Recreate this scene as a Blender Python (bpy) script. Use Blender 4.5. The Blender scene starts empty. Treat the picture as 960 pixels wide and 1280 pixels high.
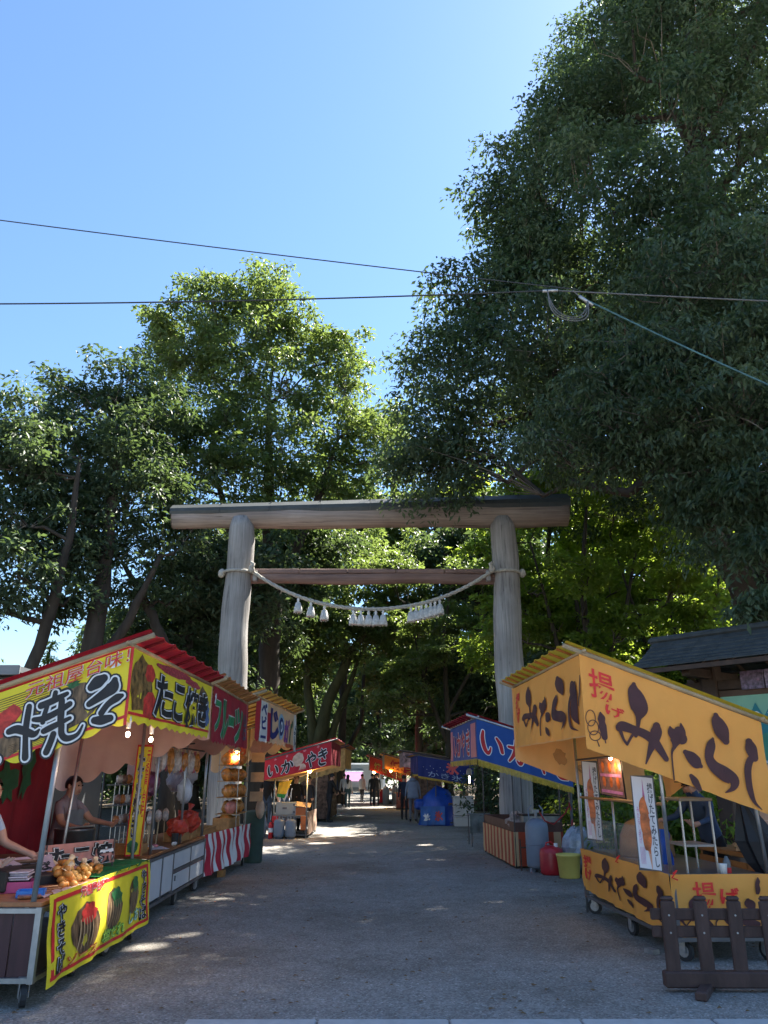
import bpy, math, random
import numpy as np
from mathutils import Vector, Matrix
random.seed(7)
np.random.seed(7)
R = math.radians
sc = bpy.context.scene
col = sc.collection

# ------------------------------------------------------------------ camera, world, sun, exposure
EYE = 1.6
PITCH = math.atan(330 / 960)
cam_data = bpy.data.cameras.new("camera")
cam_data.sensor_fit = 'VERTICAL'
cam_data.sensor_height = 24.0
cam_data.lens = 18.0
cam_data.clip_start = 0.05
cam_data.clip_end = 3000
cam = bpy.data.objects.new("camera", cam_data)
cam.location = (0, 0, EYE)
cam.rotation_euler = (R(90) + PITCH, 0, 0)
col.objects.link(cam)
sc.camera = cam

SUN_EL, SUN_AZ = 50.0, 40.0        # azimuth clockwise from +Y (the view direction)
world = bpy.data.worlds.new("World")
sc.world = world
world.use_nodes = True
wn = world.node_tree
wn.nodes.clear()
sky_tex = wn.nodes.new('ShaderNodeTexSky')
sky_tex.sky_type = 'NISHITA'
sky_tex.sun_disc = False
sky_tex.sun_elevation = R(SUN_EL)
sky_tex.sun_rotation = R(SUN_AZ)
sky_tex.altitude = 0
sky_tex.air_density = 1.35
sky_tex.dust_density = 0.25
sky_tex.ozone_density = 7.5
bg = wn.nodes.new('ShaderNodeBackground')
bg.inputs['Strength'].default_value = 0.051
wo = wn.nodes.new('ShaderNodeOutputWorld')
wn.links.new(sky_tex.outputs[0], bg.inputs[0])
wn.links.new(bg.outputs[0], wo.inputs[0])

sun_data = bpy.data.lights.new("sun", 'SUN')
sun_data.energy = 4.7
sun_data.angle = R(0.5)
sun_data.color = (1.0, 0.94, 0.84)
sun = bpy.data.objects.new("sun", sun_data)
col.objects.link(sun)
_se, _sa = R(SUN_EL), R(SUN_AZ)
to_sun = Vector((math.sin(_sa) * math.cos(_se), math.cos(_sa) * math.cos(_se), math.sin(_se)))
sun.rotation_euler = (-to_sun).to_track_quat('-Z', 'Y').to_euler()
sun.location = to_sun * 80

sc.view_settings.view_transform = 'Standard'
sc.view_settings.look = 'None'
sc.view_settings.gamma = 1.0
sc.view_settings.exposure = 2.32
sc.render.engine = 'CYCLES'
sc.cycles.use_denoising = True
try:
    sc.cycles.denoiser = 'OPENIMAGEDENOISE'
except Exception:
    pass
sc.cycles.max_bounces = 7
sc.cycles.transparent_max_bounces = 8
sc.cycles.caustics_reflective = False
sc.cycles.caustics_refractive = False

# ------------------------------------------------------------------ helpers
_c, _s = math.cos(PITCH), math.sin(PITCH)
def at(px, py, Y):
    """the place at distance Y down the approach that the 960 x 1280 photograph shows at (px, py)"""
    x = (px - 480) / 960; y = (640 - py) / 960
    t = Y / (_c - _s * y)
    return Vector((x * t, Y, EYE + (_s + _c * y) * t))

def lin(r, g=None, b=None):
    if isinstance(r, str):
        h = r.lstrip('#'); r, g, b = (int(h[i:i + 2], 16) for i in (0, 2, 4))
    f = lambda c: (c / 255) / 12.92 if c <= 10 else ((c / 255 + 0.055) / 1.055) ** 2.4
    return (f(r), f(g), f(b), 1.0)

MATS = {}
def M(name, colr, rough=0.6, var=0.15, scale=6.0, bump=0.0, bscale=None, spec=0.4, trans=0.0, metal=0.0, stretch=(1, 1, 1), emit=0.0, alpha=1.0, tcol=None):
    """principled material with procedural colour variation in object space"""
    if name in MATS: return MATS[name]
    c = lin(colr) if isinstance(colr, str) else tuple(colr) + (1.0,) * (4 - len(colr))
    m = bpy.data.materials.new(name); m.use_nodes = True
    nt = m.node_tree; N = nt.nodes; L = nt.links
    p = N['Principled BSDF']; out = N['Material Output']
    tc = N.new('ShaderNodeTexCoord'); mp = N.new('ShaderNodeMapping'); mp.inputs['Scale'].default_value = stretch
    L.new(tc.outputs['Object'], mp.inputs[0])
    nz = N.new('ShaderNodeTexNoise'); nz.inputs['Scale'].default_value = scale; nz.inputs['Detail'].default_value = 6; nz.inputs['Roughness'].default_value = 0.6
    L.new(mp.outputs[0], nz.inputs['Vector'])
    rp = N.new('ShaderNodeValToRGB'); rp.color_ramp.elements[0].position = 0.3; rp.color_ramp.elements[1].position = 0.7
    lo = 1 - var; hi = 1 + var * 0.8
    rp.color_ramp.elements[0].color = (c[0] * lo, c[1] * lo, c[2] * lo, 1)
    rp.color_ramp.elements[1].color = (min(1, c[0] * hi), min(1, c[1] * hi), min(1, c[2] * hi), 1)
    L.new(nz.outputs['Fac'], rp.inputs[0]); L.new(rp.outputs[0], p.inputs['Base Color'])
    p.inputs['Roughness'].default_value = rough; p.inputs['Metallic'].default_value = metal
    p.inputs['Specular IOR Level'].default_value = spec
    if alpha < 1: p.inputs['Alpha'].default_value = alpha
    if emit: p.inputs['Emission Color'].default_value = c; p.inputs['Emission Strength'].default_value = emit
    if bump:
        n2 = N.new('ShaderNodeTexNoise'); n2.inputs['Scale'].default_value = bscale or scale * 3; n2.inputs['Detail'].default_value = 5
        L.new(mp.outputs[0], n2.inputs['Vector'])
        b = N.new('ShaderNodeBump'); b.inputs['Strength'].default_value = bump; b.inputs['Distance'].default_value = 0.02
        L.new(n2.outputs['Fac'], b.inputs['Height']); L.new(b.outputs[0], p.inputs['Normal'])
    if trans:
        t = N.new('ShaderNodeBsdfTranslucent'); mx = N.new('ShaderNodeMixShader'); mx.inputs[0].default_value = trans
        if tcol: t.inputs['Color'].default_value = tuple(tcol) + (1,)
        else: L.new(rp.outputs[0], t.inputs['Color'])
        L.new(p.outputs[0], mx.inputs[1]); L.new(t.outputs[0], mx.inputs[2]); L.new(mx.outputs[0], out.inputs[0])
    MATS[name] = m
    return m

def tag(o, label=None, cat=None, group=None, kind=None):
    if label: o['label'] = label
    if cat: o['category'] = cat
    if group: o['group'] = group
    if kind: o['kind'] = kind
    return o

def thing(name, label, cat, loc=(0, 0, 0), rz=0.0, group=None):
    o = bpy.data.objects.new(name, None)
    o.empty_display_size = 0.2
    col.objects.link(o); o.location = loc; o.rotation_euler = (0, 0, rz)
    return tag(o, label, cat, group)

def dup(root, loc=None, rz=None, label=None, group=None):
    r = root.copy(); col.objects.link(r)
    if loc is not None: r.location = loc
    if rz is not None: r.rotation_euler = (0, 0, rz)
    if label: r['label'] = label
    if group: r['group'] = group
    def kids(a, b):
        for ch in list(a.children):
            k = ch.copy(); col.objects.link(k); k.parent = b
            kids(ch, k)
    kids(root, r)
    return r

class MB:
    """collects simple shapes and links them as one mesh object"""
    def __init__(s): s.v = []; s.f = []; s.m = []; s.cur = 0
    def add(s, vs, fs):
        n = len(s.v); s.v += [tuple(v) for v in vs]
        for f in fs: s.f.append(tuple(i + n for i in f)); s.m.append(s.cur)
        return s
    def box(s, c, d, rot=None, bev=0.0):
        x, y, z = d[0] / 2, d[1] / 2, d[2] / 2
        if bev <= 0:
            vs = [Vector(p) for p in ((-x,-y,-z),(x,-y,-z),(x,y,-z),(-x,y,-z),(-x,-y,z),(x,-y,z),(x,y,z),(-x,y,z))]
            fs = [(0,3,2,1),(4,5,6,7),(0,1,5,4),(1,2,6,5),(2,3,7,6),(3,0,4,7)]
        else:
            b = min(bev, x * .9, y * .9, z * .9); ring = []
            for (zz, i) in ((-z, b), (-z + b, 0), (z - b, 0), (z, b)):
                X, Y2 = x - i, y - i; q = b if i == 0 else b * .6
                for (px, py) in ((X-q,-Y2),(X,-Y2+q),(X,Y2-q),(X-q,Y2),(-X+q,Y2),(-X,Y2-q),(-X,-Y2+q),(-X+q,-Y2)): ring.append(Vector((px, py, zz)))
            vs = ring; fs = [tuple(range(7, -1, -1)), tuple(range(24, 32))]
            for k in range(3):
                for i in range(8): j = (i + 1) % 8; fs.append((k*8+i, k*8+j, k*8+8+j, k*8+8+i))
        if rot is not None: vs = [rot @ v for v in vs]
        c = Vector(c)
        return s.add([v + c for v in vs], fs)
    def tube(s, pts, rad, n=8, caps=True):
        pts = [Vector(p) for p in pts]
        if not isinstance(rad, (list, tuple)): rad = [rad] * len(pts)
        vs = []; fs = []; ref = None
        for i, p in enumerate(pts):
            d = (pts[min(i + 1, len(pts) - 1)] - pts[max(i - 1, 0)])
            d = d.normalized() if d.length > 1e-9 else Vector((0, 0, 1))
            if ref is None:
                ref = Vector((0, 0, 1)) if abs(d.z) < .9 else Vector((1, 0, 0))
            a = (ref - d * ref.dot(d))
            a = a.normalized() if a.length > 1e-6 else d.orthogonal().normalized()
            ref = a; b = d.cross(a)
            for k in range(n):
                t = 2 * math.pi * k / n
                vs.append(p + (a * math.cos(t) + b * math.sin(t)) * rad[i])
        for i in range(len(pts) - 1):
            for k in range(n):
                j = (k + 1) % n
                fs.append((i*n+k, i*n+j, (i+1)*n+j, (i+1)*n+k))
        if caps:
            fs.append(tuple(range(n - 1, -1, -1))); fs.append(tuple(range((len(pts)-1)*n, len(pts)*n)))
        return s.add(vs, fs)
    def lathe(s, prof, c=(0, 0, 0), n=16, sx=1, sy=1):
        c = Vector(c); vs = []; fs = []
        for (r, z) in prof:
            for k in range(n):
                t = 2 * math.pi * k / n
                vs.append(c + Vector((r * math.cos(t) * sx, r * math.sin(t) * sy, z)))
        for i in range(len(prof) - 1):
            for k in range(n):
                j = (k + 1) % n; fs.append((i*n+k, i*n+j, (i+1)*n+j, (i+1)*n+k))
        fs.append(tuple(range(n - 1, -1, -1))); fs.append(tuple(range((len(prof)-1)*n, len(prof)*n)))
        return s.add(vs, fs)
    def ball(s, c, r, n=10, jit=0.0, rot=None):
        if not isinstance(r, (list, tuple)): r = (r, r, r)
        vs = []; fs = []; h = n // 2 + 1; c = Vector(c)
        for i in range(h + 1):
            ph = math.pi * i / h
            for k in range(n):
                t = 2 * math.pi * k / n; q = 1 + random.uniform(-jit, jit)
                v = Vector((math.sin(ph)*math.cos(t)*r[0]*q, math.sin(ph)*math.sin(t)*r[1]*q, -math.cos(ph)*r[2]*q))
                vs.append(c + (rot @ v if rot is not None else v))
        for i in range(h):
            for k in range(n):
                j = (k + 1) % n; fs.append((i*n+k, i*n+j, (i+1)*n+j, (i+1)*n+k))
        return s.add(vs, fs)
    def build(s, name, mats, parent=None, smooth=False, loc=None):
        me = bpy.data.meshes.new(name); me.from_pydata(s.v, [], s.f)
        mats = mats if isinstance(mats, (list, tuple)) else [mats]
        for m in mats: me.materials.append(m)
        if len(mats) > 1: me.polygons.foreach_set('material_index', s.m)
        if smooth: me.polygons.foreach_set('use_smooth', [True] * len(s.f))
        me.update()
        o = bpy.data.objects.new(name, me); col.objects.link(o)
        if parent is not None: o.parent = parent
        if loc is not None: o.location = loc
        return o

def rotz(a): return Matrix.Rotation(a, 3, 'Z')
def rotx(a): return Matrix.Rotation(a, 3, 'X')
def roty(a): return Matrix.Rotation(a, 3, 'Y')

# ---- cloth patches, brush strokes and lettering laid on them
class Patch:
    """four corners (top left, top right, bottom right, bottom left as read) with soft folds"""
    def __init__(s, tl, tr, br, bl, fold=0.008, nf=5, seed=0, belly=0.0):
        s.c = [Vector(p) for p in (tl, tr, br, bl)]; s.fold = fold; s.nf = nf; s.ph = seed * 1.7; s.belly = belly
        s.n = (s.c[3] - s.c[0]).cross(s.c[1] - s.c[0]).normalized()
    def __call__(s, u, v, off=0.0):
        a = s.c[0].lerp(s.c[1], u); b = s.c[3].lerp(s.c[2], u)
        w = math.sin(u * s.nf * 6.283 + s.ph + v * 1.3) * (0.35 + 0.65 * v) + 0.6 * math.sin(u * s.nf * 14.1 + s.ph * 3 + v * 4.0) * v + 0.5 * math.sin(v * 9 + u * 5 + s.ph)
        return a.lerp(b, v) + s.n * (off + s.fold * w + s.belly * math.sin(math.pi * min(max(v, 0), 1)) * math.sin(math.pi * min(max(u, 0), 1)))
    def mesh(s, name, mats, parent, nu=40, nv=12, u0=0, u1=1, v0=0, v1=1, off=0.0, scallop=0.0, ns=8, pick=None, teeth=False):
        mb = MB(); vs = []; fs = []
        for j in range(nv + 1):
            for i in range(nu + 1):
                u = u0 + (u1 - u0) * i / nu
                e = 1.0
                if scallop:
                    q = (u * ns) % 1.0
                    e = 1 + scallop * ((abs(q - .5) * 2) ** .9 * -1 + 0.5 if teeth else (math.sin(math.pi * q) ** 0.8 - 1))
                v = v0 + (v1 - v0) * j / nv * e
                vs.append(s(u, v, off))
        for j in range(nv):
            for i in range(nu):
                a = j * (nu + 1) + i
                fs.append((a, a + 1, a + nu + 2, a + nu + 1))
        mb.add(vs, fs)
        if pick: mb.m = [pick((i + .5) / nu, (j + .5) / nv) for j in range(nv) for i in range(nu)]
        return mb.build(name, mats, parent, smooth=True)

def catmull(pts, n=7):
    P = [pts[0]] + list(pts) + [pts[-1]]; out = []
    for i in range(1, len(P) - 2):
        p0, p1, p2, p3 = (np.array(q, float) for q in P[i-1:i+3])
        for k in range(n):
            t = k / n
            out.append(.5 * ((2*p1) + (-p0+p2)*t + (2*p0-5*p1+4*p2-p3)*t*t + (-p0+3*p1-3*p2+p3)*t**3))
    out.append(np.array(pts[-1], float))
    return out

def ribbon(pts, grow=0.0, n=6):
    """variable width brush stroke (x, y, width) -> 2-D vertices and faces"""
    S = catmull(pts, n) if len(pts) > 2 else [np.array(pts[0], float) + (np.array(pts[1], float) - np.array(pts[0], float)) * t for t in np.linspace(0, 1, 5)]
    vs = []; fs = []; m = len(S)
    for i, p in enumerate(S):
        d = S[min(i + 1, m - 1)][:2] - S[max(i - 1, 0)][:2]
        L = math.hypot(*d) or 1e-6; nx, ny = -d[1] / L, d[0] / L
        w = max(p[2], 0.0) / 2 + grow
        vs += [(p[0] + nx * w, p[1] + ny * w), (p[0] - nx * w, p[1] - ny * w)]
    for i in range(m - 1): fs.append((2*i, 2*i+1, 2*i+3, 2*i+2))
    for (p, q, e) in ((S[0], S[1], 0), (S[-1], S[-2], m - 1)):
        w = max(p[2], 0.0) / 2 + grow
        if w < 1e-6: continue
        ang = math.atan2(p[1] - q[1], p[0] - q[0]); b = len(vs)
        vs.append((p[0], p[1]))
        K = 6
        for k in range(K + 1):
            t = ang - math.pi / 2 + math.pi * k / K
            vs.append((p[0] + math.cos(t) * w, p[1] + math.sin(t) * w))
        for k in range(K): fs.append((b, b + 1 + k, b + 2 + k))
    return vs, fs

def brush(patch, strokes, fmap, layers, parent, name='lettering'):
    """layers: list of (material, grow, offset); fmap maps stroke units to (u, v)"""
    mb = MB()
    for li, (mat, grow, off) in enumerate(layers):
        mb.cur = li
        for k, st in enumerate(strokes):
            vs, fs = ribbon(st, grow)
            mb.add([patch(*fmap(x, y), off + k * 0.00035) for (x, y) in vs], fs)
    return mb.build(name, [l[0] for l in layers], parent)

_txt_cache = {}
def text_mesh(string, bold):
    key = (string, round(bold, 4))
    if key in _txt_cache: return _txt_cache[key]
    cu = bpy.data.curves.new('lettering', 'FONT'); cu.body = string; cu.size = 1.0; cu.offset = bold; cu.resolution_u = 2; cu.fill_mode = 'FRONT'
    if '\n' in string: cu.space_line = 0.95; cu.align_x = 'CENTER'
    o = bpy.data.objects.new('lettering', cu); col.objects.link(o)
    dg = bpy.context.evaluated_depsgraph_get(); dg.update()
    me = o.evaluated_get(dg).to_mesh()
    vs = [(v.co.x, v.co.y) for v in me.vertices]; fs = [tuple(p.vertices) for p in me.polygons]
    o.evaluated_get(dg).to_mesh_clear(); bpy.data.objects.remove(o); bpy.data.curves.remove(cu)
    _txt_cache[key] = (vs, fs)
    return vs, fs

def lettering(patch, string, box, layers, parent, name='lettering', vertical=False, keep=False, skew=0.0):
    """box = (u0, v0, u1, v1) on the patch; layers = [(material, bold, offset)]"""
    if vertical: string = '\n'.join(string)
    vs, fs = text_mesh(string, layers[-1][1])
    if not vs: return None
    xs = [v[0] for v in vs]; ys = [v[1] for v in vs]; x0, x1, y0, y1 = min(xs), max(xs), min(ys), max(ys)
    u0, v0, u1, v1 = box; mb = MB()
    for li, (mat, bold, off) in enumerate(layers):
        mb.cur = li
        vs, fs = text_mesh(string, bold)
        mb.add([patch(u0 + (x - x0) / (x1 - x0) * (u1 - u0), v1 + (y - y0) / (y1 - y0) * (v0 - v1) + skew * (x - x0) / (x1 - x0), off) for (x, y) in vs], fs)
    return mb.build(name, [l[0] for l in layers], parent)

def blob(patch, cu, cv, ru, rv, mat, off, parent, name='printed_picture', rot=0.0, n=18, jag=0.12, seed=1):
    """flat printed shape (picture of food and the like) lying on a cloth or board"""
    rnd = random.Random(seed); mb = MB(); vs = [patch(cu, cv, off)]
    for k in range(n):
        t = 2 * math.pi * k / n; q = 1 + rnd.uniform(-jag, jag)
        x, y = math.cos(t) * ru * q, math.sin(t) * rv * q
        vs.append(patch(cu + x * math.cos(rot) - y * math.sin(rot) * ru / rv, cv + x * math.sin(rot) * rv / ru + y * math.cos(rot), off))
    mb.add(vs, [(0, 1 + k, 1 + (k + 1) % n) for k in range(n)])
    return mb.build(name, mat, parent)

def strip(patch, u0, v0, u1, v1, mat, off, parent, name='printed_band', n=24):
    mb = MB(); vs = []; fs = []
    for i in range(n + 1):
        t = i / n
        for j in range(4): vs.append(patch(u0 + (u1 - u0) * t, v0 + (v1 - v0) * j / 3, off))
    for i in range(n):
        for j in range(3): a = i * 4 + j; fs.append((a, a + 1, a + 5, a + 4))
    mb.add(vs, fs)
    return mb.build(name, mat, parent)

# ------------------------------------------------------------------ setting: ground
def ground_material():
    m = bpy.data.materials.new('gravel_path'); m.use_nodes = True
    nt = m.node_tree; N = nt.nodes; L = nt.links; p = N['Principled BSDF']
    tc = N.new('ShaderNodeTexCoord')
    def noise(scale, det=6, rough=.6):
        n = N.new('ShaderNodeTexNoise'); n.inputs['Scale'].default_value = scale; n.inputs['Detail'].default_value = det; n.inputs['Roughness'].default_value = rough
        L.new(tc.outputs['Object'], n.inputs['Vector']); return n
    def ramp(src, stops):
        r = N.new('ShaderNodeValToRGB'); el = r.color_ramp.elements
        el[0].position, el[0].color = stops[0][0], stops[0][1]; el[1].position, el[1].color = stops[-1][0], stops[-1][1]
        for s in stops[1:-1]: e = el.new(s[0]); e.color = s[1]
        L.new(src, r.inputs[0]); return r
    vo = N.new('ShaderNodeTexVoronoi'); vo.inputs['Scale'].default_value = 68; L.new(tc.outputs['Object'], vo.inputs['Vector'])
    grit = ramp(vo.outputs['Color'], [(0.0, (.15, .138, .122, 1)), (.45, (.25, .234, .21, 1)), (.8, (.33, .312, .284, 1)), (1, (.52, .50, .47, 1))])
    big = ramp(noise(.55, 5).outputs['Fac'], [(.28, (.66, .64, .61, 1)), (.5, (1.0, 1.0, 1.0, 1)), (.72, (1.16, 1.16, 1.16, 1))])
    mul = N.new('ShaderNodeMixRGB'); mul.blend_type = 'MULTIPLY'; mul.inputs[0].default_value = 1
    L.new(grit.outputs[0], mul.inputs[1]); L.new(big.outputs[0], mul.inputs[2])
    mid = ramp(noise(4, 10, .75).outputs['Fac'], [(.32, (.78, .77, .76, 1)), (.66, (1.1, 1.1, 1.1, 1))])
    mul2 = N.new('ShaderNodeMixRGB'); mul2.blend_type = 'MULTIPLY'; mul2.inputs[0].default_value = 1
    L.new(mul.outputs[0], mul2.inputs[1]); L.new(mid.outputs[0], mul2.inputs[2])
    # earth beside the path
    sx = N.new('ShaderNodeSeparateXYZ'); L.new(tc.outputs['Object'], sx.inputs[0])
    ab = N.new('ShaderNodeMath'); ab.operation = 'ABSOLUTE'; L.new(sx.outputs['X'], ab.inputs[0])
    ad = N.new('ShaderNodeMath'); ad.operation = 'MULTIPLY_ADD'; L.new(noise(.8).outputs['Fac'], ad.inputs[0]); ad.inputs[1].default_value = 2.2; L.new(ab.outputs[0], ad.inputs[2])
    edge = ramp(ad.outputs[0], [(0, (0, 0, 0, 1)), (1, (1, 1, 1, 1))])
    mr = N.new('ShaderNodeMapRange'); mr.inputs[1].default_value = 5.2; mr.inputs[2].default_value = 6.6; L.new(ad.outputs[0], mr.inputs[0])
    earth = ramp(noise(9, 8, .75).outputs['Fac'], [(.3, (.035, .026, .018, 1)), (.55, (.075, .055, .036, 1)), (.75, (.13, .10, .06, 1))])
    mx = N.new('ShaderNodeMixRGB'); L.new(mr.outputs[0], mx.inputs[0]); L.new(mul2.outputs[0], mx.inputs[1]); L.new(earth.outputs[0], mx.inputs[2])
    L.new(mx.outputs[0], p.inputs['Base Color'])
    p.inputs['Roughness'].default_value = .88; p.inputs['Specular IOR Level'].default_value = .25
    b = N.new('ShaderNodeBump'); b.inputs['Strength'].default_value = .55; b.inputs['Distance'].default_value = .012
    L.new(vo.outputs['Distance'], b.inputs['Height'])
    b2 = N.new('ShaderNodeBump'); b2.inputs['Strength'].default_value = .5; b2.inputs['Distance'].default_value = .05
    L.new(noise(2.5, 6).outputs['Fac'], b2.inputs['Height']); L.new(b.outputs[0], b2.inputs['Normal']); L.new(b2.outputs[0], p.inputs['Normal'])
    return m

def build_ground():
    g = MB(); nx, ny = 60, 90
    xs = sorted(set([-900, -300, -120] + [-60 + 2.5 * i for i in range(49)] + [120, 300, 900])); ys = sorted(set([-900, -200, -60] + [-20 + 2.5 * i for i in range(61)] + [200, 400, 1200]))
    vs = []; fs = []
    for y in ys:
        for x in xs:
            far = max(0, abs(x) - 5) / 12
            z = 0.0 if abs(x) < 5 else min(far, 1) * .12 * (math.sin(x * .9 + y * .35) + math.sin(y * .53))
            vs.append((x, y, z if y < 140 else 0))
    W = len(xs)
    for j in range(len(ys) - 1):
        for i in range(W - 1): a = j * W + i; fs.append((a, a + 1, a + W + 1, a + W))
    g.add(vs, fs)
    return tag(g.build('ground', ground_material(), smooth=True), 'grey gravel approach and the brown earth beside it', kind='structure')
build_ground()

# pale kerb across the very front
kerb = tag(thing('kerb', 'pale concrete kerb strip across the front of the gravel', None, (0, 0, 0)), kind='structure')
del kerb['label']; kerb['label'] = 'pale concrete kerb strip across the front of the gravel'
conc = M('kerb_concrete', (.42, .42, .41), .85, .14, 9, .25, 60)
for i in range(9):
    x0 = -1.35 + i * .9
    b = MB(); b.box((x0 + .445, 5.90 + .002 * i, 0.0), (.885, .42, .05), bev=.008); b.build('kerb_block', conc, kerb)

# unseen pale street paving before the kerb, added to bounce sunlight onto the stalls
pv = MB(); pv.add([(x, y, .004) for y in (-70, -20, -4, 5.3) for x in (-70, -12, 12, 70)], [(j * 4 + i, j * 4 + i + 1, j * 4 + i + 5, j * 4 + i + 4) for j in range(3) for i in range(3)])
tag(pv.build('pavement', M('pale_paving', (.50, .48, .44), .85, .12, 2, .2, 40)), 'unseen pale street paving added before the kerb to bounce sunlight', kind='structure')

# loose stones and fallen leaves
def scatter(name, label, n, region, size, mat, leaf=False, seed=3):
    rng = np.random.RandomState(seed)
    x = rng.uniform(region[0], region[1], n); t = rng.uniform(0, 1, n) ** 1.6; y = region[2] + (region[3] - region[2]) * t
    r = rng.uniform(size[0], size[1], n); a = rng.uniform(0, 6.28, n)
    V = np.zeros((n, 4, 3)); 
    for k in range(3):
        V[:, k, 0] = x + np.cos(a + k * 2.1) * r; V[:, k, 1] = y + np.sin(a + k * 2.1) * r * (.5 if leaf else 1); V[:, k, 2] = .004 if not leaf else .006 + rng.uniform(0, .012, n)
    V[:, 3, 0] = x + rng.uniform(-.3, .3, n) * r; V[:, 3, 1] = y + rng.uniform(-.3, .3, n) * r; V[:, 3, 2] = (r * rng.uniform(.5, 1.0, n)) if not leaf else .012 + rng.uniform(0, .012, n)
    idx = np.arange(n)[:, None] * 4
    F = np.concatenate([idx + np.array([0, 1, 3]), idx + np.array([1, 2, 3]), idx + np.array([2, 0, 3])], 1).reshape(-1, 3)
    o = np_mesh(name, V.reshape(-1, 3), F, mat); tag(o, label, kind='stuff'); return o

def np_mesh(name, V, F, mat, parent=None, smooth=False):
    me = bpy.data.meshes.new(name); nv, nf = len(V), len(F)
    me.vertices.add(nv); me.vertices.foreach_set('co', np.ascontiguousarray(V, dtype=np.float32).ravel())
    me.loops.add(nf * 3); me.loops.foreach_set('vertex_index', np.ascontiguousarray(F, dtype=np.int32).ravel())
    me.polygons.add(nf); me.polygons.foreach_set('loop_start', np.arange(0, nf * 3, 3, dtype=np.int32))
    if smooth: me.polygons.foreach_set('use_smooth', np.ones(nf, dtype=bool))
    me.materials.append(mat); me.update(calc_edges=True)
    o = bpy.data.objects.new(name, me); col.objects.link(o)
    if parent is not None: o.parent = parent
    return o
scatter('gravel', 'loose grey stones lying on the trodden gravel', 6000, (-5, 5, 6.2, 24), (.004, .013), M('loose_stone', (.27, .27, .265), .9, .4, 40))
scatter('fallen_leaves', 'dry brown leaves strewn over the gravel', 520, (-3.6, 4.2, 6.3, 26), (.015, .035), M('dry_leaf', (.17, .10, .045), .8, .5, 30), leaf=True, seed=5)
scatter('leaf_litter', 'brown leaf litter on the earth under the trees', 5000, (5.0, 24, 8, 50), (.03, .07), MATS['dry_leaf'], leaf=True, seed=6)

# ------------------------------------------------------------------ trees
def leaf_material(name, dark, light, trans, tf=.38, rough=.42, spec=.45):
    m = bpy.data.materials.new(name); m.use_nodes = True
    nt = m.node_tree; N = nt.nodes; L = nt.links; p = N['Principled BSDF']; out = N['Material Output']
    geo = N.new('ShaderNodeNewGeometry'); tc = N.new('ShaderNodeTexCoord')
    nz = N.new('ShaderNodeTexNoise'); nz.inputs['Scale'].default_value = .32; nz.inputs['Detail'].default_value = 3; L.new(tc.outputs['Object'], nz.inputs['Vector'])
    ad = N.new('ShaderNodeMath'); ad.operation = 'MULTIPLY_ADD'; ad.inputs[1].default_value = .55; L.new(geo.outputs['Random Per Island'], ad.inputs[0])
    sb = N.new('ShaderNodeMath'); sb.operation = 'MULTIPLY_ADD'; sb.inputs[1].default_value = 2.4; sb.inputs[2].default_value = -.95; L.new(nz.outputs['Fac'], sb.inputs[0]); L.new(sb.outputs[0], ad.inputs[2])
    r = N.new('ShaderNodeValToRGB'); r.color_ramp.elements[0].color = dark + (1,); r.color_ramp.elements[1].color = light + (1,); r.color_ramp.elements[0].position = .15; r.color_ramp.elements[1].position = .95
    L.new(ad.outputs[0], r.inputs[0]); L.new(r.outputs[0], p.inputs['Base Color'])
    p.inputs['Roughness'].default_value = rough; p.inputs['Specular IOR Level'].default_value = spec
    t = N.new('ShaderNodeBsdfTranslucent'); mc = N.new('ShaderNodeMixRGB'); mc.blend_type = 'MULTIPLY'; mc.inputs[0].default_value = 0.0
    mc2 = N.new('ShaderNodeMixRGB'); mc2.inputs[0].default_value = .65; L.new(r.outputs[0], mc2.inputs[1]); mc2.inputs[2].default_value = trans + (1,)
    L.new(mc2.outputs[0], t.inputs['Color'])
    mx = N.new('ShaderNodeMixShader'); mx.inputs[0].default_value = tf
    L.new(p.outputs[0], mx.inputs[1]); L.new(t.outputs[0], mx.inputs[2]); L.new(mx.outputs[0], out.inputs[0])
    return m
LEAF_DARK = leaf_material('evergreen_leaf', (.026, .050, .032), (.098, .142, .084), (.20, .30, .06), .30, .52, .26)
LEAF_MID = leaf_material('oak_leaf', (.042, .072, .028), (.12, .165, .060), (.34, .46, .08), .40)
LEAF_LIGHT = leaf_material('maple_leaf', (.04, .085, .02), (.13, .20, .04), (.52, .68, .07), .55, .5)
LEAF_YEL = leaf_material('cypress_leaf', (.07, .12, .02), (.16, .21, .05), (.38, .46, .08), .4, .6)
BARK = M('bark', (.055, .045, .036), .95, .4, 5, .9, 14, stretch=(1, 1, .25))
BARK_MOSS = M('mossy_bark', (.075, .075, .035), .95, .5, 3, .9, 12, stretch=(1, 1, .3))
TWIG = M('twig', (.20, .17, .14), .9, .3, 10)

SUNV = np.array(to_sun)
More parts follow.
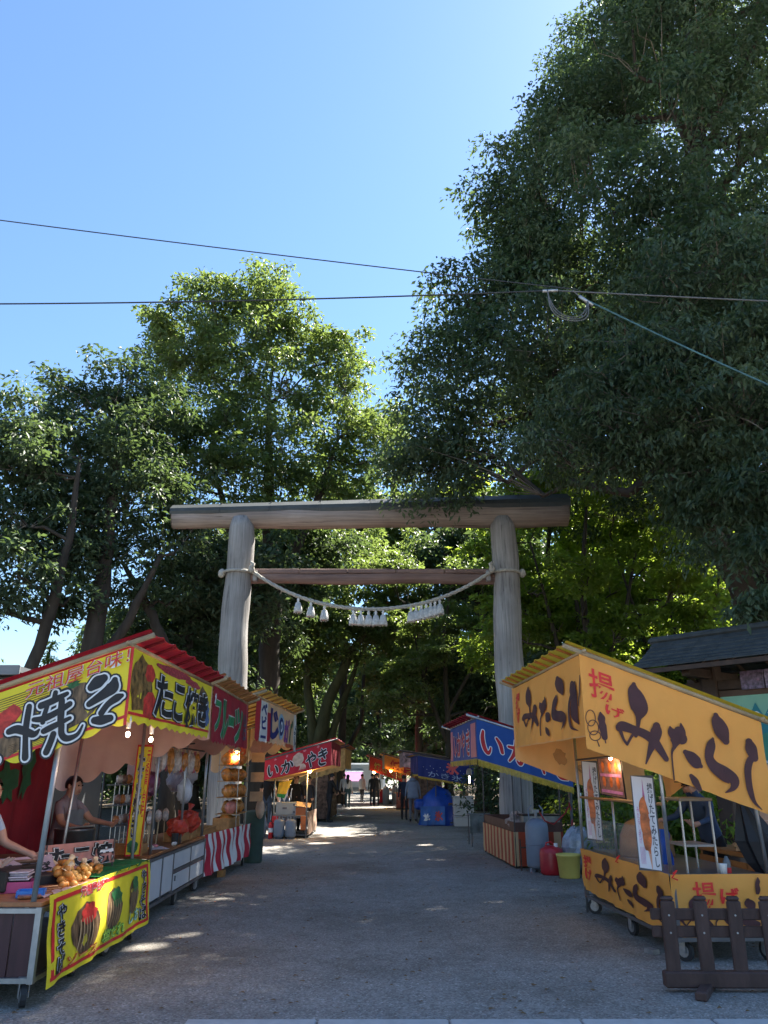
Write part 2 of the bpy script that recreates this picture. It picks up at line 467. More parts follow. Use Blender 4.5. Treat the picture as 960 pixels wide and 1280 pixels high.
# openings in the leaves along which sunlight reaches the stalls and the gravel
SUN_GAPS = [((2.9, 9.1, 2.6), .25), ((-2.45, 7.75, .75), .22), ((-2.35, 8.6, 0), .17), ((-2.1, 9.2, 0), .14), ((-2.5, 7.4, .9), .12), ((2.7, 7.3, 0), .12), ((-1.6, 21, 0), .3), ((1.4, 29, 0), .35), ((-.5, 24, 0), .25), ((1.0, 20.5, 0), .2)]
def crown_mesh(name, clumps, per, leaf, mat, parent, rng, base, flat=.55, droop=.35, width=.36):
    """clumps: (n, 4) centre + radius; every leaf a folded pair of triangles"""
    C = np.repeat(clumps, per, 0); n = len(C)
    d = rng.normal(0, 1, (n, 3)); d /= np.linalg.norm(d, axis=1)[:, None]
    rr = rng.uniform(0, 1, n) ** .5
    P = C[:, :3] + d * (rr * C[:, 3])[:, None] * np.array([1, 1, flat])
    P[:, 2] -= droop * (rr ** 2) * C[:, 3] * .6
    ax = d * np.array([1, 1, .35]) + rng.normal(0, .55, (n, 3)); ax[:, 2] -= droop * 1.3
    ax /= np.linalg.norm(ax, axis=1)[:, None]
    up = rng.normal(0, .55, (n, 3)); up[:, 2] += 1
    for (gp, gr) in SUN_GAPS:
        w = P - np.array(gp); along = w @ SUNV; dist = np.linalg.norm(w - along[:, None] * SUNV, axis=1)
        keep = ~((dist < gr) & (along > 0)); P, ax, up = P[keep], ax[keep], up[keep]
    n = len(P)
    sd = np.cross(ax, up); sd /= (np.linalg.norm(sd, axis=1)[:, None] + 1e-9)
    nm = np.cross(sd, ax)
    ln = leaf * rng.uniform(.5, 1.4, n)[:, None]; wd = ln * width
    V = np.empty((n, 4, 3))
    V[:, 0] = P - ax * ln * .5; V[:, 1] = P + sd * wd * .5 + nm * ln * .10 - ax * ln * .05
    V[:, 2] = P + ax * ln * .5 - nm * ln * .06; V[:, 3] = P - sd * wd * .5 + nm * ln * .10 - ax * ln * .05
    V -= np.array(base)
    i = np.arange(n)[:, None] * 4
    F = np.concatenate([i + np.array([0, 1, 2]), i + np.array([0, 2, 3])], 1).reshape(-1, 3)
    o = np_mesh(name, V.reshape(-1, 3), F, mat, parent)
    o['kind'] = 'stuff'
    return o

def bend(a, b, sag, rng, n=4, wob=.12):
    a, b = Vector(a), Vector(b); L = (b - a).length; pts = []
    for i in range(n + 1):
        t = i / n; p = a.lerp(b, t); p.z += sag * L * math.sin(math.pi * t)
        if 0 < i < n: p += Vector(rng.normal(0, wob * L * .4, 3))
        pts.append(p)
    return pts

def tree(name, label, trunks, lobes, leaf=.15, per=60, clump_r=(.5, .95), dens=1.0, mat=None, seed=1, group=None, bark=None, flat=.55, droop=.35, twigs=.5, width=.36, limb=True, cat='tree', r_lobe=None, shell=.45):
    """trunks: list of (points, radii); lobes: (centre, (rx, ry, rz), clump count)"""
    rng = np.random.RandomState(seed); mat = mat or LEAF_DARK; bark = bark or BARK
    base = Vector(trunks[0][0][0])
    root = thing(name, label, cat, base, 0, group)
    tw = MB(); nodes = []
    for ti, (pts, rad) in enumerate(trunks):
        tb = MB()
        pts = [Vector(p) for p in pts]
        fine = []; fr = []
        for i in range(len(pts) - 1):
            for k in range(4):
                t = k / 4; p = pts[i].lerp(pts[i + 1], t); r = rad[i] + (rad[i + 1] - rad[i]) * t
                if fine: p += Vector(rng.normal(0, r * .13, 3))
                fine.append(p); fr.append(r * rng.uniform(.94, 1.06))
        fine.append(pts[-1]); fr.append(rad[-1])
        if fine[0].z < .6:
            fr[0] *= 1.45; fr[1] *= 1.08
        tb.tube([p - base for p in fine], fr, 10)
        tb.build('trunk' if ti == 0 else 'bough', bark, root, smooth=True)
        nodes += list(zip(fine, fr))
    allc = []
    for (c, rad, cnt) in lobes:
        c = Vector(c); cnt = max(3, int(cnt * dens))
        d = rng.normal(0, 1, (cnt, 3)); d /= np.linalg.norm(d, axis=1)[:, None]
        q = rng.uniform(0, 1, cnt) ** shell
        P = np.array(c) + d * q[:, None] * np.array(rad)
        r = rng.uniform(clump_r[0], clump_r[1], cnt)
        allc.append(np.concatenate([P, r[:, None]], 1))
        if limb:
            best = min(nodes, key=lambda nd: (nd[0] - c).length + max(0, nd[0].z - c.z + .5) * 1.5 + (4 if nd[0].z < 2 else 0))
            r0 = min(best[1] * .55, .05 + .03 * (best[0] - c).length)
            pts = bend(best[0], c, -.06, rng, 5)
            rr = [r0 + (.03 - r0) * (i / 5) ** .8 for i in range(6)]
            limb_part = MB(); limb_part.tube([p - base for p in pts], rr, 6, caps=True); limb_part.build('limb', bark, root, smooth=True)
            for k in range(cnt):
                wq = P[k] - np.array(SUN_GAPS[0][0]); wq = wq - (wq @ SUNV) * SUNV
                if rng.rand() < twigs and np.linalg.norm(wq) > .5:
                    s = pts[3 if rng.rand() < .5 else 4] if rng.rand() < .7 else pts[5]
                    e = Vector(P[k]); w = bend(s, e, .04, rng, 3, .14)
                    tw.tube([p - base for p in w], [.018, .013, .009, .004], 3, caps=False)
    if tw.v: tag(tw.build('twig', TWIG, root), kind='stuff')
    crown_mesh('crown', np.concatenate(allc), per, leaf, mat, root, rng, base, flat, droop, width)
    return root

def lobe(px, py, Y, r, n, fz=.8): return (at(px, py, Y), (r, r * 1.1, r * fz), n)

# the huge evergreen filling the upper right
rl = random.Random(11)
lob = []
edge = [(830,30,21,2.3),(775,95,21,2.1),(715,150,20.5,2.0),(668,205,20,1.9),(640,262,20,1.8),(655,330,19.5,1.9),(590,385,19.5,1.8),(570,455,19.5,1.8),(572,525,19.5,1.9),(560,590,19.7,1.8),(520,575,20,1.0)]
for (px, py, Y, r) in edge: lob.append(lobe(px, py, Y, r, int(r * r * 15)))
for py in range(-330, 640, 82):
    x0 = 640 + (0 if py > 330 else (330 - py) * .42)
    px = x0 + 20
    while px < 1330:
        Y = rl.uniform(15.5, 24) - (2.5 if py > 420 and px > 850 else 0)
        bottom = 560 if px < 830 else 640
        if py < bottom:
            r = rl.uniform(1.7, 2.3)
            lob.append(lobe(px + rl.uniform(-25, 25), py + rl.uniform(-25, 25), Y, r, int(r * r * (13.5 if px < 1000 and py > -40 else 6))))
        px += 96
near_lob = []
for (px, py, Y, r) in [(790,25,16,1.2),(955,30,16,1.5),(925,165,15.5,1.3),(800,225,15.5,1.2),(965,265,15,1.4),(735,195,17,1.2),(860,330,15,1.1),(868,70,16,1.5),(840,140,15.6,1.4),(900,95,16,1.3)]: lob.append(lobe(px, py, Y, r, int(r * r * 9), .7))
for k in range(14): lob.append(((rl.uniform(6.5, 13), rl.uniform(23, 29), rl.uniform(11, 21)), (2.2, 2.2, 1.8), 34))  # hidden lobes here and in the next loop, added to shade the gravel
for k in range(8): lob.append(((rl.uniform(3.5, 8), rl.uniform(25, 29), rl.uniform(12, 17)), (1.8, 1.8, 1.4), 24))
for (px, py, Y, r) in [(860,350,13.2,1.3),(930,330,12.6,1.4),(800,440,13.4,1.3),(880,440,12.8,1.4),(960,430,12.4,1.5),(740,500,14.2,1.2),(830,520,13.2,1.3),(760,560,14.4,1.0),(920,520,12.2,1.3),(960,590,12.0,1.1),(690,560,15.5,1.0),(955,680,12.2,.75),(1000,740,12.2,.8),(925,610,12.4,.7),(1040,640,12,1.2),(1040,500,11.6,1.5),(1040,380,11.5,1.6),(880,600,13.4,.85),(905,670,13.2,.8),(865,650,14,.7),(935,760,12.6,.6),(840,590,13.6,.7)]:
    near_lob.append(lobe(px, py, Y, r * 1.05, int(r * r * 34), .62))
T0 = Vector((10.2, 19.0, 0))
big = tree('evergreen_tree', 'huge dark evergreen oak towering over the right side above the gate',
     [([T0, T0 + Vector((-.4, .1, 4)), T0 + Vector((-.9, -.2, 9)), T0 + Vector((-.6, .3, 15)), T0 + Vector((-.2, .2, 22)), T0 + Vector((.3, .5, 29))], [.75, .62, .5, .38, .26, .12]),
      ([T0 + Vector((-.4, .1, 4)), T0 + Vector((-2.6, -1.6, 8)), T0 + Vector((-5.2, -.6, 11.5)), T0 + Vector((-7.4, .4, 14))], [.4, .32, .22, .1]),
      ([T0 + Vector((-.9, -.2, 9)), T0 + Vector((-3.5, 1.0, 14)), T0 + Vector((-5.0, 1.2, 19))], [.32, .22, .09]),
      ([T0 + Vector((-.4, 0, 5)), T0 + Vector((-1.6, -3.6, 7.6)), T0 + Vector((-2.0, -6.2, 9))], [.3, .2, .08])],
     lob, leaf=.172, per=92, mat=LEAF_DARK, seed=21, clump_r=(.5, .95), droop=.45, width=.42)
T1 = Vector((12.8, 14.5, 0))
tree('evergreen_tree', 'nearer evergreen at the right edge whose drooping sprays hang before the huge one',
     [([T1, T1 + Vector((-.2, 0, 4)), T1 + Vector((-.3, -.2, 9)), T1 + Vector((-.2, 0, 14))], [.4, .34, .24, .1]),
      ([T1 + Vector((-.2, 0, 4.5)), T1 + Vector((-2.6, -1.2, 7.6)), T1 + Vector((-5.2, -1.2, 9.6)), T1 + Vector((-7.4, -.6, 10.2))], [.22, .17, .11, .04]),
      ([T1 + Vector((-.3, 0, 3.2)), T1 + Vector((-2.8, -1.6, 5.2)), T1 + Vector((-5.5, -1.4, 7.4))], [.18, .13, .05])],
     near_lob, leaf=.145, per=58, mat=LEAF_DARK, seed=23, clump_r=(.28, .6), droop=.75, width=.36, twigs=.8, flat=.5)

# the tall sunlit oak behind the gate, left of centre
lob = [lobe(*a) for a in [(330,372,30,1.9,46),(265,385,29.5,1.7,40),(205,410,29.5,1.5,30),(225,455,29,2.0,40),(300,440,29,2.2,46),(375,430,31,1.9,34),(420,425,31,1.5,22),(430,475,31.5,1.7,26),(365,490,30,2.2,40),(285,515,28.5,2.3,44),(215,530,28.5,2.2,44),(430,540,31,2.2,42),(350,560,29,2.3,44),(270,585,28,2.2,42),(470,575,32,1.9,32),(410,610,31,2.2,36),(330,635,29,2.0,30),(180,580,28,2.0,36),(480,530,33,1.4,22)]]
B = Vector((-4.6, 30, 0))
tree('oak_tree', 'tall oak with sunlit yellow-green top behind the left gate pillar',
     [([B, B + Vector((.1, 0, 4)), B + Vector((.25, 0, 8.5)), B + Vector((-.2, .1, 12)), B + Vector((-.4, .1, 17))], [.48, .42, .36, .26, .1]),
      ([B + Vector((.25, 0, 8.5)), B + Vector((1.6, .4, 12)), B + Vector((2.6, .6, 15.5))], [.26, .18, .07]),
      ([B + Vector((.1, 0, 7)), B + Vector((-1.6, -.5, 11)), B + Vector((-2.6, -.4, 14))], [.24, .16, .07])],
     lob, leaf=.235, per=84, mat=LEAF_MID, seed=33, clump_r=(.5, .95), twigs=.6, width=.42)

# dark trees standing left of the gate
lob = [lobe(*a) for a in [(150,480,24,1.5,26),(185,520,24.5,1.5,26),(100,510,23.5,1.6,30),(150,555,23.5,1.8,34),(95,575,23,1.8,34),(215,600,24.5,1.6,28),(160,630,23.5,1.8,34),(100,650,22.5,1.7,30),(205,680,24.5,1.5,22),(130,700,23,1.3,18),(60,620,22.5,1.6,26),(245,650,25,1.2,16),(170,740,23.5,.9,9),(235,740,25,1.1,12)]]
B = Vector((-8.6, 22.5, 0))
tree('forked_tree', 'dark tree with a thick forked trunk between the red stall roof and the gate',
     [([B, B + Vector((.0, 0, 3)), B + Vector((.1, 0, 5.6)), B + Vector((.1, .2, 8.5)), B + Vector((0, .3, 12))], [.36, .32, .29, .2, .08]),
      ([B + Vector((.0, 0, 4.2)), B + Vector((1.0, .2, 6.0)), B + Vector((1.7, .3, 8))], [.17, .14, .07]),
      ([Vector((-6.3, 24, 0)), Vector((-6.5, 24, 3.6)), Vector((-6.9, 24, 5.6)), Vector((-7.5, 24, 6.7)), Vector((-8.3, 23.6, 8.0))], [.24, .2, .17, .15, .06])],
     lob, leaf=.205, per=88, mat=LEAF_DARK, seed=44, clump_r=(.5, .9), width=.42)
lob = [lobe(*a) for a in [(20,530,21,1.4,24),(-40,560,20.5,1.6,20),(45,580,21,1.5,28),(10,640,20.5,1.6,28),(70,690,21.5,1.3,20),(20,715,20.5,1.3,20),(-50,650,20,1.6,18),(55,760,21.5,.7,6),(-40,740,20,1.3,14),(95,745,22,.7,7)]]
B = Vector((-10.2, 21, 0))
tree('leaning_tree', 'dark slender tree leaning right at the far left behind the dark roof',
     [([B, B + Vector((.35, 0, 3)), B + Vector((.95, 0, 5.6)), B + Vector((1.2, 0, 8)), B + Vector((1.2, 0, 10.5))], [.2, .18, .16, .12, .05])],
     lob, leaf=.205, per=88, mat=LEAF_DARK, seed=45, clump_r=(.5, .9), width=.42)
# sunny conifer and bright bushes seen through the gap at the left
def conifer(name, label, base, h, r, seed, mat, leaf=.22, per=30):
    rng = np.random.RandomState(seed); lob = []
    for k in range(12):
        t = k / 11; lob.append((Vector(base) + Vector((0, 0, h * (.12 + .85 * t))), (r * (1 - t) + .15, r * (1 - t) + .15, h * .06), int(26 * (1 - t) + 4)))
    return tree(name, label, [([base, Vector(base) + Vector((0, 0, h))], [.22, .04])], lob, leaf=leaf, per=per, mat=mat, seed=seed, clump_r=(.35, .6), limb=False, shell=.35, droop=.2)
conifer('conifer_tree', 'pointed yellow-green conifer lit by the sun in the left gap', (-15.6, 36, 0), 7.4, 1.9, 61, LEAF_YEL)
tree('sunlit_tree', 'bright yellow-green broad tree at the far left edge behind the dark roof', [([(-19.5, 37, 0), (-19.4, 37, 4), (-19.2, 37, 6)], [.25, .2, .1])],
     [((-19.5, 37, 5.6), (2.4, 2, 1.8), 40), ((-17.8, 36.5, 4.2), (1.4, 1.4, 1.4), 26), ((-21, 37, 7.2), (1.8, 1.8, 1.4), 26)], leaf=.24, per=36, mat=LEAF_YEL, seed=62)
tree('spindle_bush', 'dark purple-green bush peeking over the red stall roof', [([(-6.6, 25, 0), (-6.5, 25, 2.5), (-6.4, 25, 4.4)], [.12, .09, .04])],
     [((-6.4, 25, 4.3), (1.5, 1.0, .9), 26), ((-5.2, 25.2, 4.2), (1.0, 1.0, 1.2), 20), ((-7.8, 25, 3.6), (.9, 1.0, .9), 16)], leaf=.17, per=44, mat=LEAF_DARK, seed=63, cat='bush')
# low dark trees behind the left stalls
for k, (px, py, Y, lab) in enumerate([(235, 800, 27, 'dark bushy tree close behind the left gate pillar'), (330, 760, 33, 'dark tree right of the left gate pillar with spreading limbs')]):
    c = at(px, py, Y); b = Vector((c.x, Y, 0))
    tree('understory_tree', lab, [([b, b + Vector((.1, 0, 2.5)), b + Vector((0, .1, c.z)), b + Vector((.2, 0, c.z + 3.4))], [.28, .24, .17, .06])],
         [(c + Vector((0, 0, dz)), (1.9, 1.7, 1.3), 30) for dz in (-1.6, .4, 2.2)] + [(c + Vector((dx, .3, .6 + dz)), (1.5, 1.5, 1.1), 22) for dx, dz in ((-1.7, 0), (1.7, .8), (.8, 2.6), (2.9, 2.2))], leaf=.25, per=90, width=.45, mat=LEAF_DARK, seed=70 + k, twigs=.3, group='dark trees behind the left stalls')
# mossy tree whose trunks lean over the approach, seen through the gate
B = Vector((-3.4, 38, 0))
lob = [lobe(*a) for a in [(375,800,38,2.2,40),(430,790,38,2.3,40),(480,770,38.5,2.2,34),(340,770,37,1.9,32),(400,740,38,2.2,36),(455,720,39,2.2,32),(520,760,40,2.0,28),(350,700,38,2.0,28),(500,700,41,2.2,30),(430,680,42,2.4,30)]]
tree('mossy_tree', 'mossy tree with leaning trunks seen through the left half of the gate',
     [([B, B + Vector((.2, 0, 2.6)), B + Vector((.7, 0, 5)), B + Vector((1.8, 0, 7.4)), B + Vector((3.4, 0, 9.6))], [.42, .36, .28, .2, .08]),
      ([B + Vector((.2, 0, 1.2)), B + Vector((1.2, .2, 4.4)), B + Vector((2.3, .2, 7.4))], [.24, .18, .07]),
      ([B + Vector((.2, 0, 2.6)), B + Vector((-.3, 0, 5.5)), B + Vector((-.4, .1, 9))], [.26, .2, .08])],
     lob, leaf=.28, per=80, width=.45, mat=LEAF_MID, seed=81, bark=BARK_MOSS, twigs=.3)
for k, (X, Y, h, lab) in enumerate([(-6.3, 41, 9, 'straight mossy trunk left of the leaning mossy tree'), (-5.3, 46, 10, 'thin pale trunk deep in the wood left of the approach')]):
    b = Vector((X, Y, 0))
    tree('woodland_tree', lab, [([b, b + Vector((.1, 0, 4)), b + Vector((-.1, 0, h))], [.3 - .06 * k, .24 - .04 * k, .1])],
         [(b + Vector((dx, dy, h * f)), (2.1, 2, 1.5), 30) for dx, dy, f in ((0, 0, 1.05), (-1.6, .3, .85), (1.5, -.2, .95), (.4, 0, .7), (.6, .2, 1.3))], leaf=.32, per=70, width=.45, mat=LEAF_MID, seed=84 + k, bark=BARK_MOSS, twigs=.2)

# bright maples behind the right gate pillar
maples = [(690, 700, 30, 'slender maple with bright leaves just right of the right gate pillar'), (770, 690, 33, 'bright yellow-green maple in the middle behind the orange stall'), (850, 690, 30, 'leaning maple above the notice board roof'), (560, 800, 36, 'green maple seen through the right half of the gate'),
          (735, 730, 25, 'low bright maple right beside the right gate pillar'), (845, 750, 26, 'low yellow-green maple beneath the drooping sprays at the right')]
for k, (px, py, Y, lab) in enumerate(maples):
    c = at(px, py, Y); b = Vector((c.x - .2, Y, 0))
    L2 = []
    rk = random.Random(90 + k)
    for i in range(22):
        dx, dy, dz = rk.uniform(-3.4, 3.4), rk.uniform(-2.2, 2.2), rk.uniform(-3.8, 3.8)
        L2.append((c + Vector((dx, dy, dz)), (1.5, 1.4, .75), 20))
    tree('maple_tree', lab, [([b, b + Vector((.1, 0, 3)), b + Vector((.0, 0, c.z)), b + Vector((.5, .2, c.z + 3.2))], [.17, .14, .1, .04]),
                             ([b + Vector((.05, 0, 3)), b + Vector((-.9, .1, 5.5)), b + Vector((-1.6, .2, c.z + 1.5))], [.11, .08, .03]),
                             ([b + Vector((.05, 0, 4.2)), b + Vector((1.2, -.1, 6.2)), b + Vector((2.2, .2, c.z + 2))], [.1, .07, .03])],
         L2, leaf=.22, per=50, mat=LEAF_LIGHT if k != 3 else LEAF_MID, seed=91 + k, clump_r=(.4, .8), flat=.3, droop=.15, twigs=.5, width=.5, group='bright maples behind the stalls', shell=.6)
# dark trees that close the approach
dk = [(520, 820, 52, 'dark tree closing the approach behind the far blue stall'), (600, 830, 44, 'dark tree left of the right gate pillar'), (590, 690, 40, 'dark tree crown under the beam of the gate'), (470, 870, 66, 'dark low tree above the white van'), (720, 840, 26, 'dark shaded tree right of the right gate pillar'), (400, 880, 72, 'dark tree above the far left stalls'),
      (640, 740, 47, 'dark green tree filling the right upper part of the gate opening'), (300, 720, 43, 'dark tree filling the gap left of the left gate pillar'), (430, 650, 50, 'mid green tree high behind the gate beams'), (540, 660, 52, 'mid green tree behind the right half of the top beam'), (690, 760, 46, 'mid green tree far behind the right gate pillar'), (800, 740, 47, 'bright tree far behind the orange stall roof'), (900, 720, 42, 'bright tree behind the notice board roof'), (720, 660, 50, 'bright tree high behind the end of the top beam'), (960, 800, 34, 'dark tree at the right edge behind the notice board'), (860, 840, 36, 'dark tree low behind the notice board roof'), (640, 900, 40, 'dark low tree behind the base of the right gate pillar'), (250, 880, 42, 'dark low tree behind the red stall roofs'), (180, 820, 44, 'dark tree behind the far end of the red roof'),
      (345, 900, 58, 'dark low tree beside the far left stalls'), (560, 905, 60, 'dark low tree beyond the navy ice stall'), (500, 890, 84, 'dark tree closing the very end of the approach'), (430, 885, 88, 'dark tree behind the white van')]
for k, (px, py, Y, lab) in enumerate(dk):
    c = at(px, py, Y); b = Vector((c.x, Y, 0)); s = Y / 44
    rk = random.Random(120 + k); L2 = []
    for i in range(16 if k != 4 else 8):
        L2.append((c + Vector((rk.uniform(-2.9, 2.9) * (1 if k != 4 else .6), rk.uniform(-2, 2), rk.uniform(-3.0, 3.2) if k != 4 else rk.uniform(-3, -.6))) * (.75 + .25 * s), (1.7 * s ** .5, 1.6, 1.25 * s ** .5), 26))
    tree('shade_tree', lab, [([b, b + Vector((.1, 0, 2.5)), b + Vector((.3, 0, c.z)), b + Vector((.2, 0, c.z + 2.5))], [.3, .26, .18, .06]), ([b + Vector((.1, 0, 2.4)), b + Vector((1.3, .1, 4.8)), b + Vector((2.0, .2, c.z + 1))], [.18, .12, .05])],
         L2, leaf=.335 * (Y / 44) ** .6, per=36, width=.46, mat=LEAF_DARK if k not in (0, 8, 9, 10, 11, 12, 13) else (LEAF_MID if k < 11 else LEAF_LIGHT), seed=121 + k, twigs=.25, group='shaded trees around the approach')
# bushes behind the orange stall and the striped counter
for k, (X, Y, rx, h, lab) in enumerate([(5.4, 17.5, 1.7, 1.9, 'sun-speckled green bush behind the striped counter'), (4.6, 13.6, .9, 1.6, 'leafy bush behind the orange stall counter'), (6.6, 14.8, 1.4, 2.0, 'leafy bush beneath the notice board'), (4.0, 25, 1.8, 2.2, 'dark bush behind the blue squid stall')]):
    b = Vector((X, Y, 0))
    tree('leafy_bush', lab, [([b, b + Vector((0, 0, h * .5)), b + Vector((.1, 0, h * .9))], [.05, .04, .02])],
         [(b + Vector((dx * rx, dy, h * f)), (rx * .7, .9, h * .32), 26) for dx, dy, f in ((0, 0, .7), (-.5, .2, .45), (.5, -.1, .5), (0, .3, .3))], leaf=.14, per=40, mat=LEAF_LIGHT if k < 3 else LEAF_DARK, seed=140 + k, clump_r=(.3, .55), cat='bush', twigs=.3, width=.45, group='bushes behind the right stalls')

# far wood that closes every view line
def far_wood():
    rng = np.random.RandomState(5); cl = []
    for i in range(3400):
        a = rng.uniform(-1, 1); Y = rng.uniform(78, 118); X = a * 52
        if abs(X + 1) < 3.5 and Y < 90: continue
        top = 9 + 4 * math.sin(X * .21) + 2.5 * math.sin(X * .57 + 1)
        if -30 < X < -15: top = 3.0
        cl.append((X, Y, rng.uniform(0, 1) ** .8 * top + .4, rng.uniform(1.1, 2.0)))
    for i in range(900):   # right side, behind the notice board
        X = rng.uniform(7, 34); Y = rng.uniform(36, 60); top = 9 + 3 * math.sin(X * .5)
        cl.append((X, Y, rng.uniform(0, 1) * top + .3, rng.uniform(.8, 1.4)))
    for i in range(420):
        X = rng.uniform(-30, -7.5); Y = rng.uniform(40, 62); top = 5.2 if X < -13 else 9
        cl.append((X, Y, rng.uniform(0, 1) * top + .3, rng.uniform(.8, 1.4)))
    o = crown_mesh('distant_wood', np.array(cl), 18, .85, LEAF_DARK, None, rng, (0, 0, 0), .7, .2, .5)
    tag(o, 'far wood closing the view behind all the stalls', kind='stuff')
far_wood()

# ------------------------------------------------------------------ shrine gate
def weathered_wood(name, c0, c1, crack, axis):
    m = bpy.data.materials.new(name); m.use_nodes = True
    nt = m.node_tree; N = nt.nodes; L = nt.links; p = N['Principled BSDF']
    tc = N.new('ShaderNodeTexCoord'); mp = N.new('ShaderNodeMapping')
    st = [9, 9, 9]; st[axis] = .35; mp.inputs['Scale'].default_value = st
    L.new(tc.outputs['Object'], mp.inputs[0])
    n1 = N.new('ShaderNodeTexNoise'); n1.inputs['Scale'].default_value = 1.6; n1.inputs['Detail'].default_value = 8; n1.inputs['Roughness'].default_value = .65; n1.inputs['Distortion'].default_value = .6
    L.new(mp.outputs[0], n1.inputs['Vector'])
    r = N.new('ShaderNodeValToRGB'); e = r.color_ramp.elements
    e[0].position, e[0].color = .30, crack + (1,); e[1].position, e[1].color = .74, c1 + (1,)
    k = e.new(.40); k.color = c0 + (1,)
    L.new(n1.outputs['Fac'], r.inputs[0])
    n2 = N.new('ShaderNodeTexNoise'); n2.inputs['Scale'].default_value = .7; n2.inputs['Detail'].default_value = 4; L.new(tc.outputs['Object'], n2.inputs['Vector'])
    r2 = N.new('ShaderNodeValToRGB'); r2.color_ramp.elements[0].position = .3; r2.color_ramp.elements[0].color = (.68, .66, .64, 1); r2.color_ramp.elements[1].position = .7; r2.color_ramp.elements[1].color = (1.1, 1.1, 1.1, 1)
    L.new(n2.outputs['Fac'], r2.inputs[0])
    mu = N.new('ShaderNodeMixRGB'); mu.blend_type = 'MULTIPLY'; mu.inputs[0].default_value = 1; L.new(r.outputs[0], mu.inputs[1]); L.new(r2.outputs[0], mu.inputs[2])
    L.new(mu.outputs[0], p.inputs['Base Color']); p.inputs['Roughness'].default_value = .85; p.inputs['Specular IOR Level'].default_value = .25
    b = N.new('ShaderNodeBump'); b.inputs['Strength'].default_value = .8; b.inputs['Distance'].default_value = .03
    L.new(n1.outputs['Fac'], b.inputs['Height']); L.new(b.outputs[0], p.inputs['Normal'])
    return m
POST_WOOD = weathered_wood('weathered_post_wood', (.28, .27, .26), (.48, .465, .445), (.09, .085, .08), 2)
BEAM_WOOD = weathered_wood('weathered_beam_wood', (.26, .21, .18), (.44, .37, .32), (.10, .08, .065), 0)
COPPER = M('dark_copper_cap', (.045, .052, .052), .55, .3, 3, .15, 20, spec=.5)
TIE_WOOD = weathered_wood('tie_beam_wood', (.20, .13, .11), (.32, .22, .19), (.08, .055, .05), 0)

GY = 21.0
gate = thing('torii_gate', 'tall weathered grey wooden torii gate spanning the approach', 'shrine gate', (-.34, GY, 0))
rng = np.random.RandomState(3)
def log_mesh(pts, rad, n, wob, axis_z=True):
    """unturned log: a tube with its own bumps and flats"""
    mb = MB(); m0 = MB().tube(pts, rad, n)
    vs = [Vector(v) for v in m0.v]
    k = 0
    for i, p in enumerate(pts):
        p = Vector(p)
        for j in range(n):
            t = 2 * math.pi * j / n
            q = 1 + wob * (math.sin(3 * t + i * .35) * .5 + math.sin(7 * t + i * .15) * .35 + rng.normal(0, .25))
            vs[k] = p + (vs[k] - p) * q; k += 1
    mb.add(vs, m0.f); return mb
for X in (-3.75, 3.75):
    n = 26; pts = [(X + .03 * math.sin(i * .5 + X), .02 * math.sin(i * .7), i * 8.62 / n) for i in range(n + 1)]
    rad = [.43 - .075 * (i / n) + .008 * math.sin(i * 1.3 + X) for i in range(n + 1)]
    rad[-1] *= .90; pts[-1] = (pts[-1][0], 0, 8.60)
    log_mesh(pts, rad, 28, .03).build('pillar', POST_WOOD, gate, smooth=True)
    st = MB(); st.lathe([(.56, -.02), (.56, .12), (.53, .17), (.40, .18)], (X, 0, 0), 24); st.build('base_stone', conc, gate, smooth=False)
n = 40
pts = [(-5.74 + 11.36 * i / n, .06 + .02 * math.sin(i * .4), 8.61 + .20 * i / n + .02 * math.sin(i * .33)) for i in range(n + 1)]
rad = [.285 + .125 * i / n + .006 * math.sin(i * 1.1) for i in range(n + 1)]
log_mesh(pts, rad, 28, .025).build('top_beam', BEAM_WOOD, gate, smooth=True)
# end grain discs
eg = MB()
for i, s in ((0, -1), (n, 1)):
    x, y, z = pts[i]; eg.tube([(x + s * .001, y, z), (x + s * .012, y, z)], [rad[i] * .985, rad[i] * .95], 28)
eg.build('end_grain', M('end_grain_wood', (.30, .22, .17), .85, .3, 12, .3, 30), gate)
# copper cap sheets with seams
for k in range(8):
    x0, x1 = -5.80 + 11.48 * k / 8, -5.80 + 11.48 * (k + 1) / 8
    f = lambda x: (x + 5.74) / 11.36
    mb = MB(); vs = []; prof = [(-.9, -.02), (-.97, .3), (-.93, .66), (-.1, 1.36), (.1, 1.36), (.93, .66), (.97, .3), (.9, -.02)]
    for x in (x0 + .004, x1 - .004):
        t = min(max(f(x), 0), 1); r = (.285 + .125 * t); zc = 8.61 + .20 * t + .05
        vs += [(x, .06 + a * r * 1.06, zc + b * r * .9 + .03) for a, b in prof]
    m = len(prof)
    fs = [(i, i + 1, m + i + 1, m + i) for i in range(m - 1)] + [(m - 1, 0, m, 2 * m - 1), tuple(range(m - 1, -1, -1)), tuple(range(m, 2 * m))]
    mb.add(vs, fs); mb.build('cap_sheet', COPPER, gate)
    if k:
        sb = MB(); sb.box((x0, .06, 8.67 + .20 * f(x0) + 1.36 * (.285 + .125 * f(x0)) * .9 + .02), (.03, .2, .02)); sb.build('cap_seam', COPPER, gate)
n = 24
pts = [(-3.7 + 7.4 * i / n, .05, 6.86 + .02 * math.sin(i * .5)) for i in range(n + 1)]
log_mesh(pts, [.165] * (n + 1), 20, .02).build('tie_beam', TIE_WOOD, gate, smooth=True)
for k in range(5):
    x0 = -3.4 + 6.8 * k / 5
    mb = MB(); mb.box((x0 + .68, .05, 7.035), (1.35, .34, .13), bev=.02); mb.build('tie_cap_sheet', TIE_WOOD, gate)
for X in (-3.25, 3.25):
    mb = MB(); mb.box((X, -.14, 6.88), (.12, .18, .30), bev=.01); mb.build('wedge', POST_WOOD, gate)

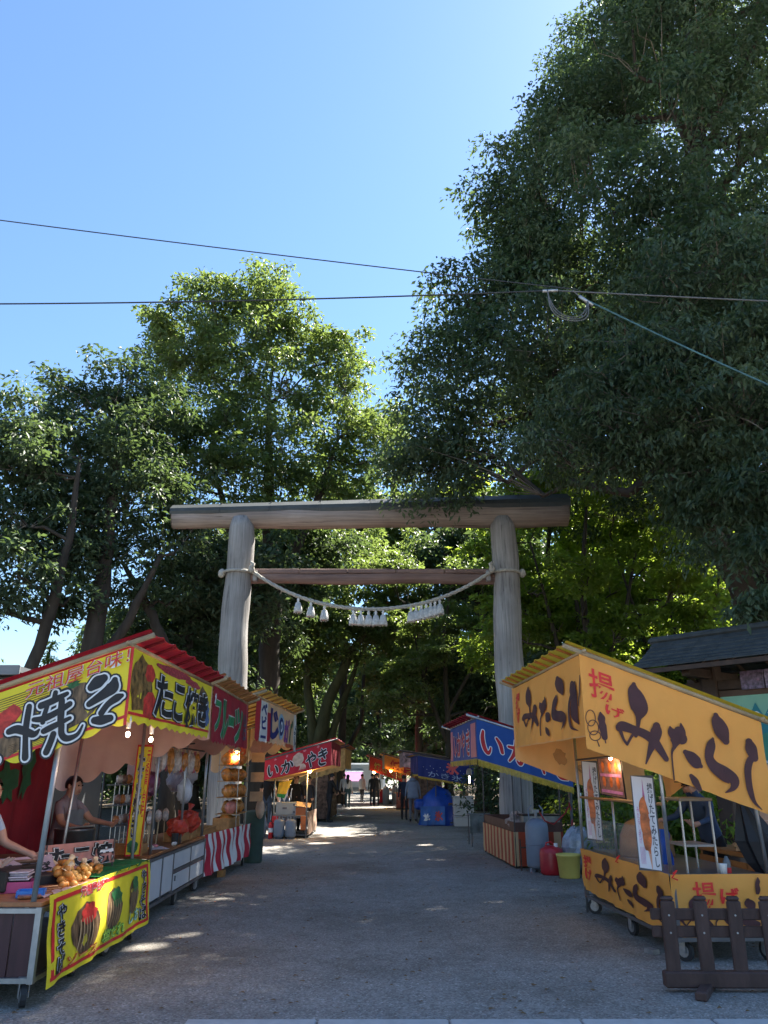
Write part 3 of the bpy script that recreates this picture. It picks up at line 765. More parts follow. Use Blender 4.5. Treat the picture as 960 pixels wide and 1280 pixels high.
# twisted rope with tassels
rope = thing('shimenawa_rope', 'twisted pale straw rope with white tassels strung between the gate pillars', 'rope', (-.34, GY - .02, 0))
ROPE = M('straw_rope', (.42, .40, .35), .9, .25, 18, .4, 60)
TASSEL = M('tassel_straw', (.66, .65, .62), .9, .2, 16, .3, 60)
def rope_pt(t):
    x = -3.32 + 6.64 * t
    return Vector((x, -.30 + .05 * math.cos(t * 6.28), 6.98 - 1.18 * (1 - (2 * t - 1) ** 2) * (1 - .08 * math.sin(3.14 * t)) + .0 * t))
N_ = 150
for s in range(3):
    pts = []
    for i in range(N_ + 1):
        t = i / N_; p = rope_pt(t); a = i * .55 + s * 2.094
        pts.append(p + Vector((0, math.cos(a), math.sin(a))) * .027)
    MB().tube(pts, .031, 7).build('strand', ROPE, rope, smooth=True)
for X, s in ((-3.75, -1), (3.75, 1)):
    for k in range(3):
        pts = []
        for i in range(41):
            a = 2 * math.pi * i / 40; b = i * .9 + k * 2.094
            r = .405 + .022 * math.cos(b)
            pts.append((X + math.cos(a) * r, .02 + math.sin(a) * r, 6.99 + .022 * math.sin(b)))
        MB().tube(pts, .026, 6, caps=False).build('coil', ROPE, rope, smooth=True)
    kx = X - s * .42
    kn = MB(); kn.ball((kx, -.34, 7.03), (.09, .08, .12), 8, .1); kn.tube([(kx, -.36, 7.0), (kx - s * .05, -.40, 7.16), (kx + s * .03, -.38, 7.22)], [.05, .055, .03], 7)
    kn.ball((X + s * .46, -.05, 6.98), (.11, .12, .13), 8, .12); kn.build('knot', ROPE, rope, smooth=True)
def px_t(px): return (at(px, 748, GY - .3).x + .34 + 3.32) / 6.64
for px in (373, 389, 406, 442, 451.5, 461, 470, 479, 513.5, 520, 526.5, 532.5, 538, 543.5, 549.5):
    p = rope_pt(px_t(px)); mb = MB()
    prof = [(.02, 0), (.03, -.05), (.045, -.08), (.028, -.11), (.06, -.19), (.095, -.34), (.11, -.40), (.10, -.41)]
    mb.lathe([(r * random.uniform(.95, 1.05), z * 1.02) for r, z in prof[::-1]], p + Vector((0, 0, -.02)), 12)
    for k in range(14):
        a = k * .449; mb.tube([p + Vector((.055 * math.cos(a), .055 * math.sin(a), -.18)), p + Vector((.10 * math.cos(a), .10 * math.sin(a), -.36)), p + Vector((.108 * math.cos(a), .108 * math.sin(a), -.45 - .03 * random.random()))], [.012, .014, .008], 4)
    mb.build('tassel', TASSEL, rope, smooth=True)

# ------------------------------------------------------------------ overhead lines
WIRE = M('black_cable', (.035, .04, .045), .5, .2, 5)
CABLE = M('blue_green_cable', (.05, .13, .15), .45, .25, 5)
GREYW = M('grey_cable', (.11, .115, .12), .5, .2, 5)
def wire(label, a, b, sag, rad, mat, name='overhead_cable', ext=0.0):
    a, b = Vector(a), Vector(b); pts = []
    for i in range(41):
        t = -ext + (1 + 2 * ext) * i / 40; p = a.lerp(b, t); p.z -= sag * (1 - (2 * t - 1) ** 2); pts.append(p)
    o = MB()
    base = pts[0]; o.tube([p - base for p in pts], rad, 6)
    w = o.build(name, mat, None, smooth=True, loc=base)
    return tag(w, label, 'overhead cable', 'overhead cables')
JY = 9.6
J = at(722, 362, JY)
wire('thin cable running down to the junction from the upper left of the sky', at(-1100, 116, JY - .6), J, .16, .009, WIRE)
w1a, w1b = at(-1100, 352, JY - .3), at(690, 363, JY)
wire('thicker cable running almost level across the sky at treetop height', w1a, w1b, .30, .012, WIRE)
wire('pale cable running level from the junction to the right edge', at(690, 363, JY), at(2000, 404, JY - .2), .10, .012, GREYW)
wire('blue-green cable sloping down from the junction in front of the big tree', at(735, 376, JY), at(1485, 690, JY - .6), .16, .014, CABLE)
coil = thing('cable_coil', 'slack loop of cable and clamps hanging at the junction of the cables', 'cable loop', J)
for k in range(3):
    pts = []
    a0, b0 = at(684, 364, JY) - J, at(734, 378, JY) - J
    for i in range(21):
        t = i / 20; p = a0.lerp(b0, t); p.z -= (.34 + .045 * k) * math.sin(math.pi * t) ** .7; p.x += (.03 + .03 * k) * math.sin(2 * math.pi * t) * -1; p.y -= .02 * k; pts.append(p)
    MB().tube(pts, .009, 6).build('loop', GREYW, coil, smooth=True)
cl = MB(); cl.tube([at(678, 364, JY) - J, at(697, 363, JY) - J], .022, 8); cl.build('splice', M('splice_metal', (.45, .46, .47), .4, .2, 20, metal=.6), coil, smooth=True)
cl = MB(); cl.tube([at(724, 370, JY) - J, at(741, 382, JY) - J], .024, 8); cl.build('clamp', MATS['splice_metal'], coil, smooth=True)
tn = MB(); tn.tube([at(716, 363, JY) - J, at(728, 374, JY) - J], .010, 6); tn.build('hanger', GREYW, coil)

# ------------------------------------------------------------------ roofed notice board on the right
DKWOOD = M('stained_wood', (.075, .045, .032), .75, .3, 4, .4, 14, stretch=(1, 1, 1))
nb = thing('notice_board', 'roofed wooden notice board with a green mountain map behind the orange stall', 'notice board', (6.6, 11.3, 0), R(-50))
# local x from -2.7 to +2.6
ROOF = M('roof_shingle', (.055, .06, .06), .8, .35, 5, .5, 30)
for s in (-1, 1):
    rows = 7
    for k in range(rows):
        for q in range(13):
            t0, t1 = k / rows, (k + 1) / rows + .03
            curve = lambda t: 3.80 - .80 * t + .25 * t * t
            xx0 = -2.85 + q * .44 + (k % 2) * .0; xx1 = xx0 + .434
            mb = MB(); y0, y1 = s * (.06 + .92 * t0), s * (.06 + .92 * t1); z0, z1 = curve(t0) + .012, curve(t1) + .034
            up = Vector((0, 0, .02))
            a = [Vector((xx0, y0, z0)), Vector((xx1, y0, z0)), Vector((xx1, y1, z1)), Vector((xx0, y1, z1))]
            mb.add([p for p in a] + [p - up for p in a], [(0, 1, 2, 3), (7, 6, 5, 4), (0, 4, 5, 1), (1, 5, 6, 2), (2, 6, 7, 3), (3, 7, 4, 0)])
            mb.build('shingle', ROOF, nb)
mb = MB(); mb.box((0, 0, 3.83), (5.9, .26, .12), bev=.04); mb.build('ridge', ROOF, nb)
for s in (-1, 1):
    mb = MB(); mb.box((0, s * .96, 3.20), (5.75, .05, .07)); mb.build('fascia', DKWOOD, nb)
for i in range(12):
    x = -2.7 + i * .49
    for s in (-1, 1):
        mb = MB(); a = Vector((x, 0, 3.70)); b = Vector((x, s * .93, 3.19))
        mb.tube([a, a.lerp(b, .5) + Vector((0, 0, -.06)), b], .036, 4); mb.build('rafter', DKWOOD, nb)
for x in (-1.93, 2.3):
    mb = MB(); mb.box((x, 0, 1.82), (.25, .25, 3.64), bev=.02); mb.build('post', DKWOOD, nb)
    mb = MB(); mb.box((x, 0, 3.16), (.14, 1.6, .14), bev=.01); mb.build('bracket_beam', DKWOOD, nb)
mb = MB(); mb.box((.19, 0, 2.98), (5.2, .15, .15), bev=.01); mb.build('cross_beam', DKWOOD, nb)
mb = MB(); mb.box((.19, .003, 2.845), (4.02, .12, .10), bev=.01); mb.build('board_frame', M('frame_wood', (.15, .085, .055), .7, .3, 4, .3, 14), nb)
bp = Patch((-1.80, -.06, 2.80), (2.17, -.06, 2.80), (2.17, -.06, 1.30), (-1.80, -.06, 1.30), fold=0)
mb = MB(); mb.box((.19, .0, 2.05), (3.98, .10, 1.54)); board = mb.build('board_panel', M('board_pale_green', (.30, .56, .38), .5, .08, 3), nb)
TEAL = M('map_teal', (.03, .24, .26), .45, .2, 2); GRN = M('map_green', (.06, .30, .20), .5, .2, 2); WHT = M('print_white', (.78, .78, .76), .5, .05, 4)
mm = MB(); pts = []; K = 18
for i in range(K * 2 + 1): pts.append((i / (K * 2), .10 + (.0 if i % 2 else .13) + .02 * math.sin(i)))
vs = [bp(u, v, .004) for u, v in pts] + [bp(u, .98, .004) for u, v in pts]; m = len(pts)
mm.add(vs, [(i, i + 1, m + i + 1, m + i) for i in range(m - 1)]); mm.build('printed_mountains', TEAL, board)
for i in range(K):
    blob(bp, (2 * i + 1) / (2 * K), .19, .012, .022, WHT, .008, board, 'printed_snow', n=8, seed=i)
blob(bp, .26, .55, .20, .22, GRN, .008, board, 'printed_valley', n=30); blob(bp, .3, .62, .13, .13, M('map_pale', (.35, .62, .55), .5, .1, 2), .012, board, 'printed_lake', n=24)
for k, (x, w) in enumerate(((-1.22, .36), (-.84, .36), (-.44, .38))):
    pp = thing('flower_photo', ('purple flower photograph pinned above the left of the green map', 'paler purple flower photograph second from the left above the green map', 'lilac photograph third from the left above the green map')[k], 'photograph', (6.6 + math.cos(R(-50)) * x + math.sin(R(-50)) * .10, 11.3 + math.sin(R(-50)) * x - math.cos(R(-50)) * .10, 3.02), R(-50))
    mb = MB(); mb.box((0, 0, .0), (w, .02, .28)); mb.build('print', M('photo_purple%d' % k, ((.20, .13, .22), (.30, .22, .34), (.26, .2, .3))[k], .4, .9, 16, spec=.5), pp)

# dark roofed building at the left edge
bl = thing('shed', 'low dark grey building with a flat roof at the left edge behind the red stall', 'building', (-9.6, 13.6, 0))
GREY = M('shed_wall', (.07, .075, .08), .6, .2, 1.5, spec=.4)
mb = MB(); mb.box((0, 2.5, 1.62), (6.3, 5, 3.24)); mb.build('wall', GREY, bl)
mb = MB(); mb.box((-.05, 2.4, 3.32), (6.9, 5.6, .10)); rf = mb.build('roof', M('shed_roof', (.11, .12, .13), .45, .2, 1.5, spec=.5), bl)
mb = MB(); mb.box((-.05, -.42, 3.30), (6.96, .05, .17), bev=.01); mb.build('roof_edge', M('shed_trim', (.20, .21, .22), .4, .15, 3), rf)
mb = MB(); mb.box((2.94, -.012, 2.98), (.42, .03, .42)); mb.build('pale_panel', M('pale_panel', (.55, .58, .62), .5, .1, 3), bl)

# ------------------------------------------------------------------ stalls
STEEL = M('galvanised_steel', (.42, .43, .44), .38, .2, 8, metal=.8)
PIPE = M('painted_pipe', (.28, .31, .32), .45, .2, 6, metal=.5)
DKPIPE = M('dark_pipe', (.10, .10, .105), .5, .2, 6, metal=.4)
BAMBOO = M('bamboo_pole', (.42, .30, .17), .55, .3, 5, stretch=(1, 1, 1))
FRAME = M('grey_steel_frame', (.15, .145, .15), .5, .25, 5, metal=.4)
RUBBER = M('rubber', (.03, .03, .032), .7, .2, 10)
CASTM = M('caster_metal', (.36, .36, .37), .45, .3, 14, metal=.6)
WOODTOP = M('counter_wood', (.26, .105, .040), .5, .35, 3, .3, 10, stretch=(4, .5, 4))
LWOOD = M('orange_pine', (.42, .21, .075), .6, .3, 3, .3, 10, stretch=(5, .6, 5))
BLACK = M('black_print', (.016, .016, .020), .5, .3, 9)
WHITE = M('white_print', (.80, .80, .80), .5, .05, 6)
REDP = M('red_print', (.62, .025, .03), .5, .12, 6)
DARKRED = M('dark_red_cloth', (.21, .010, .018), .8, .25, 3, trans=.12)
YELLOW = M('yellow_banner', (.83, .70, .035), .55, .06, 2.5, .1, 20, trans=.10)
ORANGE = M('orange_banner', (1.0, .42, .085), .6, .07, 2.5, .12, 18, trans=.18, tcol=(1.0, .46, .10))
ORANGE_IN = M('orange_banner_back', (.88, .46, .17), .65, .08, 2.5, .1, 18, trans=.16)
BROWN = M('dark_brown_print', (.075, .024, .026), .6, .2, 6)
PEACH = M('peach_lining', (.78, .52, .43), .7, .10, 2, .15, 16, trans=.22)
MAUVE = M('mauve_lining', (.48, .29, .27), .7, .15, 2, .15, 16, trans=.2)
REDROOF = M('red_tarp', (.56, .018, .026), .42, .2, 3, .2, 14, trans=.30, tcol=(.8, .03, .04))
ORROOF = M('orange_tarp', (.62, .22, .06), .5, .2, 3, .2, 14, trans=.30)
YROOF = M('yellow_tarp', (.74, .46, .035), .45, .15, 3, .2, 14, trans=.38, tcol=(.9, .55, .04))
AMBROOF = M('amber_tarp', (.78, .38, .05), .5, .15, 3, .2, 14, trans=.38)
BLUECL = M('blue_banner', (.012, .075, .30), .6, .12, 3, .1, 18, trans=.08)
NAVYCL = M('navy_banner', (.012, .025, .17), .6, .12, 3, .1, 18, trans=.08)
BEIGE = M('beige_banner', (.68, .47, .28), .65, .08, 3, .1, 18, trans=.12)
CRIMSON = M('crimson_banner', (.36, .012, .03), .6, .15, 3, .1, 18, trans=.08)
REDBAN = M('red_banner', (.52, .014, .03), .6, .12, 3, .1, 18, trans=.08)
GREENP = M('green_print', (.015, .22, .075), .5, .2, 6)
BULB = M('lit_bulb', (1.0, .72, .42), .3, .0, 3, emit=11)
BULBW = M('lit_bulb_warm', (1.0, .55, .18), .3, .0, 3, emit=9)
NOODLE = M('noodle_picture', (.17, .10, .05), .5, 1.0, 9, stretch=(3, 3, .7))
NOODLE2 = M('octopus_picture', (.22, .12, .035), .5, 1.0, 14)
GINGER = M('ginger_picture', (.55, .04, .03), .5, .5, 16)
GREENS = M('greens_picture', (.03, .16, .05), .5, .7, 18)
SHADEW = M('lamp_shade_white', (.7, .7, .68), .4, .1, 5)

def lamp(name, label, loc, power, mat=None, r=.045, col_=(1, .72, .42), shade=True, group='lit stall bulbs'):
    t = thing(name, label, 'light bulb', loc, 0, group)
    mb = MB(); mb.ball((0, 0, 0), (r, r, r * 1.25), 10); mb.build('bulb', mat or BULB, t, smooth=True)
    mb = MB(); mb.lathe([(.018, .03), (.022, .10), (.012, .13)], (0, 0, r), 8); mb.build('socket', SHADEW, t)
    if shade:
        mb = MB(); mb.lathe([(.085, r * .6), (.05, r + .05), (.02, r + .08)], (0, 0, 0), 12); mb.build('shade', SHADEW, t, smooth=True)
    ld = bpy.data.lights.new('bulb_light', 'POINT'); ld.energy = power; ld.color = col_; ld.shadow_soft_size = .05
    lo = bpy.data.objects.new('bulb_light', ld); col.objects.link(lo); lo.parent = t; lo.location = (0, 0, -.09)
    return t

def caster(parent, loc, r=.075, a=0.0):
    mb = MB(); mb.tube([Vector((-.02, 0, r)), Vector((.02, 0, r))], r, 14)
    w = mb.build('caster', RUBBER, parent, smooth=False, loc=loc); w.rotation_euler = (0, 0, a)
    h = MB(); h.tube([Vector((-.024, 0, r)), Vector((.024, 0, r))], r * .62, 12); h.build('hub', CASTM, w)
    f = MB(); f.box((-.034, 0, r + .05), (.006, .06, .13)); f.box((.034, 0, r + .05), (.006, .06, .13)); f.box((0, 0, r * 2 + .035), (.09, .09, .012)); f.build('fork', CASTM, w)
    return w

class Stall:
    """local frame: x = depth away from the path (times side), y = along the path, z up; root at the near front corner"""
    def __init__(s, label, loc, rz, side, L, D, zf, slope, roof, slats=9, over=.12, drop=.85, slat_mat=None, name='market_stall', group='festival food stalls along the approach', edge=BAMBOO, ridge=.10):
        s.root = thing(name, label, 'market stall', loc, rz, group); s.side = side; s.L = L; s.D = D; s.zf = zf; s.tan = math.tan(R(slope)); s.drop = drop
        sd = side
        # roof tarp sagging between slats, with a turned-down front hem
        mb = MB(); nu = slats * 6; vs = []
        over += .05; prof = [(-over, -.012), (-over + .02, 0), (D * .33, 0), (D * .66, 0), (D + .12, 0)]
        for (d, dz) in prof:
            for i in range(nu + 1):
                y = -.06 + (L + .12) * i / nu; q = (i / nu * slats) % 1
                sag = -.020 * math.sin(math.pi * q) ** .8
                z = zf + ridge - d * s.tan + sag + dz * (1 + .5 * math.sin(math.pi * q))
                vs.append((sd * d + (sd * .02 * math.sin(math.pi * q) if dz else 0), y, z))
        fs = []
        for j in range(len(prof) - 1):
            for i in range(nu): a = j * (nu + 1) + i; fs.append((a, a + 1, a + nu + 2, a + nu + 1))
        mb.add(vs, fs); s.roof = mb.build('roof_tarp', roof, s.root, smooth=True)
        for k in range(slats + 1):
            y = min(max(L * k / slats, .0), L)
            mb = MB(); mb.tube([(sd * (-over + .01), y, zf + ridge - .035 + over * s.tan), (sd * (D + .08), y, zf + ridge - .035 - (D + .08) * s.tan)], .014, 6); mb.build('roof_slat', slat_mat or LWOOD, s.root)
        for y in (-.03, L + .03):
            mb = MB(); mb.tube([(sd * (-over - .02), y, zf + ridge - .05 + over * s.tan), (sd * (D + .2), y, zf + ridge - .05 - (D + .2) * s.tan)], .024, 8); mb.build('edge_pole', edge, s.root, smooth=True)
        mb = MB(); mb.tube([(0, -.12, zf + .03), (0, L + .12, zf + .03)], .018, 8); mb.build('front_pole', edge, s.root, smooth=True)
        mb = MB(); mb.tube([(sd * D, -.1, zf + .03 - D * s.tan), (sd * D, L + .1, zf + .03 - D * s.tan)], .018, 8); mb.build('rear_pole', edge, s.root, smooth=True)
    def front(s, mat, name='front_banner', scallop=.04, ns=14, fold=.008, seed=1, drop=None, y0=-.02, y1=None, teeth=False, off=-.02, pick=None, nf=4):
        y1 = s.L if y1 is None else y1; dr = drop or s.drop; x = s.side * off
        a, b = (y1, y0) if s.side > 0 else (y0, y1)
        p = Patch((x, a, s.zf), (x, b, s.zf), (x, b, s.zf - dr), (x, a, s.zf - dr), fold, nf, seed)
        o = p.mesh(name, mat, s.root, 70, 14, scallop=scallop, ns=ns, teeth=teeth, pick=pick)
        return p, o
    def sidep(s, y, d0, d1, drop, off=0.0, fold=.008, seed=2, drop1=None):
        z0, z1 = s.zf - d0 * s.tan, s.zf - d1 * s.tan; dr1 = drop if drop1 is None else drop1
        A = (Vector((s.side * d0, y, z0)), Vector((s.side * d0, y, z0 - drop))); B = (Vector((s.side * d1, y, z1)), Vector((s.side * d1, y, z1 - dr1)))
        l, r = (A, B) if s.side > 0 else (B, A)
        return Patch(l[0], r[0], r[1], l[1], fold, 4, seed)
    def side_banner(s, mat, y=-.035, d0=-.03, d1=None, drop=None, name='side_banner', scallop=.04, ns=9, fold=.008, seed=2, drop1=None, teeth=False):
        p = s.sidep(y, d0, s.D if d1 is None else d1, drop or s.drop, fold=fold, seed=seed, drop1=drop1)
        o = p.mesh(name, mat, s.root, 60, 14, scallop=scallop, ns=ns, teeth=teeth)
        return p, o
    def post(s, d, y, ztop, mat=PIPE, r=.020, dx=0.0, dy=0.0, z0=0.0):
        mb = MB(); mb.tube([(s.side * d, y, z0), (s.side * d + dx, y + dy, ztop)], r, 10); return mb.build('post', mat, s.root, smooth=True)
    def W(s, d, y, z):
        r = s.root.rotation_euler[2]; x = s.side * d; l = s.root.location
        return Vector((l[0] + x * math.cos(r) - y * math.sin(r), l[1] + x * math.sin(r) + y * math.cos(r), l[2] + z))

# ============ brush-written words (units: picture pixels of the lettering, y down)
MITARASHI = {
 'mi': [[(489,172,16),(486,195,46),(494,230,64),(500,262,60),(494,290,22)], [(494,285,20),(488,325,13),(478,350,15)],
        [(418,322,30),(432,318,34),(470,330,30),(510,345,30),(545,375,34),(578,430,20)], [(420,330,14),(430,362,10),(441,380,9)], [(441,380,9),(462,352,10),(476,338,12)],
        [(556,320,30),(553,338,44),(540,368,36),(520,405,18),(501,446,4)]],
 'ta': [[(607,322,8),(612,338,36),(632,350,66),(648,362,40)], [(650,310,6),(652,335,24),(650,365,26)], [(622,372,40),(616,388,18),(603,410,8),(599,450,6),(599,500,6)],
        [(655,408,18),(672,425,40),(690,446,42),(703,456,14)], [(662,488,14),(674,508,26),(688,534,16)]],
 'ra': [[(784,280,20),(786,300,46),(800,336,56),(812,370,26)], [(762,362,10),(752,385,34),(738,425,32),(752,458,44),(788,482,52),(818,505,40),(812,530,20),(784,546,3)]],
 'shi': [[(896,372,26),(900,395,44),(905,425,34)], [(904,422,22),(886,440,24),(874,470,24),(870,510,22),(872,545,20),(882,580,12),(908,604,3)]],
}
def mapped(strokes, fx): return [[fx(*p) for p in st] for st in strokes]
IKA = {
 'i': [[(10,12,9),(7,40,15),(14,74,16),(26,90,13),(36,80,8),(40,66,4)], [(66,24,9),(80,44,15),(86,72,12)]],
 'ka': [[(6,38,9),(34,36,13),(58,32,14),(64,46,14),(60,72,13),(50,92,12),(38,84,5)], [(36,8,8),(34,36,13),(24,66,12),(6,92,7)], [(76,22,7),(90,40,13),(94,54,12)]],
 'ya': [[(4,54,8),(30,42,13),(62,30,14),(86,36,13),(84,52,12),(62,58,7)], [(48,6,8),(58,18,12),(60,26,9)], [(22,22,9),(34,54,13),(50,94,13)]],
 'ki': [[(16,24,8),(48,20,12),(80,13,9)], [(10,44,8),(48,40,12),(88,32,9)], [(40,4,9),(52,30,13),(68,54,14),(76,62,8)], [(28,64,10),(20,80,13),(40,94,13),(78,92,9)]],
}
YAKI = [  # the big brush-written characters on the near yellow banner
 [(215,430,40),(214,500,44),(216,580,44),(225,660,40),(240,775,48)], [(98,600,46),(150,585,58),(215,600,56),(280,620,46),(312,590,16)],
 [(388,335,34),(384,380,34)], [(300,425,50),(350,405,48),(410,375,46),(470,342,30)], [(262,520,32),(330,515,46),(420,470,44),(500,415,42)],
 [(345,430,30),(335,480,34),(330,540,34)], [(440,390,44),(446,460,50),(452,540,46)], [(345,600,40),(400,570,44),(515,512,26)],
 [(412,620,44),(400,670,44),(378,740,46)], [(462,560,44),(470,620,44),(510,650,44),(580,625,30),(612,562,14)]]
KI_BIG = [[(720,238,60),(680,265,90),(640,300,60)], [(800,250,44),(790,300,90),(740,345,70),(640,418,44)], [(862,360,30),(830,375,54),(770,420,44),(730,480,44)], [(690,530,50),(735,528,66),(795,515,50)]]
KO_BIG = [[(-150,560,40),(-60,600,60),(-10,640,40)], [(-170,760,50),(-90,800,70),(-10,800,60),(45,790,40)]]

# ============ stall A: noodle stall, near left
A = Stall('near left stall with yellow fried-noodle banners and a red tarp roof', (-2.15, 6.58, 0), R(-0.4), -1, 3.0, 1.75, 2.63, 19.5, REDROOF, slats=8, drop=.66, ridge=.10, slat_mat=DARKRED)
pa, ob = A.side_banner(YELLOW, drop=.64, scallop=.13, ns=6.6, seed=3, fold=.006)
# zoom units of the near banner (0..960) -> (u, v) on the patch
def fA(x, y):
    px, py = x * .1771, 810 + y * .1771
    u = 1 - (161.5 - px) / (161.5 + 107.0)
    top = 812 + (161.5 - px) * .347
    return u, (py - top) / 97.0
lay = [(BLACK, 26, .006), (WHITE, 13, .010), (BLACK, 0, .014)]
strip(pa, 0.0, .865, 1.0, .905, REDP, .004, ob); strip(pa, .985, 0, 1, 1, REDP, .0045, ob)
blob(pa, .40, .45, .10, .22, GINGER, .004, ob, jag=.3, seed=4); blob(pa, .70, .50, .17, .28, NOODLE, .003, ob, jag=.12, seed=5); blob(pa, .42, .72, .12, .20, NOODLE, .0035, ob, seed=6); blob(pa, .73, .23, .03, .05, GREENS, .0045, ob, jag=.3)
for k in range(7): strip(pa, .38, .10 + .03 * k, .62, .112 + .03 * k, NOODLE2, .0022, ob); 
for k in range(7): strip(pa, .30, .74 + .022 * k, .66, .748 + .022 * k, NOODLE2, .0022, ob)
brush(pa, YAKI, fA, lay, ob); brush(pa, KI_BIG, fA, lay, ob); brush(pa, KO_BIG, fA, lay, ob)
lettering(pa, '元祖屋台味！', (.520, .02, .985, .215), [(WHITE, .022, .024), (REDP, 0.0, .033)], ob, skew=-.02)
pf, ob = A.front(YELLOW, scallop=.055, ns=13, seed=5, drop=.60, teeth=True)
strip(pf, 0, .86, 1, .90, REDP, .004, ob)
blob(pf, .10, .45, .10, .40, NOODLE2, .004, ob, seed=8); blob(pf, .17, .25, .05, .13, GINGER, .006, ob, seed=9); blob(pf, .19, .72, .06, .20, GINGER, .006, ob, seed=3); blob(pf, .86, .45, .09, .36, NOODLE, .004, ob, seed=7); blob(pf, .94, .55, .035, .25, M('blue_picture', (.10, .16, .32), .5, .5, 9), .005, ob, jag=.3)
blob(pf, .45, .07, .22, .07, M('small_red_print', (.40, .05, .06), .6, .8, 40), .004, ob, jag=.2, seed=2); blob(pf, .70, .12, .1, .06, MATS['small_red_print'], .004, ob, jag=.2, seed=5)
lettering(pf, 'た', (.23, .20, .42, .84), [(BLACK, .075, .007), (WHITE, .055, .013), (BLACK, .03, .019)], ob)
lettering(pf, 'こ', (.44, .24, .58, .84), [(BLACK, .075, .007), (WHITE, .055, .013), (BLACK, .035, .019)], ob)
lettering(pf, '焼', (.60, .20, .77, .86), [(BLACK, .06, .007), (WHITE, .045, .013), (BLACK, .02, .019)], ob)
lettering(pf, 'き', (.79, .20, .93, .84), [(BLACK, .075, .007), (WHITE, .055, .013), (BLACK, .03, .019)], ob)
pl, ob = A.side_banner(PEACH, y=3.02, drop=.62, name='far_side_banner', scallop=.13, ns=6.6, seed=6)
A.post(.50, -.13, 2.30, PIPE, .022, dx=-.06, dy=.26, z0=.70); A.post(1.2, .35, 2.0, DKPIPE, .016); A.post(.55, 2.35, 2.4, PIPE, .018); A.post(1.1, 1.7, 2.1, STEEL, .017, dx=.12)
A.post(.66, 3.0, 2.5, LWOOD, .020)
# the near counter with its printed cloth
def counter_box(st, d0, d1, y0, y1, zb, zt, mats, panels, top=WOODTOP, thick=.035, lip=.0):
    sd = st.side; c = MB()
    x0, x1 = sd * d0, sd * d1; cx = (x0 + x1) / 2; w = abs(x1 - x0)
    b = MB(); b.box((cx, (y0 + y1) / 2, zt - thick / 2), (w + .02, y1 - y0 + .02, thick), bev=.006); b.build('counter_top', top, st.root)
    for (x, y) in ((x0, y0), (x0, y1), (x1, y0), (x1, y1)):
        b = MB(); b.box((x, y, (zb + zt - thick) / 2), (.045, .045, zt - thick - zb)); b.build('frame_leg', mats, st.root)
    for z in (zb + .02, zt - thick - .024):
        b = MB(); b.box((x0, (y0 + y1) / 2, z), (.034, y1 - y0 - .05, .034)); b.build('frame_rail', mats, st.root)
        b = MB(); b.box((cx, y0, z), (w - .05, .034, .034)); b.build('frame_rail', mats, st.root)
        b = MB(); b.box((cx, y1, z), (w - .05, .034, .034)); b.build('frame_rail', mats, st.root)
    b = MB(); b.box((cx, (y0 + y1) / 2, zb + .035), (w - .08, y1 - y0 - .08, .02)); b.build('bottom_shelf', FRAME, st.root)
PANELRED = M('dark_red_panel', (.065, .022, .028), .45, .3, 3, stretch=(6, 6, .6), spec=.5)
counter_box(A, .44, 1.62, -.14, 2.42, .16, .70, STEEL, None, top=M('orange_oilcloth', (.42, .17, .07), .5, .35, 5, .3, 16))
for k in range(6):
    x = -(.45 + .195 * k); b = MB(); b.box((x - .097, -.105, .42), (.188, .014, .46), bev=.004); b.build('side_plank', PANELRED, A.root)
for (d, y, a) in ((.50, -.10, .5), (.50, .82, .1), (.50, 1.6, -.2), (.50, 2.36, .2), (1.5, -.05, .4), (1.5, 2.3, 0)): caster(A.root, (-d, y, 0), .08, a)
pc = Patch((-.395, -.12, .74), (-.395, 2.48, .745), (-.36, 2.46, .14), (-.33, -.14, .12), .014, 3, 4, belly=.03)
cl = pc.mesh('counter_cloth', YELLOW, A.root, 60, 14)
for (u0, v0, u1, v1) in ((.04, .05, .97, .10), (.02, .90, .98, .945), (.025, .06, .045, .93), (.955, .06, .975, .93)): strip(pc, u0, v0, u1, v1, REDP, .004, cl)
lettering(pc, 'やきそば', (.055, .14, .125, .90), [(BLACK, .075, .006), (WHITE, .055, .010), (BLACK, .025, .014)], cl, vertical=True)
lettering(pc, 'やきそば', (.885, .12, .95, .88), [(BLACK, .075, .006), (WHITE, .055, .010), (BLACK, .025, .014)], cl, vertical=True)
for (cu, cv, ru, rv, ro, top_, s2) in ((.28, .55, .10, .30, .25, GINGER, 11), (.55, .50, .075, .30, .25, GREENS, 12), (.77, .45, .075, .26, .25, GREENS, 13)):
    blob(pc, cu, cv, ru, rv, NOODLE, .005, cl, rot=ro, seed=s2, jag=.1); blob(pc, cu + .02, cv - .16, ru * .62, rv * .42, top_, .009, cl, rot=ro, seed=s2 + 5, jag=.25)
    for q in range(5): 
        st = [(cu * 100 - 4 + q * 2, cv * 100 - 12, .5), (cu * 100 - 5 + q * 2.4, cv * 100 + 4, .7), (cu * 100 - 7 + q * 2.6, cv * 100 + 22, .4)]
        brush(pc, [st], lambda x, y: (x / 100, y / 100), [(M('noodle_strand', (.42, .30, .17), .5, .4, 20), 0, .010 + q * .0004)], cl, name='printed_noodle')
lettering(pc, 'ソース', (.16, .80, .38, .90), [(REDP, .06, .011), (M('ochre_print', (.70, .45, .10), .5, .1, 5), .015, .014)], cl)
lettering(pc, '塩だれ', (.46, .72, .66, .88), [(GREENP, .06, .011), (M('lime_print', (.45, .75, .10), .5, .1, 5), .015, .014)], cl)
lettering(pc, 'しお', (.74, .66, .87, .84), [(M('teal_print', (.02, .25, .25), .5, .1, 5), .06, .011), (M('pale_green_print', (.5, .75, .55), .5, .1, 5), .015, .014)], cl)
lettering(pc, '元祖屋台味', (.24, .02, .46, .16), [(WHITE, .05, .007), (REDP, .02, .010)], cl)
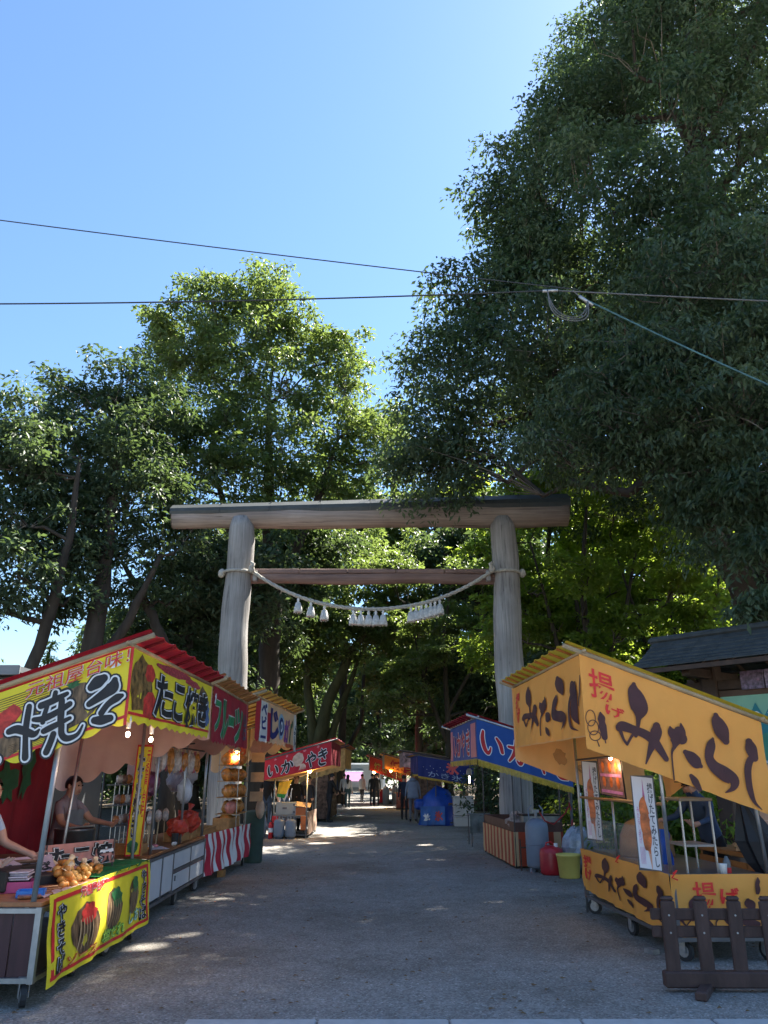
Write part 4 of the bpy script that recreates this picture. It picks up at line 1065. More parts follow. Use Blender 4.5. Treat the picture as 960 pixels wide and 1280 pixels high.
# rear curtain with painted leaves and the tall thin sign
pr_ = Patch((-1.72, .15, 1.95), (-1.72, 2.95, 1.95), (-1.72, 2.95, .55), (-1.72, .15, .55), .02, 6, 9)
bk = pr_.mesh('rear_curtain', DARKRED, A.root, 60, 10)
DKGR = M('dark_green_print', (.012, .085, .035), .6, .3, 5)
for i, (u, v, ru, rv, ro, m_) in enumerate([(.10, .24, .06, .22, .3, DKGR), (.22, .38, .06, .18, -.5, DKGR), (.30, .10, .10, .17, .2, GREENP), (.42, .35, .05, .16, .5, DKGR), (.55, .30, .07, .13, -.2, DKGR), (.20, .12, .05, .24, 0, REDP), (.70, .22, .05, .2, .4, DKGR), (.38, .12, .04, .24, .1, REDP)]):
    blob(pr_, u, v, ru, rv, m_, .008 + .002 * i, bk, 'printed_leaf', ro, jag=.35, seed=20 + i)
ps = Patch((-.78, 2.90, 1.95), (-.60, 2.92, 1.95), (-.64, 2.92, .74), (-.81, 2.90, .74), .004, 2, 3)
sg = ps.mesh('vertical_banner', YELLOW, A.root, 6, 20)
for (u0, v0, u1, v1) in ((0, 0, .08, 1), (.92, 0, 1, 1), (0, 0, 1, .02), (0, .985, 1, 1)): strip(ps, u0, v0, u1, v1, REDP, .004, sg)
lettering(ps, 'たこ焼き', (.16, .06, .62, .84), [(BLACK, .07, .005), (WHITE, .055, .008), (BLACK, .025, .011)], sg, vertical=True)
lettering(ps, '元祖屋台味', (.68, .05, .90, .66), [(REDP, .02, .006)], sg, vertical=True); blob(ps, .45, .92, .35, .06, GREENS, .006, sg, seed=3)
lamp('hanging_bulb', 'lit bulb hanging at the near corner under the yellow noodle banner', A.W(-.0, .12, 1.93), 2.2, BULB, .019, (1, .62, .5), shade=False)
lamp('hanging_bulb', 'lit bulb under the octopus banner beside the tall thin sign', A.W(.02, .85, 1.92), 2.2, BULB, .019, (1, .72, .45), shade=False)

# goods on stall A
def on(st, d, y, z=0): return st.W(d, y, z)
SNACK = M('golden_snack', (.62, .27, .06), .45, .5, 9, .6, 12)
BAGC = M('clear_bag', (.75, .62, .40), .12, .3, 14, .8, 18, spec=.7)
for i, (d, y, sc_, lab) in enumerate([(.62, .72, 1.0, 'nearest golden bag of fried snacks on the noodle counter'), (.70, .95, 1.15, 'tall golden bag of fried snacks in the middle of the noodle counter'), (.86, 1.08, 1.05, 'golden snack bag at the back beneath the small black lettered sign'), (.62, 1.18, .85, 'pale yellow round snack bag in front of the small sign'), (.60, 1.42, .8, 'last golden snack bag beside the green cloth')]):
    t = thing('snack_bag', lab, 'snack bag', on(A, d, y, .70), random.uniform(0, 3), 'golden snack bags on the noodle counter')
    b = MB(); [b.ball((random.gauss(0, .05) * sc_, random.gauss(0, .045) * sc_, (.03 + .035 * (q // 6) + random.uniform(-.008, .008)) * sc_), (.036 * sc_, .034 * sc_, .03 * sc_), 8, .1) for q in range(20)]; tag(b.build('contents', [SNACK, M('pale_snack', (.66, .40, .12), .4, .4, 12, .5, 14)][i % 2], t, smooth=True), kind='stuff')
    b = MB(); b.tube([(.01, 0, .12 * sc_), (.03, .01, .16 * sc_), (.06, .02, .185 * sc_)], [.045, .018, .03], 7); b.build('neck', BAGC, t)
ptk = Patch((-.95, 1.02, 1.0), (-.62, 1.92, .99), (-.58, 1.92, .78), (-.90, 1.02, .76), .012, 3, 2)
tk = thing('counter_sign', 'small purplish cloth sign with black brush letters standing on the noodle counter', 'sign', A.root.location, A.root.rotation_euler[2])
so = ptk.mesh('sign_cloth', M('pinkish_sign', (.52, .24, .20), .6, .3, 4), tk, 24, 6)
lettering(ptk, 'たこ焼', (.04, .10, .96, .96), [(BLACK, .075, .006), (WHITE, .055, .012), (BLACK, .03, .018)], so)
for x, y in ((-.92, 1.03), (-.60, 1.91)): b = MB(); b.tube([(x - .01, y, .70), (x - .01, y, 1.0)], .008, 6); b.build('sign_stick', DKPIPE, tk)
ptk = Patch((-1.25, .42, .93), (-.86, .98, .93), (-.80, .98, .80), (-1.18, .42, .80), .01, 3, 5)
tk = thing('counter_sign', 'narrow lilac sign lying among boxes behind the blue tray', 'sign', A.root.location, A.root.rotation_euler[2])
so = ptk.mesh('sign_cloth', M('lilac_sign', (.40, .30, .36), .6, .3, 4), tk, 20, 6); lettering(ptk, 'やきそば', (.05, .4, .95, .96), [(BLACK, .05, .006)], so)
b = MB(); b.box((-1.02, .70, .755), (.5, .5, .09), rotz(.9), bev=.01); b.build('sign_block', BLACK, tk)
def tray(label, loc, dim, mat, rz=0, name='plastic_tray', cat='tray', group=None):
    t = thing(name, label, cat, loc, rz, group); w, l, h = dim
    b = MB(); b.box((0, 0, .006), (w, l, .012), bev=.004); b.build('base', mat, t)
    for (x, y, dx, dy) in ((w/2, 0, .008, l), (-w/2, 0, .008, l), (0, l/2, w - .012, .008), (0, -l/2, w - .012, .008)):
        b = MB(); b.box((x, y, h / 2 + .004), (dx, dy, h)); b.build('rim', mat, t)
    return t
tray('bright blue plastic tray on the noodle counter behind the pole', on(A, .64, .14, .70), (.20, .16, .045), M('blue_plastic', (.05, .22, .62), .4, .1, 5), .3)
tray('magenta plastic tray beneath a stack of white lids', on(A, .92, .40, .70), (.36, .24, .08), M('pink_plastic', (.50, .07, .20), .4, .15, 5), .2)
t = thing('lid_stack', 'stack of clear white container lids on the magenta tray', 'lids', on(A, .92, .40, .79), .2)
for k in range(4): b = MB(); b.box((random.uniform(-.015, .015), random.uniform(-.015, .015), .008 + k * .018), (.28, .2, .014), rotz(random.uniform(-.1, .1)), bev=.005); b.build('lid', M('clear_lid', (.62, .55, .60), .15, .2, 20, spec=.7), t)
t = thing('skewer_pack', 'flat clear packs of brown skewers near the front of the noodle counter', 'food packs', on(A, .58, .22, .705), .15)
for k in range(5): b = MB(); b.box((-.05 + .05 * (k % 2), -.2 + .14 * k, .012), (.17, .10, .022), rotz(.3 + .1 * k), bev=.008); b.build('pack', M('brown_pack', (.30, .12, .05), .25, .5, 20, spec=.6), t)
t = thing('paper_runner', 'crinkled pale pink paper laid along the front edge of the noodle counter', 'paper', on(A, .50, .62, .705), 0)
b = MB(); p_ = Patch((-.10, -.55, .012), (.06, .55, .012), (.14, .50, .008), (.0, -.6, .010), .008, 7, 1); p_.mesh('paper', M('pale_pink_paper', (.62, .45, .42), .4, .3, 9), t, 40, 5)
t = thing('green_cloth', 'green cloth spread over the far end of the noodle counter', 'cloth', on(A, .42, 1.05, .71), 0)
p_ = Patch((-.55, .0, .03), (-.42, 1.42, .05), (.05, 1.40, .045), (.03, .25, .012), .012, 3, 2); p_.mesh('cloth', M('bright_green_cloth', (.015, .20, .065), .5, .2, 3), t, 40, 10)
t = thing('stock_pot', 'tall dark steel stock pot behind the small black lettered sign', 'pot', on(A, 1.10, 2.10, .70), 0)
b = MB(); b.lathe([(.18, 0), (.19, .02), (.20, .36), (.21, .38), (.19, .385), (.18, .37), (.17, .05), (.0, .04)], n=20); b.build('body', M('dark_steel', (.10, .10, .105), .35, .3, 8, metal=.7), t, smooth=True)
b = MB(); b.tube([(-.15, .15, .375), (.15, .15, .40)], .012, 6); b.build('ladle', STEEL, t)
t = thing('griddle', 'flat dark iron griddle with a brown rim inside the noodle stall', 'griddle', on(A, 1.22, .72, .70), 0)
b = MB(); b.box((0, 0, .09), (.62, .95, .16), bev=.01); b.build('body', M('griddle_iron', (.05, .045, .042), .5, .4, 7, metal=.4), t)
b = MB(); b.lathe([(.30, .17), (.33, .18), (.33, .21), (.31, .21), (.29, .185), (.0, .18)], (0, .25, 0), 22); b.build('pan', M('pan_brown', (.14, .08, .055), .45, .4, 7, metal=.3), t, smooth=True)
for k, (d, y, z, lab) in enumerate(((1.30, .06, .70, 'lower grey carton at the left end of the noodle stall'), (1.32, .08, .86, 'upper grey carton at the left end of the noodle stall'))):
    t = thing('carton', lab, 'box', on(A, d, y, z), .1 + .12 * k, 'grey cartons in the noodle stall'); b = MB(); b.box((0, 0, .077), (.34, .22, .152), bev=.006); b.build('body', M('grey_card', (.17, .17, .15), .8, .2, 5), t)
    b = MB(); b.box((0, 0, .155), (.05, .222, .004)); b.build('tape', M('tape', (.30, .26, .18), .4, .1, 5), t)

# ============ stall B: fruit candy stall with white cabinets
Bs = Stall('second left stall with a dark red banner and green letters over white cabinets', (-2.13, 9.72, 0), R(1.0), -1, 2.85, 1.75, 2.66, 18, ORROOF, slats=8, drop=.62)
pf, ob = Bs.front(CRIMSON, scallop=.06, ns=16, seed=8, drop=.66, teeth=True)
for ch, (u0, u1, v0, v1) in zip('フルーツ', ((.06, .20, .22, .80), (.21, .38, .16, .92), (.40, .56, .42, .62), (.57, .80, .18, .92))):
    lettering(pf, ch, (u0, v0, u1, v1), [(M('pale_line', (.62, .62, .55), .5, .1, 5), .055, .007), (GREENP, .035, .010)], ob)
lettering(pf, '飴', (.83, .24, .94, .84), [(M('grey_print', (.10, .07, .10), .6, .2, 6), .02, .008)], ob)
blob(pf, .05, .22, .02, .10, WHITE, .006, ob, jag=.4)
Bs.side_banner(MAUVE, y=2.70, drop=.62, name='far_side_banner', scallop=.16, ns=6, seed=7)
counter_box(Bs, .55, 1.60, -.15, 2.95, .17, .74, FRAME, None)
WPAN = M('white_panel', (.62, .63, .66), .35, .08, 3, spec=.5)
for (y0, y1, z0, z1) in ((-.10, .42, .24, .66), (.50, .98, .24, .66), (1.06, 1.98, .47, .66), (1.06, 1.98, .22, .41), (2.06, 2.92, .47, .66), (2.06, 2.92, .22, .41)):
    b = MB(); b.box((-.545, (y0 + y1) / 2, (z0 + z1) / 2), (.016, y1 - y0, z1 - z0), bev=.004); b.build('cabinet_panel', WPAN, Bs.root)
for (x, y, dx, dy, z, h) in ((-.552, .46, .03, .05, .45, .50), (-.552, 1.02, .03, .05, .45, .50), (-.552, 2.02, .03, .05, .45, .50)): b = MB(); b.box((x, y, z), (dx, dy, h)); b.build('frame_upright', FRAME, Bs.root)
b = MB(); b.box((-.552, 1.99, .44), (.026, 1.88, .045)); b.build('frame_rail', FRAME, Bs.root)
b = MB(); b.box((-.532, 1.12, .36), (.02, .02, .06)); b.build('latch', DKPIPE, Bs.root)
b = MB(); b.box((-1.0, -.16, .44), (.80, .016, .42), bev=.004); b.build('cabinet_panel', WPAN, Bs.root)
for (d, y, a) in ((.62, -.08, .3), (.62, 1.5, .1), (.62, 2.75, -.4), (1.5, -.1, 0)): caster(Bs.root, (-d, y, 0), .08, a)
Bs.post(.58, -.02, 2.30, STEEL, .018, z0=.74); Bs.post(.60, 1.55, 2.30, STEEL, .016, z0=.74); Bs.post(.58, 2.85, 2.30, STEEL, .018, z0=.74); Bs.post(1.6, 1.2, 1.95, DKPIPE, .016, z0=.74)
b = MB(); b.tube([(-.60, -.02, 1.96), (-.60, 2.85, 1.96)], .012, 6); b.build('cross_bar', DKPIPE, Bs.root)
b = MB(); b.tube([(-1.60, .0, 1.80), (-.60, 2.0, 2.05)], .010, 6); b.build('cross_bar', DKPIPE, Bs.root)
# goods: candied sticks, red bags, white bag
STICK = M('wooden_stick', (.55, .42, .26), .7, .2, 6); WRAP = M('clear_wrap', (.58, .50, .46), .12, .4, 20, .7, 25, spec=.8)
for i in range(16):
    c = i % 8; r_ = i // 8
    t = thing('candy_stick', '%s of eight wrapped candies on sticks in the %s row of the fruit candy counter' % (('nearest', 'second', 'third', 'fourth', 'fifth', 'sixth', 'seventh', 'farthest')[c], 'front' if r_ == 0 else 'rear'), 'candy', on(Bs, .90 + .25 * r_ + .03 * (c % 3), 1.05 + c * .135, .74), 0, '%s row of wrapped candy sticks' % ('front' if r_ == 0 else 'rear'))
    b = MB(); b.tube([(0, 0, 0), (random.uniform(-.02, .02), .01, .30)], .006, 5); b.build('stick', STICK, t)
    b = MB(); b.ball((0, 0, .33 + .03 * (c % 2)), (.045, .045, .07), 8, .1); b.build('candy', [WRAP, M('pale_candy', (.62, .42, .32), .2, .3, 9, spec=.7), M('dark_candy', (.12, .05, .05), .2, .3, 9, spec=.7)][i % 3], t, smooth=True)
REDBAG = M('red_plastic_bag', (.66, .07, .04), .3, .35, 8, .8, 14, trans=.25, spec=.6)
for i, (d, y, z, s_, lab) in enumerate(((.66, 1.62, .92, .15, 'red plastic bag left of the post at the fruit candy counter'), (.66, 2.25, .96, .17, 'larger red plastic bag right of the post at the fruit candy counter'))):
    t = thing('red_bag', lab, 'plastic bag', on(Bs, d, y, z), .3 * i, 'red plastic bags'); b = MB(); b.ball((0, 0, .02), (s_, s_ * 1.05, s_ * .86), 14, .16); b.build('bag', REDBAG, t)
    b = MB(); b.tube([(0, 0, s_ * .7), (.01, 0, s_ * 1.1), (.03, .01, s_ * 1.5)], [.05, .02, .05], 8); b.build('knot', REDBAG, t, smooth=True)
    b = MB(); b.box((0, 0, -.17 + .0), (.12, .12, .14), bev=.01); b.build('stand', LWOOD, t)
t = thing('balloon_bag', 'white puffed bag hanging beside the post of the fruit candy stall', 'bag', on(Bs, .70, 2.05, 1.40), 0)
b = MB(); b.ball((0, 0, 0), (.11, .12, .17), 14, .12); b.build('bag', M('white_bag', (.62, .63, .68), .3, .25, 6, .4, 12, spec=.6), t, smooth=True); b = MB(); b.tube([(0, 0, .15), (0, .01, .35)], .006, 5); b.build('string', STICK, t)
for i, (d, y, z, c_, lab) in enumerate(((.95, 2.5, 1.55, (.30, .28, .36), 'grey puffed toy bag under the dark red banner'), (.85, 2.95, 1.62, (.40, .38, .40), 'pale puffed toy bag at the far end of the fruit candy stall'), (1.15, 1.9, 1.5, (.20, .05, .12), 'dark purple bag hanging inside the fruit candy stall'))):
    t = thing('hanging_bag', lab, 'bag', on(Bs, d, y, z), 0); b = MB(); b.ball((0, 0, 0), (.13, .15, .16), 14, .16); b.build('bag', M('hang_bag%d' % i, c_, .3, .35, 5, .5, 12, spec=.6), t); b = MB(); b.tube([(0, 0, .14), (0, .01, .4)], .006, 5); b.build('string', STICK, t)
def wooden_box(label, loc, dim, rz=0.0, mat=LWOOD, group=None, name='wooden_box', fill=None):
    t = thing(name, label, 'wooden box', loc, rz, group); w, l, h = dim
    b = MB(); b.box((0, 0, .008), (w - .03, l - .03, .014)); b.build('base', mat, t)
    for (x, y, dx, dy) in ((w/2, 0, .014, l), (-w/2, 0, .014, l), (0, l/2, w - .016, .014), (0, -l/2, w - .016, .014)):
        b = MB(); b.box((x, y, h / 2), (dx, dy, h), bev=.003); b.build('side', mat, t)
    if fill: b = MB(); b.ball((0, 0, h * .8), (w * .42, l * .42, h * .45), 10, .2); b.build('contents', fill, t, smooth=True)
    return t
wooden_box('low wooden tray at the near end of the fruit candy counter', on(Bs, .95, .10, .74), (.5, .36, .10), 0, group='wooden boxes on the left counters')
wooden_box('wooden box on the counter beside the red and white curtain', on(Bs, .74, 2.2, .74), (.22, .95, .12), 0, group='wooden boxes on the left counters')
t = thing('steel_cup', 'small dark steel cup on the fruit candy counter', 'cup', on(Bs, .64, 1.42, .74)); b = MB(); b.lathe([(.04, 0), (.045, .01), (.048, .13), (.05, .135), (.04, .13), (.0, .12)], n=12); b.build('body', MATS['dark_steel'], t, smooth=True)
t = thing('paper_sheet', 'pale paper sheet lying on the wooden counter', 'paper', on(Bs, .72, .82, .742), .5); b = MB(); b.box((0, 0, .002), (.22, .42, .003)); b.build('sheet', M('paper_white', (.62, .56, .56), .7, .08, 5), t)
t = thing('crumpled_tissue', 'small white crumpled paper on the front edge of the wooden counter', 'paper', on(Bs, .60, 1.22, .742), .5); b = MB(); b.ball((0, 0, .02), (.035, .045, .022), 8, .3); b.build('wad', WHITE, t)
rk = thing('bottle_rack', 'wire rack of skewered sweets at the back of the fruit candy stall', 'rack', on(Bs, 1.35, 1.7, .74))
for k in range(9):
    b = MB(); b.tube([(0, -.75 + k * .19, 0), (0, -.75 + k * .19, .78)], .006, 5); b.build('wire', STEEL, rk)
for k in range(3): b = MB(); b.box((0, .01, .25 + .25 * k), (.2, 1.6, .012)); b.build('shelf', FRAME, rk)
for k in range(24):
    b = MB(); b.ball((.03, -.70 + (k % 8) * .2, .32 + .25 * (k // 8)), (.05, .06, .06), 7, .2); b.build('sweet', [M('amber_sweet', (.45, .16, .05), .35, .5, 9), WRAP, M('dull_sweet', (.28, .16, .12), .4, .5, 9)][k % 3], rk, smooth=True)

ORD = ('nearest', 'second', 'third', 'fourth', 'fifth', 'sixth', 'seventh', 'eighth', 'ninth', 'tenth', 'eleventh', 'twelfth')
for i in range(12):
    t = thing('sweet_packet', ORD[i] + ' of twelve clear sweet packets hung along the bar of the fruit candy stall', 'sweet packet', on(Bs, .62 + .1 * (i % 2), .35 + i * .2, 1.96), random.uniform(-.3, .3), 'clear sweet packets hung along the bar')
    b = MB(); b.ball((0, 0, -.17), (.05, .07, .12 + .02 * (i % 3)), 8, .18); b.build('packet', [WRAP, M('pink_sweets', (.58, .20, .22), .2, .5, 16, .5, 20, spec=.7), M('orange_sweets', (.62, .26, .07), .2, .5, 16, .5, 20, spec=.7), M('pale_sweets', (.60, .50, .42), .2, .4, 16, .5, 20, spec=.7)][(i * 3) % 4], t); b = MB(); b.tube([(0, 0, 0), (0, 0, -.07)], .012, 5); b.build('tie', STICK, t)
for i in range(7):
    t = thing('cake_packet', ORD[i] + ' of seven flat cake packets laid along the wooden counter of the candy stall', 'cake packet', on(Bs, .78 + .12 * (i % 2), .30 + .10 * i, .745), random.uniform(0, 1), 'flat cake packets on the wooden counter')
    b = MB(); b.box((0, 0, .018), (.10, .075, .034), bev=.012); b.build('packet', [MATS['pink_sweets'], MATS['pale_sweets'], MATS['orange_sweets']][i % 3], t)
for i in range(10):
    t = thing('noodle_pack', ORD[i] + ' of ten foil-topped noodle packs along the rear of the noodle counter', 'food pack', on(A, 1.05 + .0 * (i % 2), .12 + .0 * i, .70 + .0) if False else on(A, .80 + .17 * (i % 2), 1.30 + .11 * (i // 2), .70), random.uniform(-.15, .15), 'noodle packs on the noodle counter')
    b = MB(); b.box((0, 0, .022), (.14, .095, .042), bev=.010); b.build('tray', M('clear_lid', (.62, .55, .60)), t); b = MB(); b.box((0, 0, .046), (.12, .08, .008)); b.build('noodles', M('noodle_brown', (.32, .17, .07), .5, .6, 22, .6, 26), t)

# ============ stall C: potato butter stall with the red and white curtain
Cs = Stall('third left stall with coloured letters on a beige banner and a red and white curtain', (-2.07, 12.65, 0), R(-3.2), -1, 3.9, 1.7, 2.80, 17, AMBROOF, slats=8, drop=.62)
pk = lambda u, v: 1 if u < .10 else (0 if u < .97 else 2)
pf, ob = Cs.front([BEIGE, REDBAN, WHITE], scallop=.07, ns=11, seed=4, drop=.66, teeth=True, pick=pk)
strip(pf, .10, .02, .24, 1.0, M('pale_banner', (.72, .66, .60), .6, .08, 3), .004, ob); strip(pf, .24, .25, .33, .97, REDBAN, .004, ob)
NAVYP = M('navy_print', (.02, .03, .16), .5, .2, 6)
lettering(pf, 'ベビー', (.115, .06, .225, .92), [(NAVYP, .04, .008)], ob, vertical=True)
lettering(pf, 'じ', (.30, .10, .50, .90), [(NAVYP, .06, .010)], ob)
for r_, m_ in ((.085, M('sky_print', (.30, .48, .60), .5, .1, 5)), (.06, NAVYP), (.035, WHITE), (.018, NAVYP)): blob(pf, .575, .50, r_, r_ * 4.2, m_, .008 + (.085 - r_) * .08, ob, jag=0)
lettering(pf, 'が', (.66, .22, .80, .92), [(M('purple_print', (.26, .07, .26), .5, .15, 5), .06, .010)], ob)
lettering(pf, 'バ', (.80, .20, .91, .90), [(M('deep_green_print', (.01, .13, .07), .5, .15, 5), .08, .010)], ob)
strip(pf, .93, .02, 1.0, 1.1, MATS['pale_banner'], .004, ob); lettering(pf, 'よし', (.94, .35, .99, .92), [(BLACK, .03, .009)], ob, vertical=True)
for k in range(6): blob(pf, .72 + .035 * k, .98, .025, .06, M('flame_print', (.70, .12, .04), .5, .3, 6), .009, ob, jag=.3, seed=k)
pl, ob = Cs.side_banner(BEIGE, y=3.85, drop=.66, name='far_side_banner', scallop=.14, ns=6, seed=3)
blob(pl, .3, .6, .12, .25, MATS['flame_print'], .006, ob, seed=3); blob(pl, .6, .6, .14, .28, MAUVE, .006, ob, seed=6)
counter_box(Cs, .72, 1.70, .02, 3.35, .17, .70, FRAME, None)
pcur = Patch((-.69, -.02, .74), (-.69, 3.30, .74), (-.66, 3.30, .18), (-.64, -.02, .16), .03, 5, 2)
pcur.mesh('striped_curtain', [WHITE, M('red_stripe', (.50, .02, .05), .6, .15, 4)], Cs.root, 120, 8, pick=lambda u, v: 1 if int(u * 20) % 2 else 0)
pcur2 = Patch((-1.05, -.05, .74), (-.69, -.05, .74), (-.64, -.04, .16), (-1.02, -.05, .14), .02, 1, 3)
pcur2.mesh('striped_curtain', MATS['red_stripe'], Cs.root, 20, 8)
for (d, y) in ((.8, .15), (.8, 3.2)): caster(Cs.root, (-d, y, 0), .08, .3)
Cs.post(.74, .1, 2.4, STEEL, .018, z0=.70); Cs.post(.80, 3.25, 2.5, STEEL, .022)
b = MB(); b.box((-.75, 1.5, .055), (.10, .18, .11)); b.build('prop_block', LWOOD, Cs.root)
wooden_box('tall wooden box of golden crumbs on the third left counter', on(Cs, .92, 2.3, .70), (.30, .9, .20), 0, group='wooden boxes on the left counters', fill=SNACK)
wooden_box('plain wooden box at the near end of the third left counter', on(Cs, .92, .65, .70), (.30, .9, .12), 0, group='wooden boxes on the left counters')
rk = thing('snack_rack', 'tall lit rack packed with amber bags of baked snacks', 'rack', on(Cs, .92, 2.65, .92))
for (x, y) in ((-.18, -.5), (.18, -.5), (-.18, .5), (.18, .5)): b = MB(); b.tube([(x, y, -.2), (x, y, 1.15)], .009, 6); b.build('upright', STEEL, rk)
AMB = M('amber_pack', (.60, .25, .06), .3, .6, 12, .5, 16, spec=.6)
for k in range(4): b = MB(); b.box((0, 0, .03 + k * .28), (.40, 1.02, .012)); b.build('shelf', LWOOD, rk)
for k in range(36):
    r_, c = k // 9, k % 9
    b = MB(); b.ball((random.uniform(-.05, .08), -.46 + .115 * c, .14 + .28 * r_), (.11, .065, .11), 8, .18); b.build('pack', AMB if k % 4 else M('pink_pack', (.55, .20, .16), .3, .5, 12, spec=.6), rk, smooth=True)
lamp('rack_bulb', 'warm bulb lighting the amber snack rack', on(Cs, .78, 2.2, 2.02), 4, BULBW, .022, (1, .55, .2))
for i, (z, lab) in enumerate(((1.95, 'top tan price card on the end post of the third left stall'), (1.58, 'middle tan price card on the end post of the third left stall'), (1.22, 'lowest tan price card on the end post of the third left stall'))):
    t = thing('price_card', lab, 'card', on(Cs, .62, 3.36, z), R(-2)); b = MB(); b.box((0, 0, 0), (.26, .012, .18)); b.build('card', M('tan_card', (.52, .34, .20), .6, .2, 6), t)
t = thing('pale_sack', 'pale paper sack hung on the end post of the third left stall', 'sack', on(Cs, .55, 3.45, .95)); b = MB(); b.ball((0, 0, .05), (.09, .07, .19), 10, .08); b.build('sack', M('sack_paper', (.60, .42, .30), .6, .2, 6), t, smooth=True)
t = thing('green_bin', 'dark green upright bin at the far end of the striped curtain', 'bin', on(Cs, .72, 3.75, 0)); b = MB(); b.lathe([(.17, 0), (.19, .03), (.21, .86), (.22, .88), (.20, .89), (.0, .90)], n=16); b.build('body', M('bin_green', (.06, .10, .085), .5, .25, 4), t, smooth=True); b = MB(); b.lathe([(.23, .885), (.23, .93), (.05, .96)], n=16); b.build('lid', MATS['bin_green'], t)

# ============ orange stall O on the right
O = Stall('orange stall with big brown brush letters and a yellow tarp roof at the near right', (1.97, 7.72, 0), R(3.2), 1, 3.1, 1.72, 2.74, 20.5, YROOF, slats=10, drop=.86, ridge=.08, slat_mat=ORROOF)
po, ob = O.side_banner(ORANGE, drop=.90, scallop=0, seed=2, fold=.013, drop1=.86)
def fO(x, y):
    u = (x - 292) / (925 - 292)
    top = 64 + (x - 292) * (300 - 64) / (950 - 292)
    return u * .955, (y - top) / 326
words_ = MITARASHI['mi'] + MITARASHI['ta'] + MITARASHI['ra'] + MITARASHI['shi']
brush(po, words_, fO, [(BROWN, 0, .012)], ob)
REDB = M('bright_red_print', (.78, .03, .025), .5, .06, 6)
lettering(po, '揚', (.042, .11, .18, .43), [(REDB, .012, .009)], ob, skew=0)
lettering(po, 'げ', (.118, .445, .228, .565), [(REDB, .02, .009)], ob)
def ring(cx, cy, rx, ry, w): return [(cx + rx * math.cos(t * .5236), cy + ry * math.sin(t * .5236), w) for t in range(13)]
dango = [ring(318, 290, 18, 27, 3), ring(325, 322, 20, 25, 3), ring(330, 350, 20, 16, 3), [(336, 366, 3), (341, 385, 4)]]
dango2 = [[(355, 272, 6), (357, 290, 26), (358, 305, 22), (359, 318, 27), (361, 335, 24), (363, 356, 20)], [(362, 355, 4), (364, 375, 4)]]
brush(po, dango + dango2, lambda x, y: ((x - 292) / 633 * .955 - .005, (y - 64 - (x - 292) * .359) / 326), [(BROWN, 0, .009)], ob, name='printed_dumplings')
pf, ob = O.front(ORANGE, scallop=0, seed=6, drop=.78, fold=.013)
strip(pf, 0, .985, 1, 1.0, ORANGE_IN, .003, ob)
def fF(u0, u1, v0, v1, x0=405, x1=915, y0=165, y1=610):
    # words laid in a box: remove the slope of the near banner first
    return lambda x, y: (u0 + (u1 - u0) * (x - x0) / (x1 - x0), v0 + (v1 - v0) * ((y - (x - x0) * .30) - y0) / (y1 - y0 - 150))
brush(pf, words_, fF(.16, .93, .16, .93), [(BROWN, 0, .010)], ob)
brush(pf, [[(930, 200, 10), (925, 260, 40), (915, 330, 50), (930, 370, 10)], [(975, 180, 6), (965, 250, 10), (950, 300, 6)]], lambda x, y: (.93 + (x - 930) / 900, .25 + (y - 180) / 330), [(BROWN, 0, .0125)], ob, name='printed_dumplings')
lettering(pf, '揚げ', (.05, .12, .145, .62), [(REDB, .03, .009)], ob, vertical=True)
pl, ob = O.side_banner(ORANGE_IN, y=3.13, drop=.94, name='far_side_banner', scallop=0, seed=4)
GHOST = M('faded_print', (.50, .25, .10), .7, .2, 5)
for (u, v, ru, rv) in ((.35, .72, .05, .10), (.55, .78, .07, .08), (.75, .7, .05, .12)): blob(pl, u, v, ru, rv, GHOST, .008, ob, jag=.2, seed=int(u * 100))
# loose rear flap
pfl = Patch((1.55, 2.2, 2.05), (1.80, 1.6, 2.00), (1.74, 1.65, 1.62), (1.56, 2.1, 1.30), .015, 2, 2); pfl.mesh('loose_flap', ORANGE_IN, O.root, 12, 8)
# counter
O_d0, O_d1, O_y0, O_y1 = .72, 1.66, .12, 2.85
counter_box(O, O_d0, O_d1, O_y0, O_y1, .17, .72, FRAME, None, top=M('counter_laminate', (.17, .155, .15), .35, .2, 3, spec=.5))
pk1 = Patch((O_d0 - .03, O_y1, .735), (O_d0 - .03, O_y0 - .03, .735), (O_d0 - .01, O_y0 - .03, .20), (O_d0 - .02, O_y1, .26), .013, 4, 1, belly=.03)
c1 = pk1.mesh('counter_cloth', ORANGE, O.root, 60, 14)
brush(pk1, words_, fF(.22, .93, .12, .86), [(BROWN, 0, .010)], c1); lettering(pk1, '揚げ', (.03, .14, .15, .72), [(REDB, .03, .010)], c1, vertical=True)
pk2 = Patch((O_d0 - .03, O_y0 - .035, .735), (O_d1 + .02, O_y0 - .035, .735), (O_d1 + .02, O_y0 - .01, .235), (O_d0 - .03, O_y0 - .01, .20), .010, 3, 5)
c2 = pk2.mesh('counter_cloth', ORANGE, O.root, 60, 14)
lettering(pk2, '揚', (.20, .12, .42, .54), [(REDB, .012, .010)], c2); lettering(pk2, 'げ', (.46, .22, .64, .50), [(REDB, .03, .010)], c2)
brush(pk2, MITARASHI['mi'] + MITARASHI['ta'] + MITARASHI['ra'] + MITARASHI['shi'], fF(.05, .95, .42, .98), [(BROWN, 0, .008)], c2)
brush(pk2, [[(84, 6, 1), (83.6, 12, 4), (82.6, 18, 4), (82.8, 26, 4.6), (82.2, 33, 3)]], lambda x, y: (x / 100, y / 100), [(BROWN, 0, .012)], c2, name='printed_dumplings')
for (d, y, a) in ((.80, .2, .6), (.76, 1.4, .2), (.78, 2.75, 1.0), (1.58, .2, .3)): caster(O.root, (d, y, 0), .085, a)
b = MB(); b.box((.62, .55, .02), (.08, .12, .04), rotz(.4)); b.build('brake_block', CASTM, O.root)
